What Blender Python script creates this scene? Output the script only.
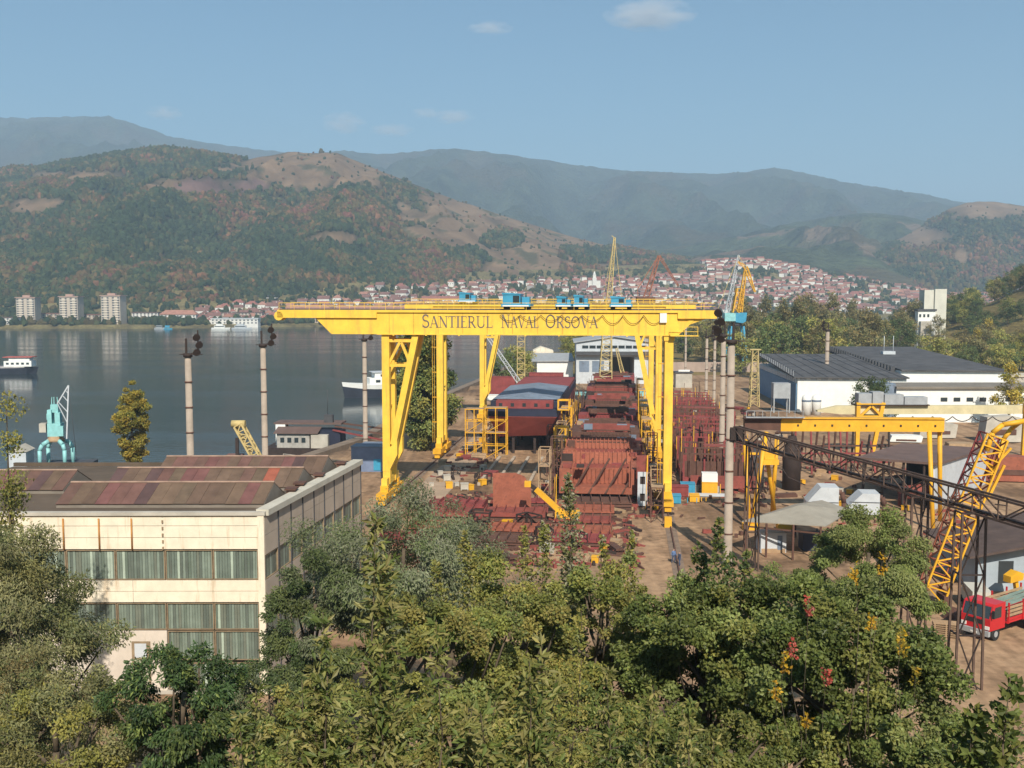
import bpy, math, random
import numpy as np
from mathutils import Vector, Matrix, noise as mnoise
for o in list(bpy.data.objects): bpy.data.objects.remove(o)
SC = bpy.context.scene
COL = SC.collection
R = math.radians
HAZE_D = 1.45e-4
random.seed(7)
# ------------------------------------------------------------ camera, world, sun, exposure
W_, H_, F_ = 1024, 768, 1030.0           # picture size and focal length in pixels
CAMZ = 32.0
PITCH = math.atan((384-297)/F_)
cd = bpy.data.cameras.new('camera'); cam = bpy.data.objects.new('camera', cd); COL.objects.link(cam)
cam.location = (0, 0, CAMZ); cam.rotation_euler = (math.pi/2-PITCH, 0, 0)
cd.sensor_width = 36; cd.lens = 36*F_/W_; cd.clip_start = 0.3; cd.clip_end = 40000
SC.camera = cam
SUN_EL, SUN_AZ = 40.0, 172.0             # degrees, azimuth clockwise from +Y (the view direction)
wd = bpy.data.worlds.new('World'); SC.world = wd; wd.use_nodes = True
nt = wd.node_tree; bg = nt.nodes['Background']
sky = nt.nodes.new('ShaderNodeTexSky'); sky.sky_type = 'NISHITA'; sky.sun_disc = False
sky.sun_elevation = R(SUN_EL); sky.sun_rotation = R(SUN_AZ); sky.altitude = 60; sky.air_density = 1.0
sky.dust_density = 1.6; sky.ozone_density = 1.4
tint = nt.nodes.new('ShaderNodeMix'); tint.data_type = 'RGBA'; tint.blend_type = 'MULTIPLY'; tint.inputs[0].default_value = 1
tint.inputs[7].default_value = (.56, .91, 1.0, 1)      # the camera's cooler rendering of the sky, the same all round
nt.links.new(sky.outputs[0], tint.inputs[6]); nt.links.new(tint.outputs[2], bg.inputs[0]); bg.inputs[1].default_value = 0.082
sl = bpy.data.lights.new('sun', 'SUN'); sun = bpy.data.objects.new('sun', sl); COL.objects.link(sun)
sl.energy = 5.0; sl.angle = R(0.5); sl.color = (1.0, 0.92, 0.80)
sd = Vector((math.sin(R(SUN_AZ))*math.cos(R(SUN_EL)), math.cos(R(SUN_AZ))*math.cos(R(SUN_EL)), math.sin(R(SUN_EL))))
sun.rotation_euler = (-sd).to_track_quat('-Z', 'Y').to_euler(); sun.location = (0, -50, 120)
vs = SC.view_settings; vs.view_transform = 'Standard'; vs.look = 'None'; vs.exposure = 0.30; vs.gamma = 1.0
vs.use_curve_mapping = False
SC.render.engine = 'CYCLES'
SC.cycles.volume_bounces = 1; SC.cycles.max_bounces = 8; SC.cycles.transparent_max_bounces = 12

# ------------------------------------------------------------ layout helpers
cP, sP = math.cos(PITCH), math.sin(PITCH)
def ray(px, py):
    a = (px-W_/2)/F_; b = -(py-H_/2)/F_
    return Vector((a, cP + b*sP, -sP + b*cP))
def G(px, py, z=0.0):                     # the place on the level z that the photograph shows there
    d = ray(px, py); t = (z-CAMZ)/d.z
    return Vector((d.x*t, d.y*t, z))
def AT(px, py, y):                        # the place at distance y
    d = ray(px, py); t = y/d.y
    return Vector((d.x*t, y, CAMZ+d.z*t))
def ZAT(py, y): return AT(512, py, y).z
HEAD = R(-6.3)                            # the yard's tracks run 6.3 degrees right of the view

# ------------------------------------------------------------ materials
def srgb(r, g, b):
    f = lambda c: (c/255/12.92) if c/255 <= .04045 else ((c/255+.055)/1.055)**2.4
    return (f(r), f(g), f(b))
MATS = {}
def mat(name, col, rough=.75, var=.18, scale=1.2, rust=0.0, rustcol=(.11,.045,.022), metal=0.0, bump=0.0, bscale=8, streak=0.0, spec=.4, attr=False, transl=0.0):
    if name in MATS: return MATS[name]
    m = bpy.data.materials.new(name); m.use_nodes = True; MATS[name] = m
    n = m.node_tree; L = n.links; p = n.nodes['Principled BSDF']
    p.inputs['Roughness'].default_value = rough; p.inputs['Metallic'].default_value = metal
    p.inputs['Specular IOR Level'].default_value = spec
    tc = n.nodes.new('ShaderNodeTexCoord'); co = tc.outputs['Object']
    if attr:
        a = n.nodes.new('ShaderNodeAttribute'); a.attribute_name = 'Col'; base = a.outputs['Color']
    else:
        rgb = n.nodes.new('ShaderNodeRGB'); rgb.outputs[0].default_value = (*col, 1); base = rgb.outputs[0]
    if var > 0:
        no = n.nodes.new('ShaderNodeTexNoise'); no.inputs['Scale'].default_value = scale
        no.inputs['Detail'].default_value = 6; no.inputs['Roughness'].default_value = .65
        L.new(co, no.inputs['Vector'])
        mr = n.nodes.new('ShaderNodeMapRange'); mr.inputs[1].default_value = .3; mr.inputs[2].default_value = .7
        mr.inputs[3].default_value = 1-var; mr.inputs[4].default_value = 1+var
        L.new(no.outputs['Fac'], mr.inputs[0])
        mx = n.nodes.new('ShaderNodeMix'); mx.data_type = 'RGBA'; mx.blend_type = 'MULTIPLY'; mx.inputs[0].default_value = 1
        L.new(base, mx.inputs[6]); L.new(mr.outputs[0], mx.inputs[7]); base = mx.outputs[2]
    if rust > 0 or streak > 0:
        mp = n.nodes.new('ShaderNodeMapping'); L.new(co, mp.inputs['Vector'])
        if streak > 0: mp.inputs['Scale'].default_value = (1, 1, .12)
        n2 = n.nodes.new('ShaderNodeTexNoise'); n2.inputs['Scale'].default_value = scale*1.7+.3
        n2.inputs['Detail'].default_value = 7; n2.inputs['Roughness'].default_value = .7
        L.new(mp.outputs[0], n2.inputs['Vector'])
        amt = max(rust, streak)
        r2 = n.nodes.new('ShaderNodeMapRange'); r2.inputs[1].default_value = .72-.34*amt; r2.inputs[2].default_value = .80-.22*amt
        r2.inputs[4].default_value = .85; L.new(n2.outputs['Fac'], r2.inputs[0])
        m2 = n.nodes.new('ShaderNodeMix'); m2.data_type = 'RGBA'; L.new(r2.outputs[0], m2.inputs[0])
        L.new(base, m2.inputs[6]); m2.inputs[7].default_value = (*rustcol, 1); base = m2.outputs[2]
    L.new(base, p.inputs['Base Color'])
    if bump > 0:
        n3 = n.nodes.new('ShaderNodeTexNoise'); n3.inputs['Scale'].default_value = bscale; n3.inputs['Detail'].default_value = 5
        L.new(co, n3.inputs['Vector'])
        b = n.nodes.new('ShaderNodeBump'); b.inputs['Strength'].default_value = min(1, bump); b.inputs['Distance'].default_value = bump*.2
        L.new(n3.outputs['Fac'], b.inputs['Height']); L.new(b.outputs[0], p.inputs['Normal'])
    if transl > 0:
        t = n.nodes.new('ShaderNodeBsdfTranslucent'); L.new(base, t.inputs['Color'])
        ms = n.nodes.new('ShaderNodeMixShader'); ms.inputs[0].default_value = transl
        L.new(p.outputs[0], ms.inputs[1]); L.new(t.outputs[0], ms.inputs[2])
        L.new(ms.outputs[0], n.nodes['Material Output'].inputs['Surface'])
    return m

YEL = mat('gantry_yellow', (.80,.50,.055), .55, .14, .5, streak=.62, rustcol=(.60,.345,.065))
YEL2 = mat('machine_yellow', (.70,.36,.02), .55, .15, .6, rust=.25, rustcol=(.2,.07,.02))
DYEL = mat('pale_crane_yellow', (.50,.38,.16), .65, .2, .6, rust=.3)
BLUE = mat('trolley_blue', (.045,.27,.42), .5, .15, .8, rust=.1)
TEAL = mat('crane_teal', (.24,.50,.50), .55, .18, .8, streak=.2, rustcol=(.2,.12,.08))
RUST = mat('primer_red', (.23,.056,.042), .8, .3, .6, rust=.55, rustcol=(.12,.048,.032))
RUST2 = mat('primer_orange', (.29,.088,.050), .8, .28, .7, rust=.6, rustcol=(.17,.055,.032))
RUST3 = mat('brown_steel', (.105,.050,.035), .85, .3, .6, rust=.3)
CRIM = mat('crimson_primer', (.22,.045,.042), .8, .3, .5, rust=.3, rustcol=(.12,.035,.03))
DARKT = mat('dark_rusty_steel', (.035,.022,.018), .8, .3, .8, rust=.3, rustcol=(.08,.035,.02))
NAVY = mat('hull_navy', (.018,.022,.045), .6, .25, .5, rust=.15)
GREYB = mat('grey_blue_plate', (.16,.20,.26), .7, .25, .4, rust=.3)
WHITE = mat('white_paint', (.74,.73,.69), .6, .08, .5, streak=.12, rustcol=(.40,.32,.22))
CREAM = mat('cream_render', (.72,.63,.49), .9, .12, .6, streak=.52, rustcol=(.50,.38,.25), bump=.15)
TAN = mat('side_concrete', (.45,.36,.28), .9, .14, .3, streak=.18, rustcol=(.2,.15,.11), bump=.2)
CONC = mat('concrete', (.42,.38,.32), .9, .2, .4, streak=.2, rustcol=(.2,.14,.09), bump=.25)
MASTM = mat('mast_concrete', (.33,.265,.21), .85, .2, .5, streak=.3, rustcol=(.28,.14,.08))
GREY = mat('grey_metal', (.32,.33,.34), .6, .18, .7, streak=.2, rustcol=(.2,.15,.12))
LGREY = mat('pale_metal', (.48,.50,.52), .6, .12, .7, streak=.15, rustcol=(.25,.2,.16))
DGREY = mat('dark_metal', (.06,.06,.065), .7, .25, .7, rust=.2)
BLACK = mat('black_rubber', (.02,.02,.02), .8, .1, 1)
GLASSD = mat('dark_glass', (.03,.04,.045), .15, .1, 1, spec=.7)
ROOFD = mat('bitumen_roof', (.075,.072,.074), .85, .42, .22, bump=.15, bscale=2)
ROOFB = mat('brown_sheet_roof', (.13,.082,.068), .8, .2, .3, rust=.25)
TAR = mat('tar_roof', (.10,.072,.05), .95, .3, .25, bump=.2)
REDP = mat('truck_red', (.50,.02,.025), .35, .1, .8)
SAND = mat('wood_tan', (.36,.24,.14), .9, .25, .9)
GREEN = mat('green_paint', (.16,.30,.18), .6, .2, .8, rust=.2)
LEAF = mat('leaf', None, .5, 0, attr=True, transl=.34, spec=.3)
BARK = mat('bark', (.10,.075,.05), .95, .3, 3, bump=.3)
CANOPY = mat('far_foliage', None, .9, .25, .35, attr=True, spec=.1)

# ------------------------------------------------------------ mesh builder
class MB:
    def __init__(s): s.v = []; s.f = []; s.sm = []; s.mi = []; s.T = None; s.m = 0
    def _add(s, vs, fs, sm=False):
        b = len(s.v)
        if s.T is not None: vs = [s.T @ Vector(p) for p in vs]
        s.v += [tuple(p) for p in vs]
        for k, f in enumerate(fs):
            s.f.append(tuple(b+i for i in f)); s.sm.append(sm if isinstance(sm, bool) else sm[k]); s.mi.append(s.m)
        return s
    def box(s, x0, x1, y0, y1, z0, z1):
        return s._add([(x0,y0,z0),(x1,y0,z0),(x1,y1,z0),(x0,y1,z0),(x0,y0,z1),(x1,y0,z1),(x1,y1,z1),(x0,y1,z1)],
               [(0,3,2,1),(4,5,6,7),(0,1,5,4),(1,2,6,5),(2,3,7,6),(3,0,4,7)])
    def cb(s, c, d): return s.box(c[0]-d[0]/2, c[0]+d[0]/2, c[1]-d[1]/2, c[1]+d[1]/2, c[2]-d[2]/2, c[2]+d[2]/2)
    def hexa(s, bot, top):                 # two quads, counter-clockwise from above
        return s._add(list(bot)+list(top), [(3,2,1,0),(4,5,6,7),(0,1,5,4),(1,2,6,5),(2,3,7,6),(3,0,4,7)])
    def beam(s, p, q, w, h=None):
        p, q = Vector(p), Vector(q); d = (q-p)
        if d.length < 1e-6: return s
        d.normalize(); h = h or w
        up = Vector((0,0,1)) if abs(d.z) < .95 else Vector((0,1,0))
        a = d.cross(up).normalized()*(w/2); b = a.cross(d).normalized()*(h/2)
        return s._add([p-a-b,p+a-b,p+a+b,p-a+b,q-a-b,q+a-b,q+a+b,q-a+b], [(0,1,2,3),(7,6,5,4),(0,4,5,1),(1,5,6,2),(2,6,7,3),(3,7,4,0)])
    def tube(s, p, q, r, r2=None, n=10):
        p, q = Vector(p), Vector(q); d = (q-p).normalized(); r2 = r if r2 is None else r2
        up = Vector((0,0,1)) if abs(d.z) < .95 else Vector((0,1,0))
        a = d.cross(up).normalized(); b = a.cross(d)
        vs = []
        for c, rr in ((p, r), (q, r2)):
            for k in range(n):
                t = 2*math.pi*k/n; vs.append(c+a*(rr*math.cos(t))+b*(rr*math.sin(t)))
        fs = [(k, (k+1)%n, n+(k+1)%n, n+k) for k in range(n)]
        return s._add(vs, fs+[tuple(range(n-1,-1,-1)), tuple(range(n,2*n))], [True]*n+[False, False])
    def path(s, pts, r, n=6):
        for a, b in zip(pts[:-1], pts[1:]): s.tube(a, b, r, None, n)
        return s
    def lathe(s, c, prof, n=14):           # prof: (radius, z)
        vs = []; c = Vector(c)
        for r, z in prof:
            for k in range(n):
                t = 2*math.pi*k/n; vs.append(c+Vector((r*math.cos(t), r*math.sin(t), z)))
        fs = [(i*n+k, i*n+(k+1)%n, (i+1)*n+(k+1)%n, (i+1)*n+k) for i in range(len(prof)-1) for k in range(n)]
        sm = [True]*len(fs)
        return s._add(vs, fs+[tuple(range(n-1,-1,-1)), tuple(range((len(prof)-1)*n, len(prof)*n))], sm+[False, False])
    def prism(s, pts, a, b, axis='y'):     # polygon in the other two axes, extruded from a to b
        n = len(pts)
        mk = {'y': lambda p, t: (p[0], t, p[1]), 'x': lambda p, t: (t, p[0], p[1]), 'z': lambda p, t: (p[0], p[1], t)}[axis]
        vs = [mk(p, a) for p in pts]+[mk(p, b) for p in pts]
        fs = [(k, (k+1)%n, n+(k+1)%n, n+k) for k in range(n)]+[tuple(range(n-1,-1,-1)), tuple(range(n,2*n))]
        return s._add(vs, fs)
    def mesh(s, name, mats):
        me = bpy.data.meshes.new(name); me.from_pydata(s.v, [], s.f)
        for m in (mats if isinstance(mats, (list, tuple)) else [mats]): me.materials.append(m)
        me.polygons.foreach_set('use_smooth', s.sm); me.polygons.foreach_set('material_index', s.mi)
        import bmesh
        bm = bmesh.new(); bm.from_mesh(me); bmesh.ops.recalc_face_normals(bm, faces=bm.faces); bm.to_mesh(me); bm.free()
        return me
    def build(s, name, mats, parent=None, loc=(0,0,0), rz=0):
        o = bpy.data.objects.new(name, s.mesh(name, mats)); COL.objects.link(o)
        o.parent = parent; o.location = loc; o.rotation_euler = (0, 0, rz)
        return o
def tag(o, label=None, cat=None, group=None, kind=None):
    if label: o['label'] = label
    if cat: o['category'] = cat
    if group: o['group'] = group
    if kind: o['kind'] = kind
    return o
def thing(name, label, cat, loc=(0,0,0), rz=0, group=None):
    o = bpy.data.objects.new(name, None); COL.objects.link(o); o.empty_display_size = .5
    o.location = loc; o.rotation_euler = (0, 0, rz)
    return tag(o, label, cat, group)
def inst(src, parent=None, loc=None, rz=None, sc=None):
    c = src.copy(); COL.objects.link(c); c.parent = parent
    if loc is not None: c.location = loc
    if rz is not None: c.rotation_euler = (0, 0, rz)
    if sc is not None: c.scale = sc if isinstance(sc, (tuple, list)) else (sc,)*3
    return c
def kids(o): return [c for c in COL.objects if c.parent == o]
def dup(root, loc, rz=None, label=None, sc=None):
    r = inst(root, None, loc, rz, sc)
    if label: r['label'] = label
    for ch in list(root.children):
        c = inst(ch, r)
        for g in list(ch.children): inst(g, c)
    return r
def truss(mb, p, q, w, h, n, r, nrm=None, sides=True):
    """four-chord lattice between p and q; w sideways, h in the other direction; r is the bar width"""
    p, q = Vector(p), Vector(q); d = (q-p).normalized()
    up = Vector(nrm) if nrm else (Vector((0,0,1)) if abs(d.z) < .9 else Vector((0,1,0)))
    a = d.cross(up).normalized(); b = a.cross(d).normalized()
    if not isinstance(w, (tuple, list)): w = (w, w)
    if not isinstance(h, (tuple, list)): h = (h, h)
    P = []
    for i in range(n+1):
        t = i/n; c = p.lerp(q, t); ww = w[0]+(w[1]-w[0])*t; hh = h[0]+(h[1]-h[0])*t
        P.append([c+a*(sx*ww/2)+b*(sz*hh/2) for sx, sz in ((-1,-1),(1,-1),(1,1),(-1,1))])
    for k in range(4): mb.beam(P[0][k], P[n][k], r*1.5)
    for i in range(n):
        for k in range(4):
            k2 = (k+1)%4
            if i % 2 == 0: mb.beam(P[i][k], P[i+1][k2], r*.8)
            else: mb.beam(P[i][k2], P[i+1][k], r*.8)
            mb.beam(P[i+1][k], P[i+1][k2], r*.8)
    return mb
def fbm(x, y, s=1.0, o=4, seed=0.0):
    v = 0; a = .5; f = 1/s
    for _ in range(o): v += a*mnoise.noise(Vector((x*f, y*f, seed))); a *= .5; f *= 2
    return v
# ------------------------------------------------------------ terrain
def lerp_tab(x, tab):
    if x <= tab[0][0]: return tab[0][1]
    for (a, u), (b, v) in zip(tab[:-1], tab[1:]):
        if x <= b:
            t = (x-a)/(b-a); return u+(v-u)*t
    return tab[-1][1]
WATER_Z = -3.0
XS = [(186,-43),(205,-40),(230,-33),(320,-23),(440,-4),(600,14),(700,90),(800,200),(900,350),(1100,700),(1400,1500)]
SHORE = [(-1.2,1050),(-.6,1100),(-.5,1130),(-.35,1150),(-.2,1200),(0,1400),(.2,1700),(.4,1800),(.7,1900),(1.2,2000)]
TOWN = [(-1.2,303),(-.35,303),(-.23,298),(-.157,282),(-.09,284),(.04,280),(.124,275),(.24,272),(.33,286),(.42,300),(1.2,300)]
def main_db(a): return lerp_tab(a, [(-1,1330),(-.3,1330),(-.15,1560),(0,1820),(.12,2080),(.3,2200)])
def is_water(x, y):
    if y < 186: return False
    a = x/y
    if y > lerp_tab(a, SHORE): return False
    return x < lerp_tab(y, XS)
def near_hill(x, y):                       # wooded hill on the right edge
    dx = (x-440)/200; dy = (y-640)/230
    r = math.sqrt(dx*dx+dy*dy)
    return 92*max(0, 1-r)**1.1*(1+.25*fbm(x, y, 90))
def gz(x, y):
    if y < 60:
        z = 30.3-.56*max(y, -60)
        z += .8*fbm(x, y, 9, 3, 3.1)
        return max(z, 0 if z > -1 else 0)
    if is_water(x, y): return -8.0
    a = x/y; sh = lerp_tab(a, SHORE)
    if y > sh:
        dt = min(2300, main_db(a)); top = 32+(297-lerp_tab(a, TOWN))/F_*dt
        t = min(1.25, (y-sh)/(dt-sh)); return 1.0+(top-1)*t**lerp_tab(a, [(-.26,2.6),(-.05,1.5),(.1,1.2)])+4*fbm(x, y, 160)*min(1, t*3)
    return near_hill(x, y)+.06*fbm(x, y, 6)
def col_attr(me, cols):
    at = me.color_attributes.new('Col', 'FLOAT_COLOR', 'POINT')
    c = np.ones((len(me.vertices), 4), np.float32); c[:, :3] = cols; at.data.foreach_set('color', c.ravel())
def grid(name, P, m, cols=None, smooth=True):
    nr, nc = len(P), len(P[0]); vs = [p for r in P for p in r]
    fs = [(i*nc+j, i*nc+j+1, (i+1)*nc+j+1, (i+1)*nc+j) for i in range(nr-1) for j in range(nc-1)]
    me = bpy.data.meshes.new(name); me.from_pydata(vs, [], fs); me.materials.append(m)
    me.polygons.foreach_set('use_smooth', [smooth]*len(fs))
    if cols is not None: col_attr(me, np.array(cols, np.float32))
    o = bpy.data.objects.new(name, me); COL.objects.link(o); return o
# yard dirt / hillside soil
def dirt_material():
    m = bpy.data.materials.new('yard_dirt'); m.use_nodes = True; n = m.node_tree; L = n.links; p = n.nodes['Principled BSDF']
    tc = n.nodes.new('ShaderNodeTexCoord'); p.inputs['Roughness'].default_value = .95; p.inputs['Specular IOR Level'].default_value = .15
    n1 = n.nodes.new('ShaderNodeTexNoise'); n1.inputs['Scale'].default_value = .05; n1.inputs['Detail'].default_value = 9; n1.inputs['Roughness'].default_value = .62
    L.new(tc.outputs['Object'], n1.inputs['Vector'])
    cr = n.nodes.new('ShaderNodeValToRGB'); e = cr.color_ramp.elements
    e[0].position = .33; e[0].color = (.19,.115,.068,1); e[1].position = .66; e[1].color = (.42,.275,.165,1)
    x = cr.color_ramp.elements.new(.5); x.color = (.35,.22,.13,1)
    L.new(n1.outputs['Fac'], cr.inputs[0]); base = cr.outputs[0]
    n2 = n.nodes.new('ShaderNodeTexNoise'); n2.inputs['Scale'].default_value = .9; n2.inputs['Detail'].default_value = 8; L.new(tc.outputs['Object'], n2.inputs['Vector'])
    mr = n.nodes.new('ShaderNodeMapRange'); mr.inputs[1].default_value = .3; mr.inputs[2].default_value = .7; mr.inputs[3].default_value = .72; mr.inputs[4].default_value = 1.2
    L.new(n2.outputs['Fac'], mr.inputs[0])
    mx = n.nodes.new('ShaderNodeMix'); mx.data_type = 'RGBA'; mx.blend_type = 'MULTIPLY'; mx.inputs[0].default_value = 1
    L.new(base, mx.inputs[6]); L.new(mr.outputs[0], mx.inputs[7])
    # wheel ruts running up the yard and dark oil stains
    mp = n.nodes.new('ShaderNodeMapping'); mp.inputs['Rotation'].default_value = (0, 0, R(6)); mp.inputs['Scale'].default_value = (.55, .035, 1); L.new(tc.outputs['Object'], mp.inputs[0])
    n4 = n.nodes.new('ShaderNodeTexNoise'); n4.inputs['Scale'].default_value = 1; n4.inputs['Detail'].default_value = 5; L.new(mp.outputs[0], n4.inputs['Vector'])
    r4 = n.nodes.new('ShaderNodeMapRange'); r4.inputs[1].default_value = .35; r4.inputs[2].default_value = .62; r4.inputs[3].default_value = .70; r4.inputs[4].default_value = 1.08; L.new(n4.outputs['Fac'], r4.inputs[0])
    n5 = n.nodes.new('ShaderNodeTexNoise'); n5.inputs['Scale'].default_value = .16; n5.inputs['Detail'].default_value = 7; n5.inputs['Roughness'].default_value = .7; L.new(tc.outputs['Object'], n5.inputs['Vector'])
    r5 = n.nodes.new('ShaderNodeMapRange'); r5.inputs[1].default_value = .36; r5.inputs[2].default_value = .44; r5.inputs[3].default_value = .55; r5.inputs[4].default_value = 1; L.new(n5.outputs['Fac'], r5.inputs[0])
    mm_ = n.nodes.new('ShaderNodeMath'); mm_.operation = 'MULTIPLY'; L.new(r4.outputs[0], mm_.inputs[0]); L.new(r5.outputs[0], mm_.inputs[1])
    m6 = n.nodes.new('ShaderNodeMix'); m6.data_type = 'RGBA'; m6.blend_type = 'MULTIPLY'; m6.inputs[0].default_value = 1; L.new(mx.outputs[2], m6.inputs[6]); L.new(mm_.outputs[0], m6.inputs[7]); mx = m6
    at = n.nodes.new('ShaderNodeAttribute'); at.attribute_name = 'Col'
    m3 = n.nodes.new('ShaderNodeMix'); m3.data_type = 'RGBA'; m3.blend_type = 'MULTIPLY'; m3.inputs[0].default_value = 1
    L.new(mx.outputs[2], m3.inputs[6]); L.new(at.outputs['Color'], m3.inputs[7]); L.new(m3.outputs[2], p.inputs['Base Color'])
    return m
ys = [-380,-200,-100,-40,-10,0,6,12,18,24,30,36,42,48,54,58,62,70,80]
ys += list(np.arange(90, 480, 5.0))+list(np.arange(480, 1000, 20.0))+list(np.arange(1000, 2500, 30.0))+[2600,3000,4000,6000,9000]
az = np.linspace(-1.05, 1.05, 211)
Pg, Cg = [], []
for y in ys:
    row = []
    for a in az:
        x = a*(max(y, 0)+130) if y < 400 else a*(y+130*(1 if y < 400 else 400/y))
        z = gz(x, y); row.append((x, y, z))
        d = x/y if y > 1 else 0
        if y < 62: c = (.55,.62,.42)
        elif y > 1000 : c = (.62,.78,.55)
        elif z > 1.5: c = (.55,.66,.40)
        elif y > 420: c = (.62,.72,.48)
        else: c = (1, 1, 1)
        Cg.append(c)
    Pg.append(row)
ground = grid('ground', Pg, dirt_material(), Cg); tag(ground, kind='structure')
# water
def water_material():
    m = bpy.data.materials.new('water'); m.use_nodes = True; n = m.node_tree; L = n.links; p = n.nodes['Principled BSDF']
    p.inputs['Base Color'].default_value = (.022,.036,.040,1); p.inputs['Roughness'].default_value = .10; p.inputs['IOR'].default_value = 1.33
    tc = n.nodes.new('ShaderNodeTexCoord'); mp = n.nodes.new('ShaderNodeMapping'); mp.inputs['Scale'].default_value = (.35,.5,1)
    L.new(tc.outputs['Object'], mp.inputs[0])
    n1 = n.nodes.new('ShaderNodeTexNoise'); n1.inputs['Scale'].default_value = 1.0; n1.inputs['Detail'].default_value = 4; L.new(mp.outputs[0], n1.inputs['Vector'])
    b = n.nodes.new('ShaderNodeBump'); b.inputs['Strength'].default_value = .35; b.inputs['Distance'].default_value = .12
    L.new(n1.outputs['Fac'], b.inputs['Height']); L.new(b.outputs[0], p.inputs['Normal'])
    n2 = n.nodes.new('ShaderNodeTexNoise'); n2.inputs['Scale'].default_value = .012; n2.inputs['Detail'].default_value = 5
    m2 = n.nodes.new('ShaderNodeMapping'); m2.inputs['Scale'].default_value = (.5,3,1); L.new(tc.outputs['Object'], m2.inputs[0]); L.new(m2.outputs[0], n2.inputs['Vector'])
    r = n.nodes.new('ShaderNodeMapRange'); r.inputs[1].default_value = .35; r.inputs[2].default_value = .65; r.inputs[3].default_value = .07; r.inputs[4].default_value = .16
    L.new(n2.outputs['Fac'], r.inputs[0]); L.new(r.outputs[0], p.inputs['Roughness'])
    return m
wm = MB(); wm._add([(-2600,170,WATER_Z),(1900,170,WATER_Z),(1900,2300,WATER_Z),(-2600,2300,WATER_Z)], [(0,1,2,3)])
tag(wm.build('water', water_material()), kind='structure')
# quay wall along the yard
qw = MB(); pts = [(-230,187),(-43,187),(-40,205)]+[(x, y) for y, x in XS[2:6]]
for (x0, y0), (x1, y1) in zip(pts[:-1], pts[1:]):
    qw.beam((x0-1.5, y0, -4.0), (x1-1.5, y1, -4.0), 2.6, 8.6)
tag(qw.build('quay', mat('quay_concrete', (.20,.15,.11), .95, .3, .3)), kind='structure')

# ------------------------------------------------------------ hills
def hill(name, prof, Dr, Db, zb, m, colf, nc=240, nr=46, amp=.07, spur=500, power=1.0, seed=1.0, px0=None, px1=None):
    x0 = prof[0][0] if px0 is None else px0; x1 = prof[-1][0] if px1 is None else px1
    P, C, Z = [], [], []
    ts = list(np.linspace(0, 1, nr))+[1.06, 1.15, 1.3, 1.6]
    for t in ts:
        row = []
        for j in range(nc+1):
            px = x0+(x1-x0)*j/nc; a = (px-512)/F_
            db = Db(a) if callable(Db) else Db; z0 = zb(a) if callable(zb) else zb
            dr = Dr*(1+.05*math.sin(a*9+seed)); y = db+(dr-db)*t; x = a*y
            zr = 32+(297-lerp_tab(px, prof))/F_*dr
            h = zr-z0
            s = t**power if t <= 1 else 1-(t-1)*1.1
            ridge = 1-2*abs(fbm(x, y*.45, spur, 4, seed)*1.7)
            env = 4*t*(1-t) if t < 1 else 0
            z = z0+h*s+h*amp*env*(ridge-.45)+h*amp*.35*min(1, env*1.5)*(-abs(fbm(x, y*.5, spur*.35, 3, seed+7))*2+.3)+ (h*.02*fbm(x, y, 60, 3, seed+3) if t > .02 else 0)
            row.append((x, y, z)); C.append(colf(px, x, y, z, t))
        P.append(row)
    o = grid(name, P, m, C); tag(o, kind='structure')
    return P, ts
def far_mat(name, bs, bstr):
    m = mat(name, None, .95, .28, bs, attr=True, bump=bstr, bscale=bs*6, spec=.05); return m
HILLM = far_mat('hill_ground', .012, .5); MTNM = far_mat('mountain_forest', .006, .9)
for mm, dd in ((HILLM, 4), (MTNM, 30)):
    for nd in mm.node_tree.nodes:
        if nd.type == 'BUMP': nd.inputs['Distance'].default_value = dd; nd.inputs['Strength'].default_value = 1
def forest_col(px, x, y, z, t):
    n1 = fbm(x, y, 420, 3, 5.0); n2 = fbm(x, y, 130, 3, 9.0)
    c = np.array((.042,.050,.026))*(1+1.1*n2+.8*fbm(x, y, 50, 2, 3.0))
    if n1 > .12: c = c*.5+np.array((.075,.050,.028))*.5
    return c
pf_l = [(-260,150),(-100,128),(0,122),(60,121),(115,120),(140,127),(180,141),(215,146),(260,152),(300,156),(360,168),(420,190)]
hill('mountain_left', pf_l, 7500, 3600, 60, MTNM, forest_col, 170, 44, .20, 900, 1.05, 2.0)
pf_m = [(250,170),(300,158),(345,153),(380,157),(410,155),(450,151),(500,156),(560,165),(620,173),(680,175),(720,176),(745,174),(770,170),(800,175),(840,184),(880,190),(920,196),(950,203),(1000,208),(1100,204),(1300,190)]
hill('mountain_range', pf_m, 6800, 3400, 70, MTNM, forest_col, 260, 50, .24, 800, 1.05, 5.0)
pf_n = [(560,262),(620,255),(690,246),(740,236),(780,226),(820,219),(850,215),(870,214),(900,217),(940,226),(1000,236),(1100,250)]
def mid_col(px, x, y, z, t):
    c = forest_col(px, x, y, z, t)
    c = c*1.35
    if fbm(x, y, 260, 3, 2.0) > .16 and t < .7: c = np.array((.17,.12,.08))
    return c
hill('hill_behind_town', pf_n, 4400, 2320, lambda a: gz(a*2320, 2320)-6, MTNM, mid_col, 220, 46, .24, 420, 1.0, 8.0)

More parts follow.
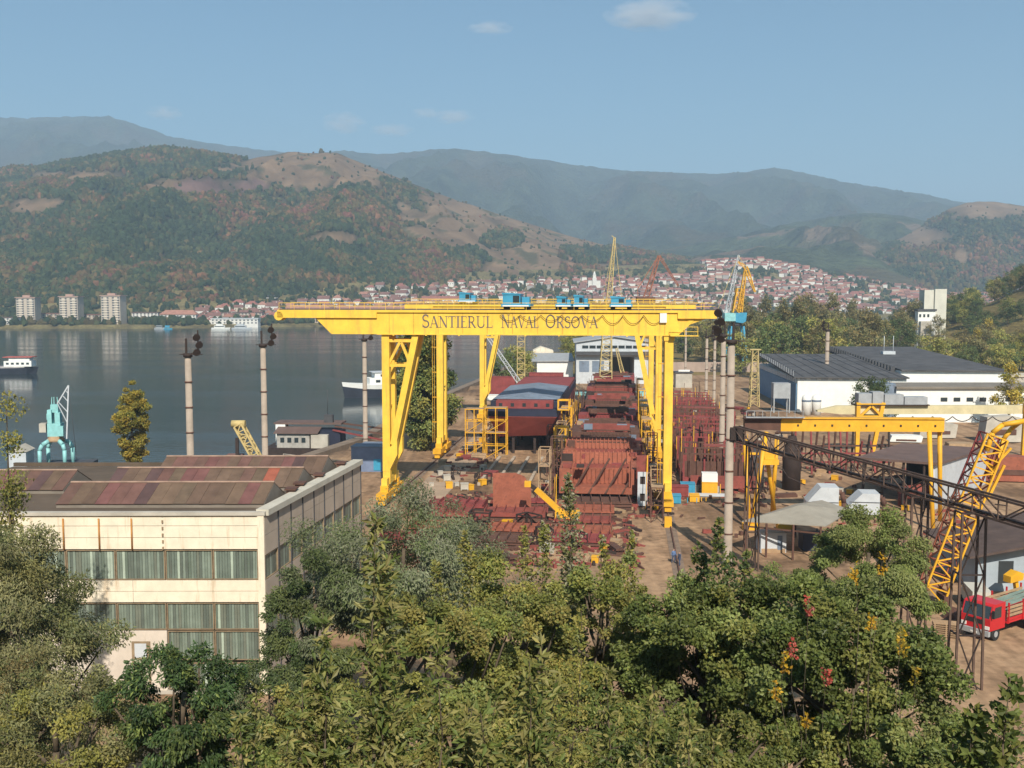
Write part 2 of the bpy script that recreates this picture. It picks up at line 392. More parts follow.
pf_main = [(-330,230),(-150,196),(0,173),(40,171),(106,160),(173,151),(206,156),(246,163),(292,155),(340,156),(380,172),(430,192),(470,206),(520,222),(580,240),(640,253),(680,259),(730,268),(780,280)]
def ell(px, py, cx, cy, rx, ry): return ((px-cx)/rx)**2+((py-cy)/ry)**2
def bare(px, x, y, z):
    py = 297-(z-32)/y*F_; n = fbm(x, y, 150, 4, 4.0)
    v = 0
    e = 425-(py-175)*.35 if py < 230 else 405+(py-230)*.9
    v = max(v, min(1.0, .5+(px-e)/50)-1.2*(ell(px, py, 503, 240, 20, 9) < 1)-.9*max(0, 1-ell(px, py, 450, 262, 45, 16)))
    v = max(v, 1.30-ell(px, py, 325, 171, 108, 23)); v = max(v, 1.15-ell(px, py, 78, 178, 60, 8)); v = max(v, .95-ell(px, py, 40, 205, 70, 9))
    v = max(v, 1.2-ell(px, py, 210, 188, 62, 11)); v = max(v, 1.1-ell(px, py, 440, 215, 60, 26))
    v = max(v, .9-ell(px, py, 330, 240, 40, 10)); v = max(v, .8-ell(px, py, 30, 210, 60, 12))
    if px > 560 and py > 248: v -= .5
    if px > e+45 and not (px > 560 and py > 246) and ell(px, py, 503, 240, 24, 12) > 1 and ell(px, py, 450, 262, 45, 16) > 1: return max(.75, v)+n*.6
    return v+n*1.1+fbm(x, y, 45, 3, 6.0)*1.1
def main_col(px, x, y, z, t):
    b = bare(px, x, y, z)
    n2 = fbm(x, y, 90, 3, 9.0)
    tan = np.array((.20,.130,.078))*(1+.5*n2)
    if n2 > .18: tan = np.array((.10,.085,.045))
    py = 297-(z-32)/y*F_
    if ell(px, py, 225, 188, 45, 12) < 1: tan = np.array((.16,.095,.080))
    if ell(px, py, 572, 262, 6, 14) < 1: tan = np.array((.30,.17,.10))
    f = np.array((.05,.045,.026)); k = min(1, max(0, (b-.45)*2.2)); return f*(1-k)+tan*k
Pm, tm = hill('hill_main', pf_main, 2650, main_db, lambda a: gz(a*main_db(a), main_db(a))-5, HILLM, main_col, 300, 70, .20, 300, .96, 1.0)
pf_r = [(770,296),(800,285),(830,268),(860,254),(900,238),(925,222),(945,210),(962,204),(985,203),(1010,206),(1050,212),(1150,240),(1250,280)]
def bare_r(px, x, y, z):
    py = 297-(z-32)/y*F_
    v = 1.25-ell(px, py, 985, 211, 62, 11); v = max(v, 1.2-ell(px, py, 915, 238, 40, 10)); v = max(v, 1.1-ell(px, py, 958, 258, 9, 10))
    return v+fbm(x, y, 120, 4, 4.0)*1.2
def right_col(px, x, y, z, t):
    k = min(1, max(0, (bare_r(px, x, y, z)-.3)*2)); return np.array((.045,.045,.025))*(1-k)+np.array((.22,.145,.09))*k
Pr, tr = hill('hill_right', pf_r, 3200, 2380, lambda a: gz(a*2380, 2380)-5, HILLM, right_col, 160, 44, .17, 260, .95, 3.0)

# forest crowns: many lumpy crowns joined into one mass per hill
PHI = (1+5**.5)/2
ICO = np.array([(-1,PHI,0),(1,PHI,0),(-1,-PHI,0),(1,-PHI,0),(0,-1,PHI),(0,1,PHI),(0,-1,-PHI),(0,1,-PHI),(PHI,0,-1),(PHI,0,1),(-PHI,0,-1),(-PHI,0,1)], np.float32)/1.902
ICF = np.array([(0,11,5),(0,5,1),(0,1,7),(0,7,10),(0,10,11),(1,5,9),(5,11,4),(11,10,2),(10,7,6),(7,1,8),(3,9,4),(3,4,2),(3,2,6),(3,6,8),(3,8,9),(4,9,5),(2,4,11),(6,2,10),(8,6,7),(9,8,1)], np.int32)
def tri_mesh(name, V, Fc, m, cols=None, smooth=False):
    me = bpy.data.meshes.new(name); k = Fc.shape[1]
    me.vertices.add(len(V)); me.vertices.foreach_set('co', np.ascontiguousarray(V, np.float32).ravel())
    me.loops.add(Fc.size); me.loops.foreach_set('vertex_index', np.ascontiguousarray(Fc, np.int32).ravel())
    me.polygons.add(len(Fc)); me.polygons.foreach_set('loop_start', np.arange(0, Fc.size, k, dtype=np.int32))
    me.polygons.foreach_set('use_smooth', np.full(len(Fc), smooth)); me.materials.append(m); me.update(calc_edges=True)
    if cols is not None: col_attr(me, cols)
    return me
def crowns(name, pos, rad, hgt, cols, label, cat, seed=1):
    rs = np.random.RandomState(seed); n = len(pos); pos = np.array(pos, np.float32)
    V = ICO[None]*(1+rs.uniform(-.3, .3, (n, 12, 1)))
    th = rs.uniform(0, 6.28, n); c, s = np.cos(th)[:, None], np.sin(th)[:, None]
    x = V[..., 0]*c-V[..., 1]*s; y = V[..., 0]*s+V[..., 1]*c; z = V[..., 2]
    r = np.array(rad)[:, None]; h = np.array(hgt)[:, None]
    V = np.stack([x*r, y*r, z*h+h*.55], -1)+pos[:, None, :]
    Fc = (ICF[None]+(np.arange(n)*12)[:, None, None]).reshape(-1, 3)
    cc = np.repeat(np.array(cols, np.float32)[:, None, :], 12, 1)*(1+rs.uniform(-.18, .18, (n, 12, 1)))
    me = tri_mesh(name, V.reshape(-1, 3), Fc, CANOPY, cc.reshape(-1, 3))
    o = bpy.data.objects.new(name, me); COL.objects.link(o); tag(o, label, cat, kind='stuff'); return o
AUT = [np.array(c) for c in ((.030,.044,.020),(.040,.053,.022),(.058,.062,.024),(.086,.068,.028),(.115,.074,.032),(.15,.075,.040),(.14,.058,.042))]
def plant(P, ts, barefn, n, seed, pxr):
    rs = random.Random(seed); pos, rad, hg, co = [], [], [], []
    nr = sum(1 for t in ts if t <= 1.0); nc = len(P[0])
    wts = np.array([(P[i][nc//2][1]) for i in range(nr-1)])
    while len(pos) < n:
        i = rs.randrange(nr-1); j = rs.randrange(nc-1); u, v = rs.random(), rs.random()
        p = [P[i][j][k]*(1-u)*(1-v)+P[i][j+1][k]*u*(1-v)+P[i+1][j][k]*(1-u)*v+P[i+1][j+1][k]*u*v for k in range(3)]
        px = 512+p[0]/p[1]*F_
        if not -60 < px < 1090: continue
        b = barefn(px, p[0], p[1], p[2])
        if b > .5 and rs.random() > .03: continue
        if b > .2 and rs.random() > .45: continue
        n1 = fbm(p[0], p[1], 260, 3, 11.0); n2 = fbm(p[0], p[1], 60, 2, 12.0)
        k = max(0, min(6, int(2.35+n1*7+n2*6+rs.gauss(0, 1.2))))
        sm = .6 if b > .5 else 1
        pos.append((p[0], p[1], p[2]-1)); rad.append(rs.uniform(3.4, 6.6)*sm); hg.append(rs.uniform(4.5, 9)*sm); co.append(AUT[k]*rs.uniform(.6, 1.4))
    return pos, rad, hg, co
crowns('forest_on_hill', *plant(Pm, tm, bare, 38000, 3, None), 'mixed green and rust autumn forest covering the big brown hill', 'forest', 4)
crowns('forest_on_right_hill', *plant(Pr, tr, bare_r, 9000, 5, None), 'dark forest on the hill behind the right end of town', 'forest', 6)
# ------------------------------------------------------------ town across the bay
WALLS = [mat('wall_white', (.70,.67,.62), .9, .1, .2), mat('wall_cream', (.50,.42,.34), .9, .1, .2), mat('wall_grey', (.36,.33,.31), .9, .1, .2)]
ROOFS = [mat('roof_tile_red', (.29,.115,.090), .9, .2, .3), mat('roof_tile_orange', (.36,.175,.125), .9, .2, .3), mat('roof_tile_brown', (.20,.10,.080), .9, .2, .3)]
def house_mb(w, d, h, rh, hip, mb=None, T=None):
    mb = mb or MB(); mb.T = T
    mb.m = 0; mb.box(-w/2, w/2, -d/2, d/2, -3, h)
    mb.m = 1; e = .5
    q = w/2-(d*.45 if hip else -.3)
    V = [(-w/2-e,-d/2-e,h-.1),(w/2+e,-d/2-e,h-.1),(w/2+e,d/2+e,h-.1),(-w/2-e,d/2+e,h-.1),(-q,0,h+rh),(q,0,h+rh)]
    mb._add(V, [(0,1,5,4),(2,3,4,5),(3,0,4),(1,2,5),(3,2,1,0)])
    mb.m = 2
    for k in range(3):
        x = -w/2+w*(k+.5)/3
        mb.box(x-.5, x+.5, -d/2-.04, -d/2+.02, h*.45, h*.45+1.4)
    mb.m = 1 if hip else 0; mb.box(w*.18, w*.18+.8, d*.1, d*.1+.8, h+.6*rh, h+rh+.9)
    mb.T = None
    return mb
protos = []; looks = []
rs = random.Random(11)
for k in range(8):
    mb = house_mb(rs.uniform(10, 17), rs.uniform(9, 11), rs.choice([4.4, 5.2, 6.8]), rs.uniform(3.2, 4.6), k % 3 == 0)
    wk, rk = rs.choice([0,0,1,2]), rs.choice([0,0,1,2]); looks.append((['white','cream','grey'][wk], ['red','orange','brown'][rk], 'hipped' if k % 3 == 0 else 'gabled')); protos.append(mb.mesh('house', [WALLS[wk], ROOFS[rk], GLASSD]))
spots = []
y = 1215
while y < 2420:
    a = -.31
    while a < .47:
        step = rs.uniform(12.5, 18.5)/y; a += step
        sh = lerp_tab(a, SHORE)
        if y < sh+30: continue
        px = 512+a*F_
        if y > main_db(a)-20 and px < 700: continue
        x = a*y; n = fbm(x, y, 170, 3, 21.0)
        thr = -.10 if px > 560 else -.02
        if n < thr and rs.random() < .85: continue
        yy = y+rs.uniform(-8, 8)
        spots.append((x, yy, rs.choice([0,0,0,math.pi/2])+rs.gauss(0, .12)+.25*math.sin(a*14)))
    y += rs.uniform(24, 31)
spots.sort(key=lambda s: s[1])
REG = [(300,'above the tip of the yellow cantilever'),(400,'above the left end of the yellow girder'),(470,'above the first word on the girder'),(540,'above the middle of the yellow girder'),(600,'left of the white church'),(660,'between the church and brown crane'),(735,'left of the blue harbour crane'),(790,'right of the blue harbour crane'),(860,'above the left factory roof'),(920,'left of the white silo'),(2000,'right of the white silo')]
def shows(s):
    px = 512+s[0]/s[1]*F_; py = 297+(CAMZ-gz(s[0], s[1])-5)/s[1]*F_
    return (py < 303 or px > 715 or px < 280) and px < 960
front = [s for s in spots if shows(s)][:300]; fs_ = set(front); rest = [s for s in spots if s not in fs_]
for i, (x, y, rz) in enumerate(front):
    o = bpy.data.objects.new('house', protos[i*5 % 8]); COL.objects.link(o); o.location = (x, y, gz(x, y)); o.rotation_euler = (0, 0, rz)
    s = rs.uniform(.8, 1.15); o.scale = (s, s, s); px = 512+x/y*F_; wl, rl, sh = looks[i*5 % 8]; tag(o, f'tiny {wl} house with {sh} {rl} roof {[t_ for q_, t_ in REG if px < q_][0]}', 'house', f'{wl} houses with {sh} {rl} roofs in the far town')
# the houses farther up the slope, one mass
far = MB(); MI = []
for (x, y, rz) in rest:
    T = Matrix.Translation((x, y, gz(x, y))) @ Matrix.Rotation(rz, 4, 'Z')
    w, d, h, rh = rs.uniform(10, 16), rs.uniform(9, 11), rs.choice([4.2,5,6.6]), rs.uniform(3.0, 4.4)
    far.T = T; far.m = rs.choice([0,0,1,2]); far.box(-w/2, w/2, -d/2, d/2, -4, h)
    far.m = 3+rs.choice([0,0,1,2]); e = .5; q = w/2+.3
    far._add([(-w/2-e,-d/2-e,h-.1),(w/2+e,-d/2-e,h-.1),(w/2+e,d/2+e,h-.1),(-w/2-e,d/2+e,h-.1),(-q,0,h+rh),(q,0,h+rh)], [(0,1,5,4),(2,3,4,5),(3,0,4),(1,2,5),(3,2,1,0)])
far.T = None
tag(far.build('hillside_houses', WALLS+ROOFS), 'mass of tiny red roofs climbing the slopes behind the town', 'houses', kind='stuff')
# trees among the houses and along the shore
pos, rad, hg, co = [], [], [], []
while len(pos) < 5200:
    a = rs.uniform(-.62, .55); sh = lerp_tab(a, SHORE); y = sh+14+rs.random()**1.4*1000; x = a*y
    if y > main_db(a)+60 and a < .2: continue
    if a > -.2 and fbm(x, y, 170, 3, 21.0) > .1 and rs.random() < .35: continue
    pos.append((x, y, gz(x, y))); rad.append(rs.uniform(2.5, 5.5)); hg.append(rs.uniform(3, 7)); co.append(AUT[rs.choice([0,0,1,1,2,3])]*rs.uniform(.8, 1.2))
for _ in range(420):
    a = rs.uniform(-.62, -.02); sh = lerp_tab(a, SHORE); y = sh+rs.uniform(6, 60); x = a*y
    pos.append((x, y, gz(x, y)-.5)); rad.append(rs.uniform(2.0, 4.2)); hg.append(rs.uniform(2.2, 4.5)); co.append(AUT[rs.choice([0,1,1,2,2,3])]*rs.uniform(.8, 1.3))
crowns('town_trees', pos, rad, hg, co, 'dark tree crowns between the roofs of the far town', 'trees', 8)

# tower blocks
WIN = mat('flat_window', (.10,.10,.11), .3, .1, 1)
BAND = mat('balcony_panel', (.70,.62,.52), .9, .1, .3)
FLATW = mat('tower_wall', (.50,.42,.34), .9, .12, .2, streak=.1, rustcol=(.3,.24,.18))
wme = MB().box(-1.1, 1.1, -.12, .1, -.85, .85).mesh('window', WIN)
bme = MB().box(-3.1, 3.1, -1.0, 0, -.5, .55).mesh('balcony', BAND)
for i, (px, ww, top, lab) in enumerate(((26,18,298,'leftmost of the three beige tower blocks on the far shore'),(69,18,297,'middle one of the three beige tower blocks on the far shore'),(111,19,296,'rightmost of the three beige tower blocks on the far shore'))):
    y = 1165; c = AT(px, 322, y); zt = ZAT(top, y); w = ww/F_*y; z0 = gz(c.x, y)
    t = thing('tower_block', lab, 'apartment block', (c.x, y, z0), R(4-2*i), 'tower blocks')
    MB().box(-w/2, w/2, 0, w*.9, -3, zt-z0).build('wall', FLATW, t)
    m = MB(); m.box(-w*.55, w*.55, -.9, w*.95, zt-z0+.01, zt-z0+1.0); m.box(-w*.2, w*.2, 3, 8, zt-z0+1.01, zt-z0+3.2); m.build('roof', mat('tower_roof', (.42,.27,.22), .9, .1, .2), t)
    for f in range(10):
        z = 3.2+f*(zt-z0-4)/10
        for sx in (-1, 1):
            b = bpy.data.objects.new('balcony', bme); COL.objects.link(b); b.parent = t; b.location = (sx*w*.28, 0, z)
        for sx in (-.42, -.14, .14, .42):
            b = bpy.data.objects.new('window', wme); COL.objects.link(b); b.parent = t; b.location = (sx*w, -.03, z+1.55)
# slab blocks along the promenade
def slab(px0, px1, ytop, ybot, y, wallm, roofm, label, pitched=False, floors=4):
    c0, c1 = AT(px0, ybot, y), AT(px1, ybot, y); w = c1.x-c0.x; cx = (c0.x+c1.x)/2; z0 = gz(cx, y); zt = ZAT(ytop, y)-z0
    t = thing('slab_block', label, 'apartment block', (cx, y, z0), 0)
    hw = zt*(.66 if pitched else 1)
    MB().box(-w/2, w/2, 0, 13, -4, hw).build('wall', wallm, t)
    r = MB()
    if pitched:
        e = 1; V = [(-w/2-e,-e,hw+.02),(w/2+e,-e,hw+.02),(w/2+e,13+e,hw+.02),(-w/2-e,13+e,hw+.02),(-w/2+5,6.5,zt),(w/2-5,6.5,zt)]
        r._add(V, [(0,1,5,4),(2,3,4,5),(3,0,4),(1,2,5),(3,2,1,0)])
    else: r.box(-w/2-.6, w/2+.6, -.6, 13.6, hw+.02, hw+1.0)
    r.build('roof', roofm, t)
    m = MB(); n = max(4, int(w/4.2))
    for f in range(floors):
        for k in range(n):
            x = -w/2+w*(k+.5)/n; z = hw*(f+.5)/floors
            m.box(x-1.0, x+1.0, -.12, .05, z-.75, z+.75)
    m.build('windows', WIN, t)['kind'] = 'stuff'
    return t
W0, W1 = WALLS[0], WALLS[1]
slab(-30, 18, 318, 327, 1150, W0, ROOFB, 'white low block at the left edge beside the first tower', floors=3)
slab(38, 62, 314, 327, 1200, W1, ROOFS[2], 'beige low block between the first two tower blocks')
slab(84, 104, 315, 327, 1195, W1, ROOFS[2], 'cream low block just left of the third tower block')
slab(132, 158, 313, 324, 1230, W0, ROOFB, 'white flat block behind trees right of the three towers')
slab(160, 196, 310, 325, 1200, W0, ROOFS[1], 'long school building with orange pitched roof on the far shore', True, 3)
slab(206, 262, 313, 324, 1260, W1, ROOFB, 'long cream apartment slab behind the moored white boats', floors=4)
slab(211, 258, 319, 327, 1185, W0, LGREY, 'low white terminal building on the promenade behind the boats', floors=2)
slab(232, 276, 298, 306, 1420, W0, ROOFS[0], 'white block with red roof on the rise behind the slabs', True, 3)
slab(284, 330, 305, 315, 1330, W1, ROOFS[1], 'long cream slab with reddish roof left of the gantry beam', True, 3)
slab(334, 412, 306, 316, 1360, W1, ROOFS[1], 'longest cream slab with reddish roof above the gantry cantilever', True, 3)
slab(286, 330, 296, 303, 1500, W1, ROOFS[0], 'red roofed terrace on the slope above the cream slabs', True, 2)
slab(420, 470, 296, 305, 1520, W0, ROOFS[0], 'red roofed terrace above the left part of the yellow beam', True, 2)
# church
c = G(593, 290, 30); y = 1850; c = AT(594, 289, y); z0 = gz(c.x, y)
t = thing('church', 'small white church with stepped tower above the yellow girder', 'church', (c.x, y, z0))
zt = ZAT(271, y)-z0
MB().box(-11, 11, -7, 9, -4, zt*.5).build('nave', W0, t)
MB().prism([(-8,zt*.5),(10,zt*.5),(1,zt*.5+4.5)], -11.6, 11.6, 'x').build('roof', ROOFS[0], t)
m = MB(); m.box(-3.6, 3.6, -10.5, -3.5, -4, zt*.62); m.box(-2.7, 2.7, -9.7, -4.3, zt*.62, zt*.8); m.lathe((0,-7,zt*.8), [(2.6,0),(2.2,1.5),(.15,zt*.2)], 8); m.build('tower', W0, t)
# grain silo on the right
y = 620; c = AT(934, 322, y); z0 = gz(c.x, y); k = y/F_
SILO = mat('silo_render', (.58,.55,.47), .9, .12, .2, streak=.2, rustcol=(.4,.36,.3))
t = thing('grain_silo', 'tall white grain silo with annex rising above the right trees', 'silo', (c.x, y, z0))
zz = lambda py: ZAT(py, y)-z0
MB().box(-10.4*k, -1.0*k, 0, 8, -4, zz(290)).build('bin', SILO, t)
MB().box(-.6*k, 11*k, -1.2, 8, -4, zz(289)).build('bin', SILO, t)
m = MB(); m.box(-20*k, -3*k, -6, -1.3, -4, zz(311)); m.build('annex', WHITE, t)
m = MB(); m.box(-21*k, -2*k, -6.6, -1.4, zz(311)+.02, zz(309)); m.build('annex_roof', DGREY, t)
m = MB(); m.box(-19*k, -8*k, -9, -6.1, -4, zz(321)); m.build('loading_bay', CONC, t)
for i in range(3):
    MB().box((-19+4*i)*k, (-17+4*i)*k, -6.12, -5.9, zz(317), zz(314)).build('window', GLASSD, t)

# ------------------------------------------------------------ boats
def hull_mb(L, Bm, h, sheer=.6, bow=.3, flat=False):
    """hull along +x (bow at +L/2), deck at z=h"""
    mb = MB(); n = 12; rows = []
    for i in range(n+1):
        t = i/n; x = -L/2+L*t
        b = Bm/2*(1 if t < 1-bow else max(.03, (1-((t-(1-bow))/bow)**2)))
        if t < .08 and not flat: b *= .85+.15*t/.08
        dz = h+sheer*max(0, (t-.6)/.4)**2*h*.5
        rows.append([(x-(.03*L if t > .9 else 0), -b*.75, -1.2), (x, -b, dz), (x, b, dz), (x-(.03*L if t > .9 else 0), b*.75, -1.2)])
    V = [p for r in rows for p in r]; Fq = []
    for i in range(n):
        for k in range(4): Fq.append((i*4+k, i*4+(k+1)%4, (i+1)*4+(k+1)%4, (i+1)*4+k))
    Fq += [(0,1,2,3), (n*4+3, n*4+2, n*4+1, n*4)]
    return mb._add(V, Fq)
DHULL = mat('boat_hull_dark', (.03,.035,.05), .5, .2, .3, rust=.1)
# tanker barge at the left edge
c = G(6, 374, WATER_Z)
t = thing('river_barge', 'dark hulled barge with white deckhouse at the left edge of the water', 'ship', (c.x-8, c.y, WATER_Z), R(6))
hull_mb(44, 9, 2.8, .3, .18).build('hull', DHULL, t)
MB().box(-20, 17, -3.6, 3.6, 2.82, 3.5).build('deck', mat('deck_grey', (.35,.33,.32), .8, .2, .5), t)
m = MB(); m.box(8, 20, -3.2, 3.2, 3.5, 6.0); m.box(10, 19, -2.6, 2.6, 6.0, 7.6); m.build('deckhouse', WHITE, t)
for i in range(5): MB().box(9+2.2*i, 10.2+2.2*i, -3.28, -3.15, 4.4, 5.3).build('window', GLASSD, t)
m = MB(); m.box(7.6, 20.4, -3.5, 3.5, 7.62, 7.9); m.build('roof', mat('boat_roof', (.42,.10,.08), .7, .1, .5), t)
m = MB(); [m.box(-17+5*i, -13.5+5*i, -2.5, 2.5, 3.5, 4.4) for i in range(4)]; m.build('hatch', mat('hatch_red', (.3,.06,.05), .8, .2, .5), t)
MB().tube((5,0,3.5), (5,0,10), .12).build('mast', DGREY, t)
# white passenger ship behind the mast near the tree
c = G(371, 398, WATER_Z)
t = thing('passenger_ship', 'white passenger ship moored behind the light mast near the big tree', 'ship', (c.x+6, c.y+6, WATER_Z), R(200))
hull_mb(34, 8, 3.0, .7, .35).build('hull', [DHULL], t)
hull_mb(34.3, 8.3, 4.3, .7, .35).build('bulwark', WHITE, t, (0,0,1.6)).scale = (1, 1, .68)
m = MB(); m.box(-13, 8, -3.2, 3.2, 4.6, 6.8); m.box(-9, 6, -2.7, 2.7, 6.8, 8.7); m.build('deckhouse', WHITE, t)
for i in range(7): MB().box(-12+2.7*i, -10.4+2.7*i, 3.15, 3.28, 5.3, 6.2).build('window', GLASSD, t)
for i in range(4): MB().box(-7.5+3.2*i, -5.6+3.2*i, 2.65, 2.78, 7.3, 8.1).build('window', GLASSD, t)
MB().box(-9.6, 7, -3.1, 3.1, 8.72, 8.95).build('roof', LGREY, t)
MB().tube((2,0,8.9), (2,0,13), .12).build('mast', WHITE, t)
# small boats at the far promenade
for i, (px, L, wm, lab) in enumerate(((221,20,WHITE,'white river boat moored at the far promenade, left of a pair'),(242,22,LGREY,'pale teal river boat moored at the far promenade, right of a pair'),(168,9,BLUE,'tiny bright blue boat at the far shore'),(160,12,GREY,'small grey boat beside the tiny blue boat'))):
    c = G(px, 327.2, WATER_Z); y = 1120
    t = thing('river_boat', lab, 'boat', (c.x/c.y*y, y, WATER_Z), R([3,-4,8,0][i]))
    hull_mb(L, L*.22, 1.8 if L > 10 else 1.2, .5, .3).build('hull', wm, t)
    m = MB(); m.box(-L*.35, L*.2, -L*.09, L*.09, 1.8, 4.2); 
    if L > 15: m.box(-L*.25, L*.1, -L*.08, L*.08, 4.2, 6)
    m.build('cabin', wm, t)
    if L > 10: MB().box(-L*.33, L*.18, -L*.0905-.06, -L*.0905+.02, 2.7, 3.6).build('window', GLASSD, t)
# ------------------------------------------------------------ gantry cranes over the slipway
# letters with serifs: strokes (x0,z0,x1,z1,width) on a unit cap height; widths vary like a roman capital
TK, TN, SF = .125, .055, .04
def arc(cx, cz, rx, rz, a0, a1, n=10): return [(cx+rx*math.cos(R(a0+(a1-a0)*i/n)), cz+rz*math.sin(R(a0+(a1-a0)*i/n))) for i in range(n+1)]
def serif(x, z, w=.26): return ([(x-w/2, z), (x+w/2, z)], SF)
GLY = {
 'S': (.56, [(arc(.28,.74,.20,.23,30,270)+arc(.28,.27,.22,.25,90,-150), .10), ([(.46,.72),(.46,.98)], .035), ([(.06,.02),(.06,.28)], .035)]),
 'A': (.78, [([(.10,0),(.38,1)], TN), ([(.38,1),(.68,0)], TK), ([(.20,.33),(.56,.33)], TN), serif(.10,.02), serif(.68,.02)]),
 'N': (.80, [([(.14,0),(.14,1)], TN), ([(.14,1),(.66,0)], TK), ([(.66,0),(.66,1)], TN), serif(.14,.02), serif(.10,.98,.22), serif(.66,.98)]),
 'T': (.66, [([(.33,0),(.33,1)], TK), ([(.03,.975),(.63,.975)], TN), ([(.04,.98),(.04,.80)], .035), ([(.62,.98),(.62,.80)], .035), serif(.33,.02,.3)]),
 'I': (.36, [([(.18,0),(.18,1)], TK), serif(.18,.02,.3), serif(.18,.98,.3)]),
 'E': (.62, [([(.16,0),(.16,1)], TK), ([(.04,.975),(.52,.975)], TN), ([(.16,.52),(.42,.52)], TN), ([(.04,.025),(.56,.025)], TN), ([(.52,.98),(.52,.82)], .035), ([(.56,.02),(.56,.2)], .035)]),
 'R': (.74, [([(.16,0),(.16,1)], TK), ([(.04,.975),(.34,.975)]+arc(.36,.73,.18,.24,90,-90)+[(.16,.49)], .075), ([(.34,.49),(.64,.0)], TK), serif(.16,.02,.28), serif(.66,.02,.14)]),
 'U': (.80, [([(.14,1),(.14,.32)]+arc(.39,.30,.25,.28,180,360), .10), ([(.64,.3),(.64,1)], TN), serif(.14,.98,.28), serif(.64,.98,.24)]),
 'L': (.60, [([(.16,0),(.16,1)], TK), ([(.04,.025),(.54,.025)], TN), ([(.54,.02),(.54,.22)], .035), serif(.16,.98,.28)]),
 'V': (.78, [([(.10,1),(.40,0)], TK), ([(.40,0),(.68,1)], TN), serif(.10,.98), serif(.68,.98)]),
 'O': (.86, [(arc(.42,.5,.33,.47,0,360,20), .10)]),
}
def letter_mesh(ch):
    mb = MB()
    for pts, w in GLY[ch][1]:
        for a, b in zip(pts[:-1], pts[1:]):
            d = Vector((b[0]-a[0], b[1]-a[1])); L = d.length
            if L < 1e-5: continue
            d /= L; n = Vector((-d.y, d.x))*w/2; e = d*(w*.18 if len(pts) > 2 else 0)
            A, B = Vector(a)-e, Vector(b)+e
            q = [A-n, B-n, B+n, A+n]
            mb._add([(p.x, 0, p.y) for p in q]+[(p.x, .03, p.y) for p in q], [(0,1,2,3),(7,6,5,4),(0,4,5,1),(1,5,6,2),(2,6,7,3),(3,7,4,0)])
    return mb.mesh('letter', mat('lettering', (.14,.12,.11), .7, .15, .8))
LET = {c: letter_mesh(c) for c in GLY}
def bogie(mb, x, y):
    mb.box(x-.8, x+.8, y-2.6, y+2.6, 1.15, 2.1); mb.box(x-.62, x+.62, y-.5, y+.5, 2.1, 3.0)
    for s in (-1.9, -.7, .7, 1.9): mb.box(x-.5, x+.5, y+s-.42, y+s+.42, .35, 1.15)
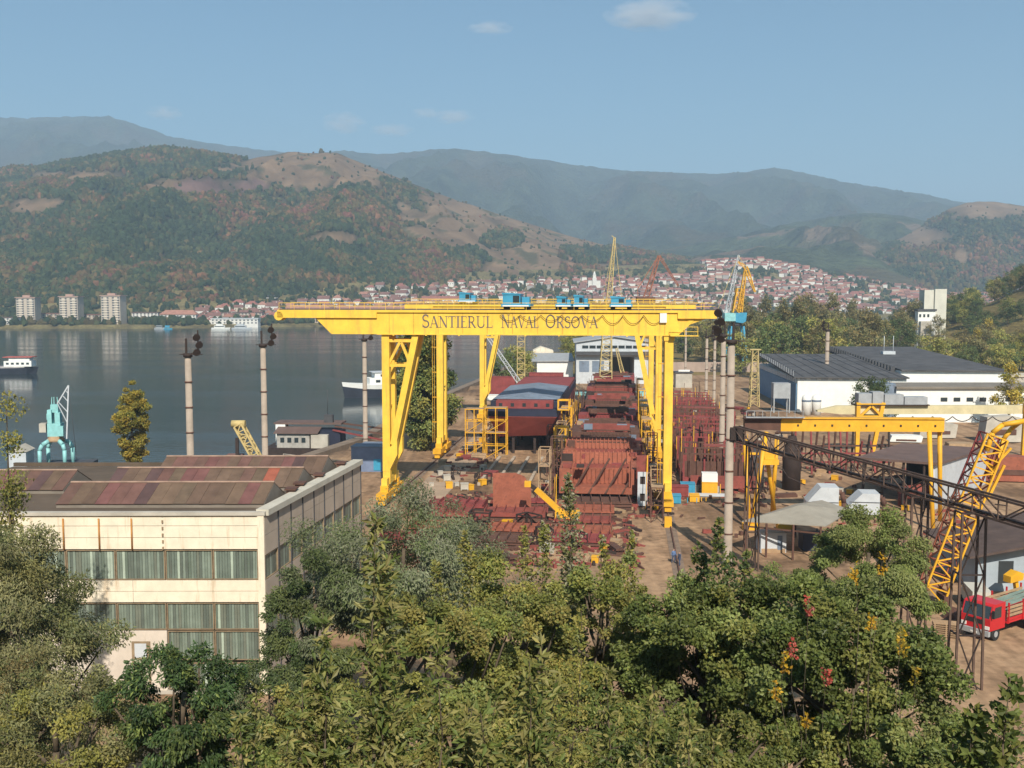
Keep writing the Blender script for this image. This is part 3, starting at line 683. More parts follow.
def gantry(name, label, loc, mirror=False, full=False, zt=30.0, xl=-38.5, xr=28.5, trol=()):
    t = thing(name, label, 'gantry crane', loc, HEAD, 'yellow gantry cranes')
    s = -1 if mirror else 1; S = 21.6; zb = zt-3.6; GY = (-1.9, 1.9)   # the two girders stand at local y
    for gi, gy in enumerate(GY):
        m = MB()
        x0, x1 = -S-1.2, S+1.2
        m.box(x0, x1, gy-.75, gy+.75, zb, zt)                      # main box
        m.box(x0, x1, gy-1.0, gy+1.0, zt-.35, zt+.02)               # top flange
        m.box(x0, x1, gy-.95, gy+.95, zb-.16, zb-.005)               # bottom flange
        # cantilevers with slanted lower edges
        if full or True:
            lo = xl if s > 0 else -xr; hi = xr if s > 0 else -xl
            for (end, root) in ((lo, x0), (hi, x1)):
                sg = 1 if root > end else -1; ln = abs(end-root)
                if ln > 9: m.prism([(root, zb-.1), (root, zt-1.2), (root-sg*ln*.62, zt-1.2), (root-sg*ln*.46, zb-.1)], gy-.72, gy+.72, 'y')
                else: m.prism([(root, zb+.4), (root, zt-1.2), (root-sg*ln*.75, zt-1.2), (root-sg*2.0, zb+1.6)], gy-.6, gy+.6, 'y')
                a, b = sorted((end, root)); m.box(a, b, gy-1.05, gy+1.05, zt-1.2, zt+.02)
        g_ = m.build('girder', YEL, t)
        for k in range(12):
            x = x0+(x1-x0)*(k+.5)/12; q = MB(); q.box(x-.05, x+.05, gy-.765, gy-.745, zb, zt-.36); q.build('weld_seam', mat('seam_yellow', (.52,.29,.04), .7, .2, 1), g_)
        for k in range(9): x = x0+2.6+(x1-x0-5)*k/8; q = MB(); q.box(x-.12, x+.12, gy-1.1, gy-.96, zb-.3, zb); q.build('lug', YEL, g_)
        # rails and handrail
        r = MB(); lo = min(xl, -xr) if s < 0 else xl; hi = xr if s > 0 else -xl
        if s < 0: lo = -xr
        r.box(lo, hi, gy-.08, gy+.08, zt+.025, zt+.18); r.build('rail', DGREY, t)
        h = MB(); yy = gy+(.95 if gi else -.95)
        for k in range(int((hi-lo)/2.4)+1):
            x = lo+.3+k*2.4; h.beam((x, yy, zt), (x, yy, zt+1.1), .05)
        h.beam((lo+.3, yy, zt+1.1), (hi-.3, yy, zt+1.1), .06); h.beam((lo+.3, yy, zt+.6), (hi-.3, yy, zt+.6), .04)
        h.build('handrail', YEL, t)
    m = MB()
    for x in (lo+.4, hi-.4, -S, S): m.box(x-.4, x+.4, GY[0]+.76, GY[1]-.76, zt-1.15, zt-.4)
    m.build('cross_tie', YEL, t)
    # legs: a V frame on one rail, plain columns on the other
    xv, xp = -S*s, S*s
    for gy in GY:
        m = MB(); w = 1.15
        m.box(xv-w/2, xv+w/2, gy-w/2, gy+w/2, 3.0, zb-.2)
        m.build('leg', YEL, t)
        m = MB(); m.beam((xv+s*4.7, gy, zb-.25), (xv+s*1.05, gy, 9.2), .95, 1.15); m.build('leg', YEL, t)
        m = MB(); zA, zB = zb-1.1, zb-4.9
        m.beam((xv, gy, zA), (xv+s*4.5, gy, zA), .45); m.beam((xv, gy, zB), (xv+s*3.8, gy, zB), .45)
        m.beam((xv+s*2.3, gy, zA), (xv+s*.3, gy, zB), .4); m.beam((xv+s*2.3, gy, zA), (xv+s*3.9, gy, zB), .4)
        m.build('leg_brace', YEL, t)
        m = MB(); m.prism([(xv-.58, 7.8), (xv+s*1.7, 9.8), (xv+s*1.7, 7.6), (xv+s*.4, 5.0), (xv-.58, 5.0)][::s], gy-.62, gy+.62, 'y'); m.build('knee', YEL, t)
        m = MB(); m.box(xp-.63, xp+.63, gy-.63, gy+.63, 3.0, zb-.2); m.box(xp-.78, xp+.78, gy-.78, gy+.78, zb-.9, zb-.17); m.build('leg', YEL, t)
    for x in (xv, xp):
        m = MB(); m.box(x-.45, x+.45, GY[0]-2.2, GY[1]+2.2, 3.0, 4.1); m.build('sill_beam', YEL, t)
        for gy in GY: b = MB(); bogie(b, x, gy*1.9); b.build('bogie', YEL2, t)
        m = MB()
        for k in range(3): m.beam((x, GY[0], 10+5*k), (x, GY[1], 10+5*k), .3)
        m.build('leg_tie', YEL, t)
    m = MB()                                                        # access ladder with landings
    for k in range(4): m.box(xp-1.6, xp-.65, GY[0]-.5, GY[0]+.5, 7+5*k, 7.08+5*k)
    for dx in (-1.5, -1.1): m.beam((xp+dx, GY[0]-.4, 3), (xp+dx, GY[0]-.4, zb), .07)
    m.build('ladder', YEL2, t)
    for (x, gy, L, hh, kind) in trol:
        b = MB(); b.box(x-L/2, x+L/2, GY[0]-1.0, GY[1]+1.0, zt+.55, zt+.95)
        b.box(x-L/2+.2, x+L*.15, GY[0]-.6, GY[1]+.4, zt+.95, zt+.95+hh)
        b.box(x+L*.2, x+L/2-.2, GY[0]-.2, GY[0]+2.2, zt+.95, zt+.95+hh*.75)
        b.prism([(x-L/2+.1, zt+.96+hh), (x+L*.17, zt+.96+hh), (x+L*.17, zt+1.1+hh), (x-L/2+.1, zt+1.25+hh)], GY[0]-.7, GY[1]+.5, 'y')
        tr = b.build('trolley', BLUE, t)
        q = MB()
        for xx in (x-L*.36, x+L*.36):
            for g2 in GY: q.tube((xx, g2-.2, zt+.38), (xx, g2+.2, zt+.38), .36, None, 12)
        q.build('wheels', BLACK, tr)['kind'] = 'stuff'
        q = MB(); q.box(x-L*.1, x+L*.12, GY[0]-.65, GY[0]-.55, zt+1.1, zt+.8+hh); q.build('window', GLASSD, tr)
        q = MB(); q.box(x-L*.45, x+L*.45, GY[0]-1.06, GY[0]-1.01, zt+.58, zt+.78); q.build('stripe', WHITE, tr)
        if kind:
            q = MB(); hx = x
            for dy in (-.3, .3): q.tube((hx, dy, zt+.6), (hx, dy, zt-6), .05, None, 5)
            q.box(hx-.4, hx+.4, -.5, .5, zt-7.4, zt-6); q.build('hook', YEL2, tr)
    return t, zb
cA = Vector((2.25, 158.4, 0))
def local_x(px, t):                        # where a picture column meets the front girder
    v = Vector((math.cos(HEAD), math.sin(HEAD), 0)); o = Vector(t.location)+Vector((math.sin(-HEAD)*-2.7, -math.cos(HEAD)*2.7, 0))
    k = (px-512)/F_; return (k*o.y-o.x)/(v.x-k*v.y)
A, zbA = gantry('gantry_crane', 'big yellow gantry crane with dark lettering on its girder, nearest of three', cA, trol=((-1.4,0,4.4,1.4,False),(5.8,0,2.4,.9,False),(8.4,0,2.4,1.1,False),(14.4,0,3.4,.9,False)))
u7, v7 = Vector((math.cos(HEAD), math.sin(HEAD), 0)), Vector((-math.sin(HEAD), math.cos(HEAD), 0))
cB = cA+v7*46.5
Bc, _ = gantry('gantry_crane', 'yellow gantry crane second in line, its V leg on the right rail', cB, True, zt=30.5, xl=-28.5, xr=28.5, trol=((-16,0,3.6,1.2,False),))
cC = cA+v7*107
Cc, _ = gantry('gantry_crane', 'yellow gantry crane farthest down the tracks, its V leg on the left rail', cC, zt=30.2, xl=-36, xr=26)
# lettering on the front girder
def word(txt, px0, px1, ztop, capbig, cap):
    x0, x1 = local_x(px0, A), local_x(px1, A)
    ws = [GLY[c][0]*(capbig if i == 0 else cap) for i, c in enumerate(txt)]; k = (x1-x0)/sum(ws); x = x0
    for i, c in enumerate(txt):
        o = bpy.data.objects.new('letter', LET[c]); COL.objects.link(o); o.parent = A
        h = capbig if i == 0 else cap
        o.location = (x, -1.9-.75-.031, ztop-h if i == 0 else ztop-capbig); o.scale = (h*k, 1, h); x += ws[i]*k
zt_t = 29.35
word('SANTIERUL', 422, 493, zt_t, 2.0, 1.75); word('NAVAL', 501, 539, zt_t, 2.0, 1.75); word('ORSOVA', 545, 598, zt_t, 2.0, 1.75)
# festoon cable loops, electric box and service platform on the front girder
for i in range(8):
    a = local_x(500+i*20.5, A); b = local_x(500+(i+1)*20.5, A); m = MB(); pts = []
    for k in range(9):
        s = k/8; pts.append((a+(b-a)*s, -2.95, 29.3-(1.3 if i > 4 else .9)*4*s*(1-s)))
    m.path(pts, .045, 5); m.build('festoon_cable', DARKT, A)
xb = local_x(663, A)
MB().box(xb-.5, xb+.5, -3.05, -2.66, 28.2, 29.6).build('switch_box', WHITE, A)
m = MB(); xe = 24.2; m.box(xe-2.5, xe+1.6, -3.7, -2.7, 26.2, 26.35)
for x in (xe-2.4, xe-.4, xe+1.5): m.beam((x,-3.65,26.3), (x,-3.65,27.6), .07)
for z in (26.9, 27.6): m.beam((xe-2.4,-3.65,z), (xe+1.5,-3.65,z), .07)
m.prism([(22.3,26.3),(24.6,28.7),(25.4,28.7),(22.9,26.3)], -2.6, -1.2, 'y'); m.build('service_platform', YEL, A)
m = MB(); m.tube((-38.3,-2.95,29.1), (-38.3,-.9,29.1), .72, None, 12); m.build('end_buffer', YEL, A)
# crane rails on the ground
for x in (-21.6, 21.6):
    base = cA+u7*x; m = MB()
    m.beam(base-v7*46+Vector((0,0,.14)), base+v7*190+Vector((0,0,.14)), .16, .2); tag(m.build('crane_rail', RUST3), kind='structure')
    m = MB(); m.beam(base-v7*46+Vector((0,0,-.06)), base+v7*190+Vector((0,0,-.06)), 1.5, .18); tag(m.build('rail_bed', mat('sleeper_bed', (.20,.14,.10), .95, .3, .8)), kind='structure')

# ------------------------------------------------------------ light masts
def mast(px, y, topy, label, r=.45, heads=3, side=1, segs=7, zb=0):
    c = AT(px, 400, y); h = ZAT(topy, y)-zb
    t = thing('light_mast', label, 'light mast', (c.x, y, zb), 0, 'floodlight masts')
    MB().lathe((0,0,0), [(r*1.3,0),(r*1.3,.5),(r*1.12,.6),(r*.9,h)], 14).build('pole', MASTM, t)
    ring = MB().lathe((0,0,0), [(r*1.1,0),(r*1.22,.02),(r*1.22,.16),(r*1.1,.18)], 14).mesh('joint_ring', RUST3)
    for k in range(1, segs):
        o = bpy.data.objects.new('joint_ring', ring); COL.objects.link(o); o.parent = t; o.location = (0, 0, h*k/segs)
    m = MB(); m.lathe((0,0,h), [(r*1.35,0),(r*1.35,.5)], 12); m.box(-.12-side*.2, .12-side*.2, -.12, .12, h+.4, h+2.5); m.beam((0,0,h+.35), (side*1.5,0,h+.6), .2); m.beam((side*1.4,0,h+.4), (side*1.4,0,h+3.6), .16)
    m.box(-1.0, 1.9, -.5, .5, h+.3, h+.4); m.build('bracket', DARKT, t)
    for k in range(heads):
        q = MB(); c2 = Vector((side*(1.15+.35*(k % 2)), -.1, h+.9+1.0*k)); q.tube(c2, c2+Vector((side*.25,-.5,-.3)), .22, .52, 10); q.tube(c2+Vector((side*.2,.35,.05)), c2, .2, .22, 8); q.build('floodlight', DARKT, t)
    return t
mast(189, 138, 357, 'pale concrete light mast standing behind the left workshop roof, leftmost mast', .46)
mast(264, 158, 347, 'light mast under the tip of the yellow cantilever', .45)
mast(365, 207, 341, 'light mast just left of the near crane left leg', .45)
mast(394, 258, 344, 'light mast glimpsed through the near crane V leg', .45)
mast(730.5, 121, 344, 'thick light mast in front of the slipway, nearest and tallest on the right', .47, 4, -1)
mast(722.5, 186, 337, 'light mast just behind and left of the thick near mast', .47, 3, -1)
mast(706, 287, 338, 'thin light mast left of the near mast pair', .40, 2, 1)
mast(714, 290, 340, 'thin light mast between its thin neighbour and the near mast pair', .40, 2, 1)
mast(685, 420, 322, 'distant thin light mast right of the near crane right leg', .40, 2, 1)
mast(826, 316, 331, 'light mast with dark lamp cluster in front of the white factory', .60, 3, -1)
# ------------------------------------------------------------ left concrete workshop
c0 = AT(264, 512, 81.0); FR = Vector((c0.x, 81.0, 0)); ZR = c0.z        # front right corner, roof level
fx = Vector((-1, -.006, 0)).normalized(); sx_ = Vector((math.sin(R(8.6)), math.cos(R(8.6)), 0)); DEP = 26.0; WID = 36.0
t = thing('workshop', 'cream concrete workshop with rust stains and glazed strips at lower left', 'building', FR)
LV = Matrix(((-fx.x,-fx.y*-1*0,0,0),(0,1,0,0),(0,0,1,0),(0,0,0,1)))
def fb(mb, a, b, z0, z1, o0, o1):          # block on the front facade: a..b metres left of the corner, o outwards
    P = []
    for z in (z0, z1):
        for (s, o) in ((b, o1), (a, o1), (a, o0), (b, o0)):
            p = fx*s+Vector((0,-1,0))*o; P.append((p.x, p.y, z))
    return mb.hexa(P[:4], P[4:])
sn = Vector((sx_.y, -sx_.x, 0))
def sb(mb, a, b, z0, z1, o0, o1):          # block on the right side: a..b metres back from the corner
    P = []
    for z in (z0, z1):
        for (s, o) in ((a, o0), (a, o1), (b, o1), (b, o0)):
            p = sx_*s+sn*o; P.append((p.x, p.y, z))
    return mb.hexa(P[:4], P[4:])
def fz(py): return ZAT(py, 81.0)
core = MB(); q = [fx*WID, Vector((0,0,0)), sx_*DEP, sx_*DEP+fx*WID]
ins = [fx*WID+Vector((0,.5,0)), Vector((-.5,.5,0)), sx_*DEP+Vector((-.5,-.4,0)), sx_*DEP+fx*WID+Vector((0,-.4,0))]
core.hexa([(p.x,p.y,-.5) for p in ins], [(p.x,p.y,ZR-.75) for p in ins]); core.build('core_wall', mat('dim_interior', (.12,.11,.10), .9, .2, .5), t)
rf = MB(); rf.hexa([(p.x,p.y,ZR-.745) for p in ins], [(p.x,p.y,ZR-.5) for p in ins]); roofo = rf.build('roof', TAR, t)
m = MB(); fb(m, 0, .52, -.5, ZR-.02, -.2, .16); m.build('corner_pillar', CREAM, t)
# fascia boards and spandrel boards, each a plank of precast concrete
seams = [.54, 10.6, 20.0, 29.0, 36.0]
def boards(zhi, zlo, n):
    for k in range(n):
        z1 = zhi-(zhi-zlo)*k/n; z0 = zhi-(zhi-zlo)*(k+1)/n
        for a, b in zip(seams[:-1], seams[1:]):
            m = MB(); fb(m, a+.012, b-.012, z0+.02, z1-.02, -.25, .03+.012*((k+int(a)) % 3)); m.build('concrete_board', CREAM, t)
boards(fz(514), fz(549), 3); boards(fz(580), fz(602), 2)
m = MB(); fb(m, -.1, WID, ZR-.25, ZR+.02, -.35, .22); m.build('parapet_cap', CONC, t)
GLZ = mat('channel_glass', None, .35, .18, .8, attr=True, streak=.25, rustcol=(.14,.13,.10), spec=.6)
RFR = mat('rusty_frame', (.25,.18,.11), .85, .3, 1.2, rust=.4)
rg = random.Random(5)
def glazing(a, b, z0, z1, side=False):
    m = MB(); cols = []; n = max(3, int((b-a)/.22)); w = (b-a)/n
    for k in range(n):
        o = rg.uniform(-.01, .02)
        (sb if side else fb)(m, a+k*w+.012, a+(k+1)*w-.012, z0+.06, z1-.06, -.22, -.14+o)
        cc = rg.choice([(.125,.155,.122),(.14,.17,.14),(.17,.205,.165),(.11,.13,.108),(.15,.165,.13),(.20,.24,.195)]); 
        if rg.random() < .06: cc = (.36,.42,.34)
        cols += [cc]*8
    o = m.build('glazing', GLZ, t); col_attr(o.data, np.array(cols, np.float32)); o['kind'] = 'stuff'
    f = MB()
    for (zz0, zz1) in ((z0, z0+.05), (z1-.05, z1)): (sb if side else fb)(f, a, b, zz0, zz1, -.24, .0)
    for aa in (a, b-.07): (sb if side else fb)(f, aa, aa+.07, z0+.061, z1-.061, -.24, .0)
    f.build('window_frame', RFR, t)
px2m = lambda px: (264-px)/F_*81.0
bays = [.54, px2m(211), px2m(162.5), px2m(112), px2m(62), px2m(12), px2m(-40), px2m(-90)]
for a, b in zip(bays[:-1], bays[1:]):
    glazing(a+.03, b-.03, fz(579.5), fz(550)); glazing(a+.03, b-.03, fz(629.5), fz(603))
for a, b in zip(bays[:2], bays[1:3]):
    glazing(a+.03, b-.03, fz(660), fz(631)); glazing(a+.03, b-.03, fz(689), fz(663))
m = MB(); fb(m, bays[2]+.03, WID, -.3, fz(630.5), -.22, .0)
m.build('ground_wall', mat('stained_render', (.58,.50,.42), .9, .15, .4, streak=.25, rustcol=(.3,.24,.18)), t)
m = MB(); fb(m, px2m(145), px2m(126), fz(684), fz(641), .01, .07); dr = m.build('door_frame', RFR, t)
m = MB(); fb(m, px2m(141), px2m(129), fz(657), fz(643), .075, .09); m.build('door_pane', LGREY, dr)
m = MB(); fb(m, px2m(143), px2m(128), fz(684), fz(659), .075, .085); m.build('door_leaf', mat('door_paint', (.38,.36,.26), .8, .2, .8), dr)
m = MB(); fb(m, 0, WID, -.5, fz(690), -.15, .12); m.build('plinth', CONC, t)
m = MB()
for z in np.linspace(fz(549), fz(516), 6): fb(m, px2m(162), px2m(160.5), z, z+.22, .06, .16)
m.build('bracket_row', RFR, t)
for px in (61, 97, 130):                    # rusty downpipes
    m = MB(); p = fx*px2m(px); m.tube((p.x, p.y-.14, fz(549)), (p.x, p.y-.14, fz(518)), .07, None, 8); m.build('downpipe', mat('orange_rust', (.42,.19,.05), .9, .3, 1), t)
# side wall
n = 9
for k in range(n):
    a, b = DEP*k/n, DEP*(k+1)/n
    for (z1, z0) in ((ZR-.35, ZR-1.9), (ZR-1.93, ZR-3.5)):
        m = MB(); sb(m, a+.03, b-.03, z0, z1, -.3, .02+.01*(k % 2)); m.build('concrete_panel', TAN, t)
    glazing(a+.04, b-.04, fz(580), ZR-3.55, True)
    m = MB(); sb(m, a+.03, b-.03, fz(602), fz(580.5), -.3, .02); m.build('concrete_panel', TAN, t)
    glazing(a+.04, b-.04, fz(660), fz(602.5), True)
    m = MB(); sb(m, b-.09, b+.05, 0, ZR-.36, -.2, .09); m.build('mullion', DGREY, t)
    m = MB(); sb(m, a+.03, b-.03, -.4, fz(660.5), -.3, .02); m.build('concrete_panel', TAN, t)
m = MB(); sb(m, 0.2, DEP, ZR-.33, ZR+.16, -.75, .30); m.build('parapet_cap', mat('pale_parapet', (.50,.46,.38), .9, .15, .5, bump=.2), t)
m = MB(); P = [sx_*(DEP-.3), sx_*DEP, sx_*DEP+fx*WID, sx_*(DEP-.3)+fx*WID]
m.hexa([(p.x,p.y,ZR-.5) for p in P], [(p.x,p.y,ZR-.12) for p in P]); m.build('parapet_cap', TAR, t)
# rooflight monitors: rusty sheets on sloping sides
RS = mat('rusty_sheet', None, .85, .25, .9, attr=True, rust=.25, rustcol=(.09,.045,.03), bump=.1)
SHC = [(.115,.072,.050),(.118,.076,.052),(.125,.062,.050),(.13,.056,.050),(.080,.046,.044),(.12,.078,.052),(.105,.072,.048),(.11,.060,.046),(.112,.070,.048)]
def rp(a, b): return fx*a+sx_*b
ZF = ZR-.5
for (b0, ax0, ax1, lab) in ((4.2, 1.6, 19.0, 0), (11.8, 1.7, 19.0, 1), (18.8, 1.7, 17.8, 2), (10.5, 22.0, 40, 3)):
    mo = MB(); A0, A1 = rp(ax1, b0), rp(ax0, b0); B0, B1 = rp(ax1, b0+4.6), rp(ax0, b0+4.6)
    C0, C1 = rp(ax1, b0+2.3), rp(ax0, b0+2.3); zt = ZF+1.75
    mo.hexa([(p.x,p.y,ZF) for p in (A0,A1,B1,B0)], [(p.x,p.y,ZF+.35) for p in (A0,A1,B1,B0)])
    mo._add([(A0.x,A0.y,ZF+.34),(A1.x,A1.y,ZF+.34),(B1.x,B1.y,ZF+.34),(B0.x,B0.y,ZF+.34),(C0.x,C0.y,zt-.1),(C1.x,C1.y,zt-.1)], [(0,1,5,4),(2,3,4,5),(1,2,5),(3,0,4)])
    mon = mo.build('rooflight', mat('rooflight_curb', (.20,.17,.14), .9, .2, .6), t)
    ns = int((ax1-ax0)/1.05)
    for k in range(ns):
        s0, s1 = ax0+(ax1-ax0)*k/ns, ax0+(ax1-ax0)*(k+1)/ns
        for (y0, y1) in ((b0-.12, b0+2.33), (b0+4.72, b0+2.27)):
            mm = MB(); e = rg.uniform(.0, .03); a_, b_ = rp(s1-.01, y0), rp(s0+.01, y0); c_, d_ = rp(s0+.01, y1), rp(s1-.01, y1)
            za, zb_ = ZF+.36+e, zt+e
            mm._add([(a_.x,a_.y,za),(b_.x,b_.y,za),(c_.x,c_.y,zb_),(d_.x,d_.y,zb_),(a_.x,a_.y,za-.04),(b_.x,b_.y,za-.04),(c_.x,c_.y,zb_-.04),(d_.x,d_.y,zb_-.04)],
                    [(0,1,2,3),(7,6,5,4),(0,4,5,1),(1,5,6,2),(2,6,7,3),(3,7,4,0)])
            sh = mm.build('roof_sheet', RS, mon); cc = np.array(rg.choice(SHC))*rg.uniform(.9, 1.1)
            if lab == 1 and k == 2: cc = np.array((.26,.075,.045))
            col_attr(sh.data, np.tile(cc.astype(np.float32), (8, 1)))
    rdg = MB(); rdg.beam((C0.x,C0.y,zt+.05), (C1.x,C1.y,zt+.05), .22, .10); rdg.build('ridge_cap', mat('ridge_pale', (.36,.24,.18), .9, .3, 1), mon)
for (a, b) in ((.75, 8.2), (.8, 15.6), (.9, 22.5), (1.0, 11)):             # little vents at the ends
    p = rp(a, b); v = MB(); v.box(p.x-.35, p.x+.35, p.y-.5, p.y+.5, ZF, ZF+.8); v.box(p.x-.5, p.x+.5, p.y-.65, p.y+.65, ZF+.82, ZF+.95); v.build('roof_vent', RUST3, t)

# ------------------------------------------------------------ the shed at the end of the slipway
def slabwall(mb, pts, z0, z1): return mb
y = 380; k = y/F_
cs = G(612, 384); cs = AT(612, 384, y); 
t = thing('slipway_shed', 'grey gabled shed with big dark doorway at the end of the slipway', 'shed', (cs.x, y, 0), HEAD*.4)
X0, X1 = -36*k, 40*k; zz = lambda py: ZAT(py, y)
m = MB(); m.box(X0, -3*k, 0, 30, -.3, zz(352)); m.box(22*k, X1, 0, 30, -.3, zz(352)); m.box(-3*k, 22*k, 0, 30, zz(357), zz(352)); m.box(-3*k, 22*k, 27, 30, -.3, zz(357)); m.build('wall', LGREY, t)
m = MB(); m.prism([(X0, zz(352)), (X1, zz(352)), (X1, zz(343)), (2*k, zz(337.5)), (X0, zz(343))], .02, 29, 'y'); m.build('gable_wall', LGREY, t)
m = MB(); e = 1.0
m._add([(X0-e,-.8,zz(343)),(2*k,-.8,zz(337)),(X1+e,-.8,zz(343)),(X0-e,31,zz(343)),(2*k,31,zz(337)),(X1+e,31,zz(343)),(X0-e,-.8,zz(342)),(2*k,-.8,zz(336)),(X1+e,-.8,zz(342)),(X0-e,31,zz(342)),(2*k,31,zz(336)),(X1+e,31,zz(342))],
       [(0,1,4,3),(1,2,5,4),(6,9,10,7),(7,10,11,8),(0,6,7,1),(1,7,8,2),(3,4,10,9),(4,5,11,10),(0,3,9,6),(2,8,11,5)]); m.build('roof', GREY, t)
MB().box(X0-.3, X1+.3, -2.2, -.05, zz(355), zz(351.5)).build('canopy', DGREY, t)
for i in range(9):
    a = X0+2+(X1-X0-4)*i/9; MB().box(a+.2, a+(X1-X0-4)/9-.2, -.06, .05, zz(348.5), zz(345.5)).build('window', GLASSD, t)
for (a, b) in ((-33, -23), (-20, -8)):
    MB().box(a*k, b*k, -.08, .02, zz(372), zz(361)).build('window', GREYB, t)
MB().box(22*k, 34*k, -.15, .02, 0, zz(358)).build('door', mat('pale_door', (.55,.58,.60), .6, .1, .5), t)
# low white workshop left of the shed
y = 395; cs = AT(547, 380, y); k = y/F_
t = thing('low_workshop', 'low white workshop with grey lean-to roof left of the slipway shed', 'building', (cs.x, y, 0))
MB().box(-10*k, 26*k, 0, 14, -.3, ZAT(361, y)).build('wall', WHITE, t)
m = MB(); m.prism([(-.8, ZAT(361.5,y)), (15, ZAT(356,y)), (15, ZAT(355,y)), (-.8, ZAT(360.5,y))], -17*k, 27*k, 'x'); m.build('roof', GREY, t)
m = MB(); m.prism([(-13*k, 0), (8*k, 0), (8*k, ZAT(353,y)), (-5*k, ZAT(349,y)), (-13*k, ZAT(353,y))], 16, 26, 'y'); m.build('rear_gable', CREAM, t)
# ------------------------------------------------------------ white factory with long dark roofs
y = 285; k = y/F_; cs = AT(797, 410, y)
t = thing('white_factory', 'long white factory with dark pitched roofs and blue side wall', 'factory', (cs.x, y, 0), R(-4))
ze, zd = 9.6, 12.6
MB().box(0, 29.5, 0, 62, -.3, ze).build('wall', WHITE, t)
MB().box(-.35, -.02, .4, 66, -.3, ze-1.6).build('side_wall', mat('blue_cladding', (.12,.22,.34), .7, .15, .5), t)
for i in range(22):
    MB().box(-.30, .02, .6+i*2.8, .6+i*2.8+2.2, ze-1.4, ze-.15).build('clerestory_pane', LGREY, t)
for i in range(10):
    MB().box(.6+i*2.9, 2.4+i*2.9, -.10, .05, ze-.55, ze-.15).build('clerestory_pane', LGREY, t)
m = MB(); m.prism([(-1.0, ze), (62, zd), (62, zd+.35), (-1.0, ze+.35)], -1.2, 30, 'x'); m.build('roof', ROOFD, t)
for i in range(9): q = MB(); xs = 1.5+i*3.3; q.prism([(-1.0, ze+.351), (62, zd+.351), (62, zd+.45), (-1.0, ze+.45)], xs-.12, xs+.12, 'x'); q.build('roof_seam', DGREY, t)
for i in range(18): m = MB(); m.beam((-1.0, 1+i*3.4, ze+.5), (-1.0, 1+i*3.4, ze+2.0+.12*i), .07); m.build('roof_rod', LGREY, t)
m = MB(); m.prism([(8, ze+1.5), (95, ze+4.0), (95, ze+4.35), (8, ze+1.85)], 30.5, 60, 'x'); m.build('roof', ROOFD, t)
m = MB(); m.box(30.6, 59.6, 9, 90, -.3, ze+1.5); m.build('wall', WHITE, t)
for i in range(24):                          # sawtooth edge of the second roof
    yv = 14+i*3.2; zr = ze+1.9+(yv-12)/83*2.5; m = MB(); m.box(29.2, 30.4, yv, yv+1.3, zr-1.9, zr+.5); m.build('roof_fin', DGREY, t)
m = MB(); m.box(40, 44, 60, 63, ze+3.4, ze+4.4); m.tube((40.5,61,ze+4), (40.5,61,ze+9.5), .1); m.tube((43.5,61,ze+4), (43.5,61,ze+9.5), .1); m.build('antenna_platform', LGREY, t)
m = MB(); m.box(-6.8, -2.2, -1.5, 2.2, 4.0, 8.2); m.beam((-6.6,-1.4,0), (-6.6,-1.4,4), .3); m.beam((-2.4,-1.4,0), (-2.4,-1.4,4), .3); m.beam((-6.6,2.1,0), (-6.6,2.1,4), .3); m.beam((-2.4,2.1,0), (-2.4,2.1,4), .3); m.build('filter_house', GREY, t)
for i, (px, lab) in enumerate(((806.5, 'white round tank with blue band, left of two by the factory wall'), (816.5, 'white round tank with blue band, right of two by the factory wall'))):
    y2 = 279; c = AT(px, 400, y2); tt = thing('storage_tank', lab, 'tank', (c.x, y2, 0), 0, 'white tanks by the factory')
    MB().lathe((0,0,0), [(1.25,0),(1.25,4.6),(1.0,5.2),(.4,5.5)], 16).build('shell', WHITE, tt)
    MB().lathe((0,0,3.6), [(1.27,0),(1.29,.05),(1.29,.5),(1.27,.55)], 16).build('band', GREYB, tt)
# low white office on the right
y = 262; cs = AT(905, 404, y); k = y/F_
t = thing('white_office', 'low white office with a row of dark square windows on the right', 'building', (cs.x, y, 0))
zt = ZAT(388.5, y)
MB().box(-9*k, 150*k, 0, 12, -.3, zt).build('wall', WHITE, t)
m = MB(); m.box(-10*k, 150*k, -.8, 13, zt+.02, zt+.5); m.build('roof', mat('office_roof', (.20,.17,.14), .9, .2, .3), t)
MB().box(-24*k, -9.1*k, .5, 9, -.3, zt+1.2).build('annex', GREYB, t)
for px in (944, 957, 970, 983, 996, 1009, 1022): a = (px-905)*k; MB().box(a-.85, a+.85, -.08, .04, ZAT(401.5,y), ZAT(397.5,y)).build('window', GLASSD, t)
y = 300; cs = AT(900, 380, y); k = y/F_
t = thing('long_parapet_hall', 'long cream hall strip with pipes on its roof behind the white office', 'building', (cs.x, y, 0))
MB().box(-3*k, 150*k, 0, 10, -.3, ZAT(377, y)).build('wall', CONC, t)
MB().box(-3*k, 150*k, -.4, 10.5, ZAT(377,y)+.02, ZAT(375.5,y)).build('roof', mat('cream_cap', (.5,.44,.34), .9, .15, .3), t)
for i, px in enumerate((938, 955, 985)):
    a = (px-900)*k; m = MB(); m.tube((a-2.5,3,ZAT(373,y)), (a+2.5,3.6,ZAT(374,y)), .55, None, 10); m.tube((a,3,ZAT(375.5,y)), (a,3,ZAT(370,y)), .4, None, 8); m.build('roof_pipe', RUST, t)
m = MB(); m.box((995-900)*k, (1001-900)*k, 2, 5, ZAT(375.5,y), ZAT(369,y)); m.build('chimney', WHITE, t)
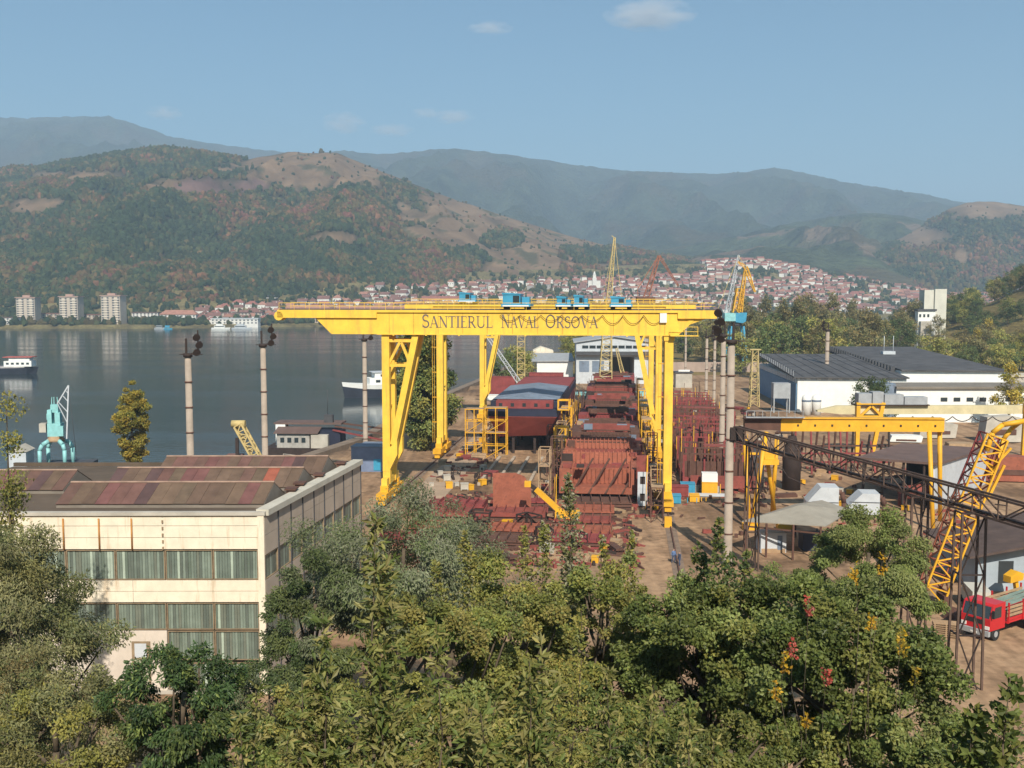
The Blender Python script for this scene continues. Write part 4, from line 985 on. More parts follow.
# brown roofed open shed
y = 158; k = y/F_; cs = AT(925, 505, y)
t = thing('open_shed', 'open dark shed with brown sheet roof and pale side wall', 'shed', (cs.x, y, 0))
pts = [AT(857,457,158), AT(902,443,174), AT(990,448,176), AT(938,463,152)]
m = MB(); loc = [p-Vector((cs.x, y, 0)) for p in pts]
rid = [loc[0]+Vector((0,0,.3)), loc[1]+Vector((3,6,1.2)), loc[2]+Vector((0,6,.4)), loc[3]]
m.hexa([(p.x,p.y,p.z-.35) for p in (loc[0],loc[3],loc[2],loc[1])], [(p.x,p.y,p.z) for p in (loc[0],loc[3],loc[2],loc[1])]); m.build('roof', ROOFB, t)
m = MB(); a, b = loc[3], loc[2]
m.hexa([(a.x-.3,a.y+.9,-.2),(a.x+.0,a.y+.9,-.2),(b.x-1.0,b.y-1,-.2),(b.x-1.3,b.y-1,-.2)], [(a.x-.3,a.y+.9,a.z-.4),(a.x,a.y+.9,a.z-.4),(b.x-1.0,b.y-1,b.z-.4),(b.x-1.3,b.y-1,b.z-.4)]); m.build('side_wall', LGREY, t)
m = MB(); b, c = loc[2], loc[1]
m.hexa([(c.x+.5,c.y-1.2,-.2),(b.x-1.5,b.y-1.2,-.2),(b.x-1.5,b.y-.9,-.2),(c.x+.5,c.y-.9,-.2)], [(c.x+.5,c.y-1.2,c.z-.5),(b.x-1.5,b.y-1.2,b.z-.5),(b.x-1.5,b.y-.9,b.z-.5),(c.x+.5,c.y-.9,c.z-.5)]); m.build('rear_wall', DGREY, t)
for i in range(4):
    p = loc[0].lerp(loc[3], (i+.3)/4); m = MB(); m.beam((p.x+.3,p.y+.4,-.2), (p.x+.3,p.y+.4,p.z-.36), .3); m.build('post', DARKT, t)
m = MB(); m.tube((-4.5,-2,2.0), (1.5,-1,2.6), 1.1, None, 12); m.tube((-4.5,-2,2.0), (-4.5,-2,-.2), .5, None, 8); m.build('pressure_vessel', RUST, t)
# dust collector boxes
for i, (px, w, h, lab) in enumerate(((823,5.0,4.9,'pale grey filter box with chamfered top left of the open shed'),(864,4.8,4.0,'lower pale grey filter box in front of the open shed'))):
    y = 147; c = AT(px, 508, y); tt = thing('filter_box', lab, 'machine', (c.x, y, 0), R(-8))
    MB().prism([(-w/2,1.0),(w/2*.75,1.0),(w/2*.75,h),(-w/2*.25,h),(-w/2,h*.55)], -1.8, 1.8, 'y').build('casing', LGREY, tt)
    MB().box(-w/2, w*.37, -1.86, -1.81, 2.7, 2.8).build('seam', DGREY, tt)
    m = MB(); [m.beam((a,b,-.1), (a,b,1.0), .25) for a in (-w/2+.2, w*.35) for b in (-1.6, 1.6)]; m.build('stand', DARKT, tt)
    m = MB(); m.path([(w*.38,0,h*.8), (w*.38+.7,0,h*.8), (w*.38+1.0,0,h*.5), (w*.38+1.0,0,0)], .35, 8); m.build('duct', RUST3, tt)
# canopy hut with pale sheet roof
y = 128; cs = AT(795, 552, y)
t = thing('canopy_hut', 'open hut with pale sheet roof on rusty posts right of the thick mast', 'shed', (cs.x, y, 0))
lp = [p-Vector((cs.x, y, 0)) for p in (AT(742,521,126), AT(826,526,122), AT(852,510,132), AT(822,500,138), AT(795,504,136))]
rp_ = MB(); V = [(p.x,p.y,p.z) for p in (lp[0], lp[1], lp[2], lp[3], lp[4])]
ctr = AT(800, 507, 129)-Vector((cs.x, y, 0)); n5 = len(V)
V2 = V+[(ctr.x,ctr.y,ctr.z+.25)]; V2 += [(a,b,c-.1) for a,b,c in V2]
rp_._add(V2, [(i,(i+1)%5,5) for i in range(5)]+[((i+1)%5+6,i+6,11) for i in range(5)]+[(i,i+6,(i+1)%5+6,(i+1)%5) for i in range(5)]); rp_.build('roof', mat('pale_sheet_roof', (.30,.27,.22), .85, .15, .5, rust=.2), t)
for i, p in enumerate((lp[0]+Vector((.6,.4,0)), lp[0].lerp(lp[1], .3), lp[0].lerp(lp[1], .62), lp[1]+Vector((-.5,.4,0)), lp[2]+Vector((-.6,-.3,0)), lp[4]+Vector((0,-.5,0)))):
    m = MB(); m.beam((p.x,p.y,-.2), (p.x,p.y,p.z-.1), .22); m.build('post', RUST3, t)
m = MB(); a, b = lp[0], lp[1]; m.beam((a.x+.6,a.y+.4,a.z-.75), (b.x-.5,b.y+.4,a.z-.75), .18); m.build('tie_beam', RUST3, t)
MB().box(-4.6,-1.4,-1,1.4,-.1,2.5).build('cabin', LGREY, t); MB().box(-2.5,-1.9,-1.06,-.98,.4,2.2).build('door', GREYB, t); MB().box(-4.5,-1.5,-1.05,-.95,-.1,.55).build('cabin_base', SAND, t)
MB().box(1.0,4.6,0,2.2,-.1,2.1).build('tarpaulin_stack', NAVY, t)
# shed beside the truck
y = 110; c1 = AT(966, 600, y); k = y/F_
t = thing('garage', 'dark roofed garage with pale blue wall behind the red truck', 'building', (c1.x, y, 0))
L0 = AT(962,556,y)-Vector((c1.x,y,0)); 
m = MB(); m.prism([(1.0,-.3),(16,-.3),(16,7.0),(1.0,4.2)], 0, 10, 'y'); m.build('wall', mat('garage_blue', (.33,.38,.42), .85, .15, .4, streak=.2, rustcol=(.2,.17,.14)), t)
m = MB(); m.hexa([(-.5,-1.6,4.0),(17,-1.6,7.3),(17,11,7.3),(-.5,11,4.0)], [(-.5,-1.6,4.25),(17,-1.6,7.6),(17,11,7.6),(-.5,11,4.25)]); m.build('roof', mat('dark_sheet', (.09,.06,.05), .85, .3, .4, rust=.2), t)
MB().box(3.4,5.0,-.08,.05,1.0,3.4).build('door', GLASSD, t); MB().box(7.2,9.5,-.08,.05,0,3.6).build('door', DGREY, t)
# low wall behind the masts
c = AT(715, 374, 440); m = MB(); m.box(-28, 28, 0, 1, -.2, 4.2); o = m.build('boundary_wall', mat('pinkish_wall', (.36,.27,.22), .9, .2, .2), None, (c.x, 440, 0)); tag(o, 'low pinkish boundary wall in front of the autumn trees', 'wall')
c = AT(742, 378, 330); t = thing('site_hut', 'small pale site hut right of the near crane right leg', 'hut', (AT(683,378,365).x, 365, 0)); MB().box(-2.9,2.9,-2,2,-.2,5.2).build('wall', CONC, t); MB().box(-3.3,3.3,-2.4,2.4,5.22,5.7).build('roof', DGREY, t); MB().box(-2.0,2.0,-2.3,-2.0,5.75,6.4).build('sign_box', WHITE, t)
# ------------------------------------------------------------ hulls on the slipway
def UV(u, v, z=0): p = cA+u7*u+v7*v; return Vector((p.x, p.y, z))
ry = random.Random(21)
def share(name, mb, m): return mb.mesh(name, m)
def put(me, name, parent, loc, rz=0, rot=None, sc=None):
    o = bpy.data.objects.new(name, me); COL.objects.link(o); o.parent = parent; o.location = loc
    o.rotation_euler = rot or (0, 0, rz)
    if sc: o.scale = sc
    return o
RIBM = {}
def rib_me(h, m):
    key = (round(h, 2), m.name)
    if key not in RIBM: RIBM[key] = MB().box(-.09, .09, -.28, 0, 0, h).mesh('stiffener', m)
    return RIBM[key]
def hull_block(u, v, w, l, h, m, label, ribs=True, deck=.5, brace=False):
    """an open hull section on keel blocks: double bottom, side tanks, transverse bulkhead with stiffeners"""
    t = thing('hull_block', label, 'hull section', UV(u, v), HEAD, 'hull sections on the slipway')
    zb = 1.3
    MB().box(-w/2, w/2, 0, l, zb, zb+1.0).build('double_bottom', m, t)
    for s in (-1, 1):
        a, b = sorted((s*w/2, s*(w/2-1.7))); MB().box(a, b, 0, l, zb+1.01, h).build('side_tank', m, t)
        n = int(l/1.7)
        for k in range(n): put(rib_me(h-zb-1.2, m), 'stiffener', t, (s*(w/2-1.72)+(0 if s > 0 else 0), .5+k*1.7, zb+1.05), -s*math.pi/2)
    yb = l*.30
    MB().box(-w/2+1.72, w/2-1.72, yb, yb+.25, zb+1.01, h-.4).build('bulkhead', m, t)
    if ribs:
        n = 13
        for k in range(n): put(rib_me(h-zb-1.6, m), 'stiffener', t, (-w/2+2.2+(w-4.4)*k/(n-1), yb, zb+1.1))
    if deck > 0:
        MB().box(-w/2+1.72, w/2-1.72, yb+.3, yb+.3+l*deck, h-.18, h+.02).build('deck_plate', m, t)
        z = h+.9
        for (a, b, y0, y1) in ((-w/2+1.9, w/2-1.9, yb+.5, yb+.75), (-w/2+1.9, w/2-1.9, yb+l*deck-.3, yb+l*deck-.05)): MB().box(a, b, y0, y1, h+.025, z).build('hatch_coaming', RUST3 if m is not RUST3 else RUST, t)
    if brace:
        for k in range(4):
            b = MB(); x = -w/2+2+k*2.6; b.beam((x, -.5, 1.4), (x+3.2, yb-.4, h+1.2), .22); b.build('brace', RUST3, t)
    for k in range(6):
        a = ry.uniform(.5, 2.2); x = ry.choice([-1, 1])*ry.uniform(w*.2, w*.46); y = ry.uniform(.5, l-1.5); d_ = ry.uniform(.4, 1.6)
        MB().box(x-a/2, x+a/2, y, y+d_, h+.03, h+.03+ry.uniform(.15, 1.1)).build('loose_piece', ry.choice([RUST3, RUST, CRIM, GREYB, RUST3, SAND, DARKT]), t)
    for k in range(3):
        for s in (-.35, .35): put(KEEL, 'keel_block', t, (s*w, l*(k+.5)/3, 0))
    return t
KEEL = MB().box(-.5, .5, -.8, .8, 0, 1.29).mesh('keel_block', SAND)
blk = []; words = []
ORD = ['nearest','second','third','fourth','fifth','sixth','seventh','eighth','ninth','tenth','eleventh','farthest']
v = 2.0
for k in range(12):
    l = [12,9,10,11,12,13,14,14,15,16,17,18][k]; h = [5.2,6.4,5.8,6.6,6.0,7.0,6.2,7.2,6.4,7.6,6.8,7.8][k]
    m = [RUST2,RUST2,RUST,RUST3,RUST,CRIM,RUST,RUST3,CRIM,RUST,RUST3,CRIM][k]
    blk.append((v, l, h, m, 1, 0 if k == 0 else [.3,.42,.36][k % 3], k == 0)); v += l+.9
    words.append(ORD[k]+' '+{'primer_orange':'orange','primer_red':'brown red','brown_steel':'dark brown','crimson_primer':'crimson'}[m.name]+' open hull section of the middle slipway row')
for (v, l, h, m, r_, dk, br), lab in zip(blk, words): hull_block(11.6+ry.uniform(-.3, .3), v, 12.6+ry.uniform(-.5, .6), l, h, m, lab, True, dk, br)
# ribbed plate panels lying tilted across the second block
for i, (v, z, lab) in enumerate(((10.5, 4.4, 'lower ribbed orange plate panel tilted across the hull sections'), (16.5, 6.0, 'upper ribbed orange plate panel tilted across the hull sections'))):
    t = thing('ribbed_panel', lab, 'steel panel', UV(11.0, v, z), HEAD, 'ribbed panels')
    w = 13.0-i*1.2; b = MB(); b.T = Matrix.Rotation(R(30), 4, 'X'); b.box(-w/2, w/2, 0, 3.4, 0, .12); b.build('plate', RUST2, t)
    rb = MB(); rb.T = Matrix.Rotation(R(30), 4, 'X'); rb.box(-.07, .07, .05, 3.3, .121, .5); me = rb.mesh('rib', RUST2)
    for k in range(17): put(me, 'rib', t, (-w/2+.4+(w-.8)*k/16, 0, 0))
    b = MB(); b.box(-w/2, w/2, -.25, .02, -.5, .3); b.build('flange', RUST, t)
# left ship: stern with curved red bottom
t = thing('ship_hull', 'half built ship with navy sides and red stern on the left berth', 'ship', UV(-5.4, 50), HEAD)
m = MB(); n = 14; rows = []
for i in range(n+1):
    s = i/n; y = s*75; lift = max(0, 1-s*4.5)**1.6
    prof = []
    for a in np.linspace(-90, 90, 13):
        c_, s_ = math.sin(R(a)), math.cos(R(a)); ex = .45
        x = 7.0*math.copysign(abs(c_)**ex, c_)*(1-.18*lift); z = 8.0-(6.4-5.0*lift)*abs(s_)**.55
        prof.append((x, y-(2.2*(1-lift) if i == 0 else 0), z))
    rows.append(prof)
V = [p for r in rows for p in r]; k = 13; Fq = [(i*k+j, i*k+j+1, (i+1)*k+j+1, (i+1)*k+j) for i in range(n) for j in range(k-1)]
Fq += [tuple(range(k)), tuple(n*k+j for j in range(k-1, -1, -1))]
m._add(V, Fq, True); m.build('hull_bottom', CRIM, t)
m = MB(); m.prism([(-7.05,8.01),(7.05,8.01),(7.05,9.4),(-7.05,9.4)], -2.2, 75, 'y'); m.build('side_strake', NAVY, t)
m = MB(); m.box(-5.6, 6.0, -.5, 2.2, 9.41, 11.0); m.build('transom_panel', CRIM, t)
m = MB(); m.hexa([(-5.2,1.0,3.4),(4.6,1.0,3.8),(4.6,4,3.8),(-5.2,4,3.4)], [(-6.9,-2.9,7.95),(6.9,-2.9,7.95),(6.9,1,7.95),(-6.9,1,7.95)]); m.build('transom', mat('transom_red', (.32,.075,.062), .75, .2, .4, rust=.3, rustcol=(.2,.05,.04)), t)
m = MB(); m.box(-7.1, 7.1, 2.3, 40, 9.41, 10.6); m.build('upper_strake', NAVY, t)
m = MB(); m._add([(-6.9,5,10.8),(6.9,5,10.8),(6.9,38,10.8),(-6.9,38,10.8),(0,9,11.7),(0,36,11.7)], [(0,1,4),(1,2,5,4),(2,3,5),(3,0,4,5),(3,2,1,0)]); m.build('deck', GREYB, t)
for i in range(5): MB().box(-5+2.4*i, -4.3+2.4*i, -.55, -.4, 9.8, 10.5).build('port', GLASSD, t)
for i in range(7):
    for s in (-1, 1): b = MB(); b.beam((s*(2.2+.1*i), 1+i*10, 0), (s*(2.2+.1*i), 1+i*10, 3.2), .5); b.build('shore_prop', DARKT, t)
m = MB(); m.box(-6.8, 6.8, 42, 74, 9.41, 10.2); m.build('deck', CRIM, t)
# right hull: a forest of frames with red plates
t = thing('framed_hull', 'crimson hull skeleton with rows of upright frames right of the crane rail', 'ship', UV(31, 14), HEAD)
MB().box(-6.2, 6.6, 0, 120, .6, 2.0).build('double_bottom', CRIM, t)
fr = MB().box(-.14, .14, -.12, .12, 0, 4.4).mesh('frame', RUST3); fr2 = MB().box(-.14, .14, -.12, .12, 0, 4.4).mesh('frame', CRIM)
for r_ in range(17):
    y = 1.0+r_*7.0
    for k in range(12):
        put(fr if (k+r_) % 3 else fr2, 'frame', t, (-6+12.4*k/11, y+ry.uniform(-.3, .3), 2.0), 0, None, (1, 1, ry.uniform(.6, 1.15)))
    if r_ % 2 == 0: MB().box(-6.0, 6.3, y+.3, y+.5, 2.01, ry.uniform(3.2, 5.2)).build('web_plate', ry.choice([CRIM, RUST, RUST3]), t)
    if r_ % 3 == 1: MB().box(-6.0+ry.uniform(0, 5), 6.3-ry.uniform(0, 5), y+1, y+3.6, 6.0, 6.15).build('deck_plate', ry.choice([CRIM, CRIM, RUST]), t)
    b = MB(); b.beam((-6, y, 5.9), (6.4, y, 5.9), .25); b.build('cross_beam', ry.choice([RUST3, CRIM]), t)
for s in (-6.25, 6.45): MB().box(s-.08, s+.08, 20, 75, 2.0, 3.6).build('side_plate', CRIM, t)
b = MB(); b.box(4.6, 5.8, 34, 37, 2, 9.5); b.build('mast_house', CRIM, t)
MB().box(-5, 6, -1.0, -.7, .5, 2.6).build('end_plate', RUST, t)
# front blocks and plates below the near crane
items = []
WH = ['left end','left','middle','right','right end']; RW = ['first row nearest the hull','second row before the hull','third row before the hull','fourth row before the hull','row nearest the bushes']
for r_ in range(5):
    for c_ in range(3):
        u = -11+c_*10.2+ry.uniform(-1.2, 1.2)+(1.2 if r_ < 2 else 0); v = -4.5-r_*6.2+ry.uniform(-.8, .8)
        if r_ == 0 and c_ == 0: continue
        mm = ry.choice([RUST, RUST2, CRIM, RUST, RUST3]); h = ry.uniform(.9, 2.2)
        items.append(('plate_stack', (u, v), (ry.uniform(7.2, 9.8), ry.uniform(3.6, 5.0), h), mm, {'primer_orange':'orange','primer_red':'brown red','brown_steel':'dark brown','crimson_primer':'crimson'}[mm.name]+' flat steel module, '+['left','middle','right'][c_]+' in the '+RW[r_]))
for nm, (u, v), (w, l, h), mm, lab in items:
    t = thing(nm, lab, 'steel plates', UV(u, v), HEAD+R(ry.uniform(-4, 4)), 'steel modules lying before the hulls')
    for k in range(3):
        MB().box(-w/2+ry.uniform(0, .5), w/2-ry.uniform(0, .5), ry.uniform(0, .4), l-ry.uniform(0, .4), h*k/3+.06, h*(k+1)/3-.06).build('plate', mm if k != 1 else RUST3, t)
    for k in range(7): MB().box(-w/2+.5+(w-1)*k/6-.06, -w/2+.5+(w-1)*k/6+.06, -.05, l*.9, h-.05, h+.35).build('stiffener', mm, t)
t = thing('upright_panel', 'tall upright orange panel with rounded corner beside the yellow jib', 'steel panel', UV(-1.2, -9.5), HEAD+R(6))
MB().prism([(-2.8,0),(2.8,0),(2.8,4.2),(1.8,5.8),(.5,6.3),(-2.8,6.3)], 0, .4, 'y').build('plate', RUST2, t)
for x in (-2, 0, 2): MB().box(x-.1, x+.1, .41, .8, 0, 5).build('stiffener', RUST2, t)
t = thing('telescopic_loader', 'yellow telescopic loader arm reaching up beside the upright orange panel', 'machine', UV(4.9, -14.5), HEAD)
MB().beam((1.6,0,1.6), (-2.2,0.4,4.9), .62, .7).build('arm', YEL2, t); MB().beam((-2.1,.4,4.8), (-3.1,.5,5.5), .42, .5).build('inner_arm', DARKT, t)
MB().box(-3.8,-2.9,.1,.9,5.2,6.0).build('head', YEL2, t); MB().box(.6,4.0,-1,1.2,.7,1.9).build('chassis', YEL2, t)
for x in (1.2, 3.4):
    for y in (-1.1, 1.3): MB().tube((x,y-.2,.6), (x,y+.2,.6), .6, None, 12).build('wheel', BLACK, t)
# pale plate with two manholes, standing column above it
t = thing('manhole_plate', 'upright pale grey plate with two oval holes at the hull corner', 'steel panel', UV(17.9, -1.2), HEAD)
def frame_plate(h0, w=1.5, hh=2.6):
    b = MB(); b.box(-w/2, -.38, 0, .2, h0, h0+hh); b.box(.38, w/2, 0, .2, h0, h0+hh); b.box(-.38, .38, 0, .2, h0, h0+.7); b.box(-.38, .38, 0, .2, h0+hh-.7, h0+hh); return b
for k in range(2): frame_plate(.2+k*2.62).build('panel', LGREY, t)
MB().box(-.37,.37,.28,.34,.2,5.4).build('backing', DARKT, t)
tag(MB().box(-.9,.9,0,.9,0,7.6).build('steel_column', RUST, None, UV(17.9, .6), HEAD), 'brown boxed steel column standing at the right corner of the hull', 'column')

# ------------------------------------------------------------ scaffolds
def scaffold(u, v, w, d, h, label, m=YEL2, n=None, plank=True):
    t = thing('scaffold_tower', label, 'scaffold', UV(u, v), HEAD, 'yellow scaffold towers')
    for x in (-w/2, 0, w/2) if w > 3.2 else (-w/2, w/2):
        for y in (0, d): MB().beam((x,y,0), (x,y,h), .16).build('upright', m, t)
    n = n or max(2, int(h/2.1))
    for k in range(1, n+1):
        z = h*k/n; b = MB()
        for y in (0, d): b.beam((-w/2,y,z), (w/2,y,z), .13)
        for x in (-w/2, w/2): b.beam((x,0,z), (x,d,z), .13)
        b.build('ledger', m, t)
        if plank and k % 2 == 0: MB().box(-w/2, w/2, .1, d-.1, z+.07, z+.13).build('plank_deck', SAND, t)
        if k % 2: MB().beam((-w/2,0,z-h/n), (w/2,0,z), .1).build('brace', m, t)
    return t
scaffold(-15.0, 46, 3.6, 2.5, 9.5, 'yellow scaffold tower left of the ship stern, left one of two')
scaffold(-10.4, 44, 4.2, 2.5, 10, 'wide yellow scaffold tower against the red ship stern, right one of two')
for i, (v, h) in enumerate(((40,8.5),(54,9.5),(70,9),(92,9.5),(118,10))):
    scaffold(19.3, v, 1.9, 6, h, ['nearest','second','third','fourth','farthest'][i]+' slim yellow scaffold along the right side of the hull row')
for i, (v, h) in enumerate(((30,8),(52,9.5))): scaffold(3.2, v, 2.0, 3, h, ['near','far'][i]+' slim yellow scaffold between the two slipway rows')
for i, (u, v, h) in enumerate(((2.5,3,8),(4.0,9,9),(19.6,8,7),(20.0,-2,6),(19.8,-12,5),(2.2,24,9),(3.0,38,8),(20,22,8))):
    scaffold(u, v, 1.7, 3.2, h, ['brown lattice stair tower at the left corner of the nearest section','taller brown stair tower behind the left corner tower','brown stair tower beside the hull corner column','low brown scaffold in front of the hull corner column','lowest brown scaffold by the near rail end','third brown scaffold along the left of the hull row','fourth brown scaffold along the left of the hull row','brown scaffold right of the second hull section'][i], RUST3 if i % 3 else SAND, None, i % 2 == 0)
for i, (u, v) in enumerate(((4.2, 21), (4.4, 48))):                 # yellow cage work platforms
    t = thing('work_platform', ['near yellow cage platform on a post between the rows','far yellow cage platform on a post between the rows'][i], 'platform', UV(u-1.5*i, v, 0), HEAD, 'cage platforms')
    MB().beam((0,0,0), (0,0,7.5+i*2), .35).build('post', DARKT, t)
    b = MB(); z = 7.5+i*2
    for x in (-1.1, 1.1):
        for y in (-1, 1): b.beam((x,y,z), (x,y,z+1.9), .2)
    for zz in (z, z+1.9):
        for y in (-1, 1): b.beam((-1.1,y,zz), (1.1,y,zz), .2)
        for x in (-1.1, 1.1): b.beam((x,-1,zz), (x,1,zz), .2)
    b.build('cage', YEL2, t); MB().box(-1,1,-.9,.9,z+.1,z+.25).build('floor', SAND, t)
# berth concrete, rails and beams in front of the ship stern
b = MB(); b.hexa([(*UV(-19.5,-2).xy,.012),(*UV(-13.5,-2).xy,.012),(*UV(-13.5,110).xy,.012),(*UV(-19.5,110).xy,.012)], [(*UV(-19.5,-2).xy,.06),(*UV(-13.5,-2).xy,.06),(*UV(-13.5,110).xy,.06),(*UV(-19.5,110).xy,.06)])
tag(b.build('berth_slab', mat('berth_concrete', (.36,.26,.18), .95, .25, .25)), kind='structure')
for i, u in enumerate((-9.5,-6.6,-3.8,-1)):
    b = MB(); b.beam(UV(u,14,.25), UV(u,44,.25), .5, .5); tag(b.build('launch_beam', mat('launch_beam_pale', (.42,.34,.26), .9, .25, .6)), ['leftmost','second','third','rightmost'][i]+' pale launching beam on the berth before the ship stern', 'beam', 'launching beams')
# red containers and boxes at the far berth
def container(px, y, w, h, m, label, z=0, rz=HEAD, d=2.5, name='shipping_container'):
    c = AT(px, 380, y); t = thing(name, label, 'container', (c.x, y, z), rz, 'steel boxes in the yard')
    MB().box(-w/2, w/2, 0, d, .1, h).build('body', m, t)
    me = MB().box(-.06, .06, -.05, 0, .25, h-.15).mesh('corrugation', m)
    for k in range(max(4, int(w/.8))): put(me, 'corrugation', t, (-w/2+.4+(w-.8)*k/max(1, int(w/.8)-1), 0, 0))
    MB().box(-w/2-.05, w/2+.05, -.08, d+.05, h+.002, h+.12).build('lid', m, t)
    return t
container(546, 330, 11, 7.6, CRIM, 'large red container stack face behind the left ship')
container(500, 335, 10, 6.0, CRIM, 'red container at the water edge left of the large red one')
container(497, 318, 9, 1.6, WHITE, 'long white low box in front of the left red container')
container(550, 372, 4, 4.5, RUST, 'small brown box at the right end of the large red one')
# boxes lined up on the dirt right of the crane leg
for (px, py, w, h, m, lab) in ((697.5,487,3.0,1.9,GREEN,'small green box among the coloured boxes on the dirt'),(689.5,494,2.3,1.6,BLUE,'small bright blue box among the coloured boxes on the dirt'),(711.5,495,2.5,2.0,YEL2,'yellow box with white top on the dirt'),(680,497,3.2,1.6,CRIM,'dark red skip beside the near crane right leg'),(675.5,504,2.2,1.2,BLUE,'teal blue tool chest nearest the near crane right leg'),(696.5,502.5,1.5,1.0,YEL2,'tiny yellow crate open to the front on the dirt')):
    c = G(px, py); t = container(px, c.y, w, h, m, lab, 0, HEAD, 2.0, 'tool_container')
    if 'white top' in lab: MB().box(-w/2, w/2, 0, 2, h+.13, h+1.5).build('cover', WHITE, t)
tag(MB().box(-3.5,3.5,0,.8,.1,.5).build('steel_bar_bundle', LGREY, None, G(703, 497), HEAD), 'pale bundle of bars lying between the coloured boxes', 'bars')
tag(MB().box(-.5,.5,-.5,.5,0,1.4).build('rail_stop', YEL2, None, G(668, 527), HEAD), 'yellow rail stop at the near end of the right crane track', 'rail stop')
for i, (px, py) in enumerate(((370, 470), (378, 462))):
    c = G(px, py); t = thing('blue_tank', ['grey blue tank block left of the near crane left leg','smaller blue cabin behind the grey blue tank block'][i], 'tank', (c.x, c.y, 0), HEAD)
    MB().box(-3,3,-2,2,0,4.5-i).build('body', mat('slate_blue', (.16,.20,.30), .7, .2, .5), t); MB().box(-3.1,3.1,-2.1,2.1,4.51-i,4.7-i).build('lid', GREYB, t); MB().box(1.2,2.6,-2.1,-2.01,.3,2.4).build('door', BLUE, t)
# pillars, drums, bundles: small things lying about
lit = [('timber_stack', SAND, (2.2,1.2,.8), 'stack of timber lying on the yard dirt'), ('steel_bundle', RUST3, (3.2,.9,.6), 'brown steel bundle lying on the yard dirt'), ('plate_pile', CRIM, (2.6,1.8,.5), 'pile of crimson offcut plates on the yard dirt'), ('grey_crate', CONC, (1.0,.9,.8), 'small grey crate on the yard dirt'), ('yellow_crate', YEL2, (.9,.8,.7), 'small yellow crate on the yard dirt'), ('steel_trestle', DARKT, (2.0,1.4,1.6), 'dark steel trestle standing on the yard dirt')]
def clutter_mesh(nm, m, d):
    w, l, h = d; b = MB()
    if nm in ('timber_stack', 'steel_bundle', 'plate_pile'):
        for k in range(3):
            o = ry.uniform(-.12, .12); b.box(-w/2+o, w/2+o, -l/2+abs(o), l/2-abs(o), h*k/3+.01, h*(k+1)/3-.02)
    elif nm == 'steel_trestle':
        for x in (-w/2, w/2):
            for y in (-l/2, l/2): b.beam((x,y,0), (x,y,h), .14)
        for z in (.5, h): b.beam((-w/2,-l/2,z), (w/2,-l/2,z), .12); b.beam((-w/2,l/2,z), (w/2,l/2,z), .12); b.beam((-w/2,-l/2,z), (-w/2,l/2,z), .12); b.beam((w/2,-l/2,z), (w/2,l/2,z), .12)
    else:
        b.box(-w/2, w/2, -l/2, l/2, .1, h); b.box(-w/2-.04, w/2+.04, -l/2-.04, l/2+.04, h+.002, h+.08); b.box(-w/2, -w/2+.12, -l/2, l/2, 0, .1); b.box(w/2-.12, w/2, -l/2, l/2, 0, .1)
    return b.mesh(nm, m)
cm = [clutter_mesh(a, b, c) for a, b, c, _ in lit]
ZW = ['left of the launching beams','along the right crane rail','among the orange plates in front of the hull','beside the coloured boxes','by the left crane rail behind the scaffolds','right of the framed hull','between the two slipway rows','beside the hull scaffolds','inside the crimson framed hull']
zones = [((-20,-8),(10,46),26),((22.8,25),(6,110),22),((-12,15),(-36,-14),30),((26,60),(-2,14),14),((-18,-10),(60,150),18),((38,52),(20,150),46),((2.2,4.8),(8,110),26),((18.4,20.6),(-6,60),22),((24,36),(16,120),30)]
for zi, ((u0, u1), (v0, v1), n) in enumerate(zones):
    for _ in range(n):
        k = ry.randrange(len(lit)); o = put(cm[k], lit[k][0], None, UV(ry.uniform(u0, u1), ry.uniform(v0, v1), 2.02 if (u0, v0) == (24, 16) else 0), ry.uniform(0, 3.1)); s = ry.uniform(.6, 1.5); o.scale = (s, s, s)
        tag(o, lit[k][3].rsplit(' ', 4)[0].replace(' lying', '').replace(' standing', '')+' '+ZW[zi], lit[k][0].split('_')[-1], 'loose '+lit[k][0].replace('_', ' ')+' pieces '+ZW[zi])

# loose scrap too small to pick apart: one heap of it over the work floor
sc_ = [MB() for _ in range(4)]
for k in range(2600):
    z0 = 0
    w = ry.random()
    if w < .42: u, v = ry.uniform(-13, 17), ry.uniform(-38, 6)
    elif w < .55: u, v = ry.uniform(1.5, 4.6), ry.uniform(0, 150)
    elif w < .70: u, v = ry.uniform(18.3, 24.5), ry.uniform(-8, 150)
    elif w < .82: u, v = ry.uniform(24, 40), ry.uniform(2, 150)
    elif w < .92: u, v = ry.uniform(-19, -10), ry.uniform(18, 150)
    else: u, v = ry.uniform(26, 75), ry.uniform(-22, 40)
    p = UV(u, v); b = sc_[ry.choice([0,0,1,1,2,3])]; L, wd_, h = ry.uniform(.3, 2.4), ry.uniform(.1, .5), ry.uniform(.08, .55)
    b.T = Matrix.Translation(p) @ Matrix.Rotation(ry.uniform(0, 3.14), 4, 'Z') @ Matrix.Rotation(ry.gauss(0, .12), 4, 'Y'); b.box(-L/2, L/2, -wd_/2, wd_/2, 0, h)
for b, m, lab in zip(sc_, (RUST3, RUST, DARKT, SAND), ('brown steel offcuts strewn over the work floor','red primed steel offcuts strewn over the work floor','dark scrap strewn over the work floor','timber bits strewn over the work floor')):
    b.T = None; tag(b.build('scrap', m), lab, 'scrap', kind='stuff')

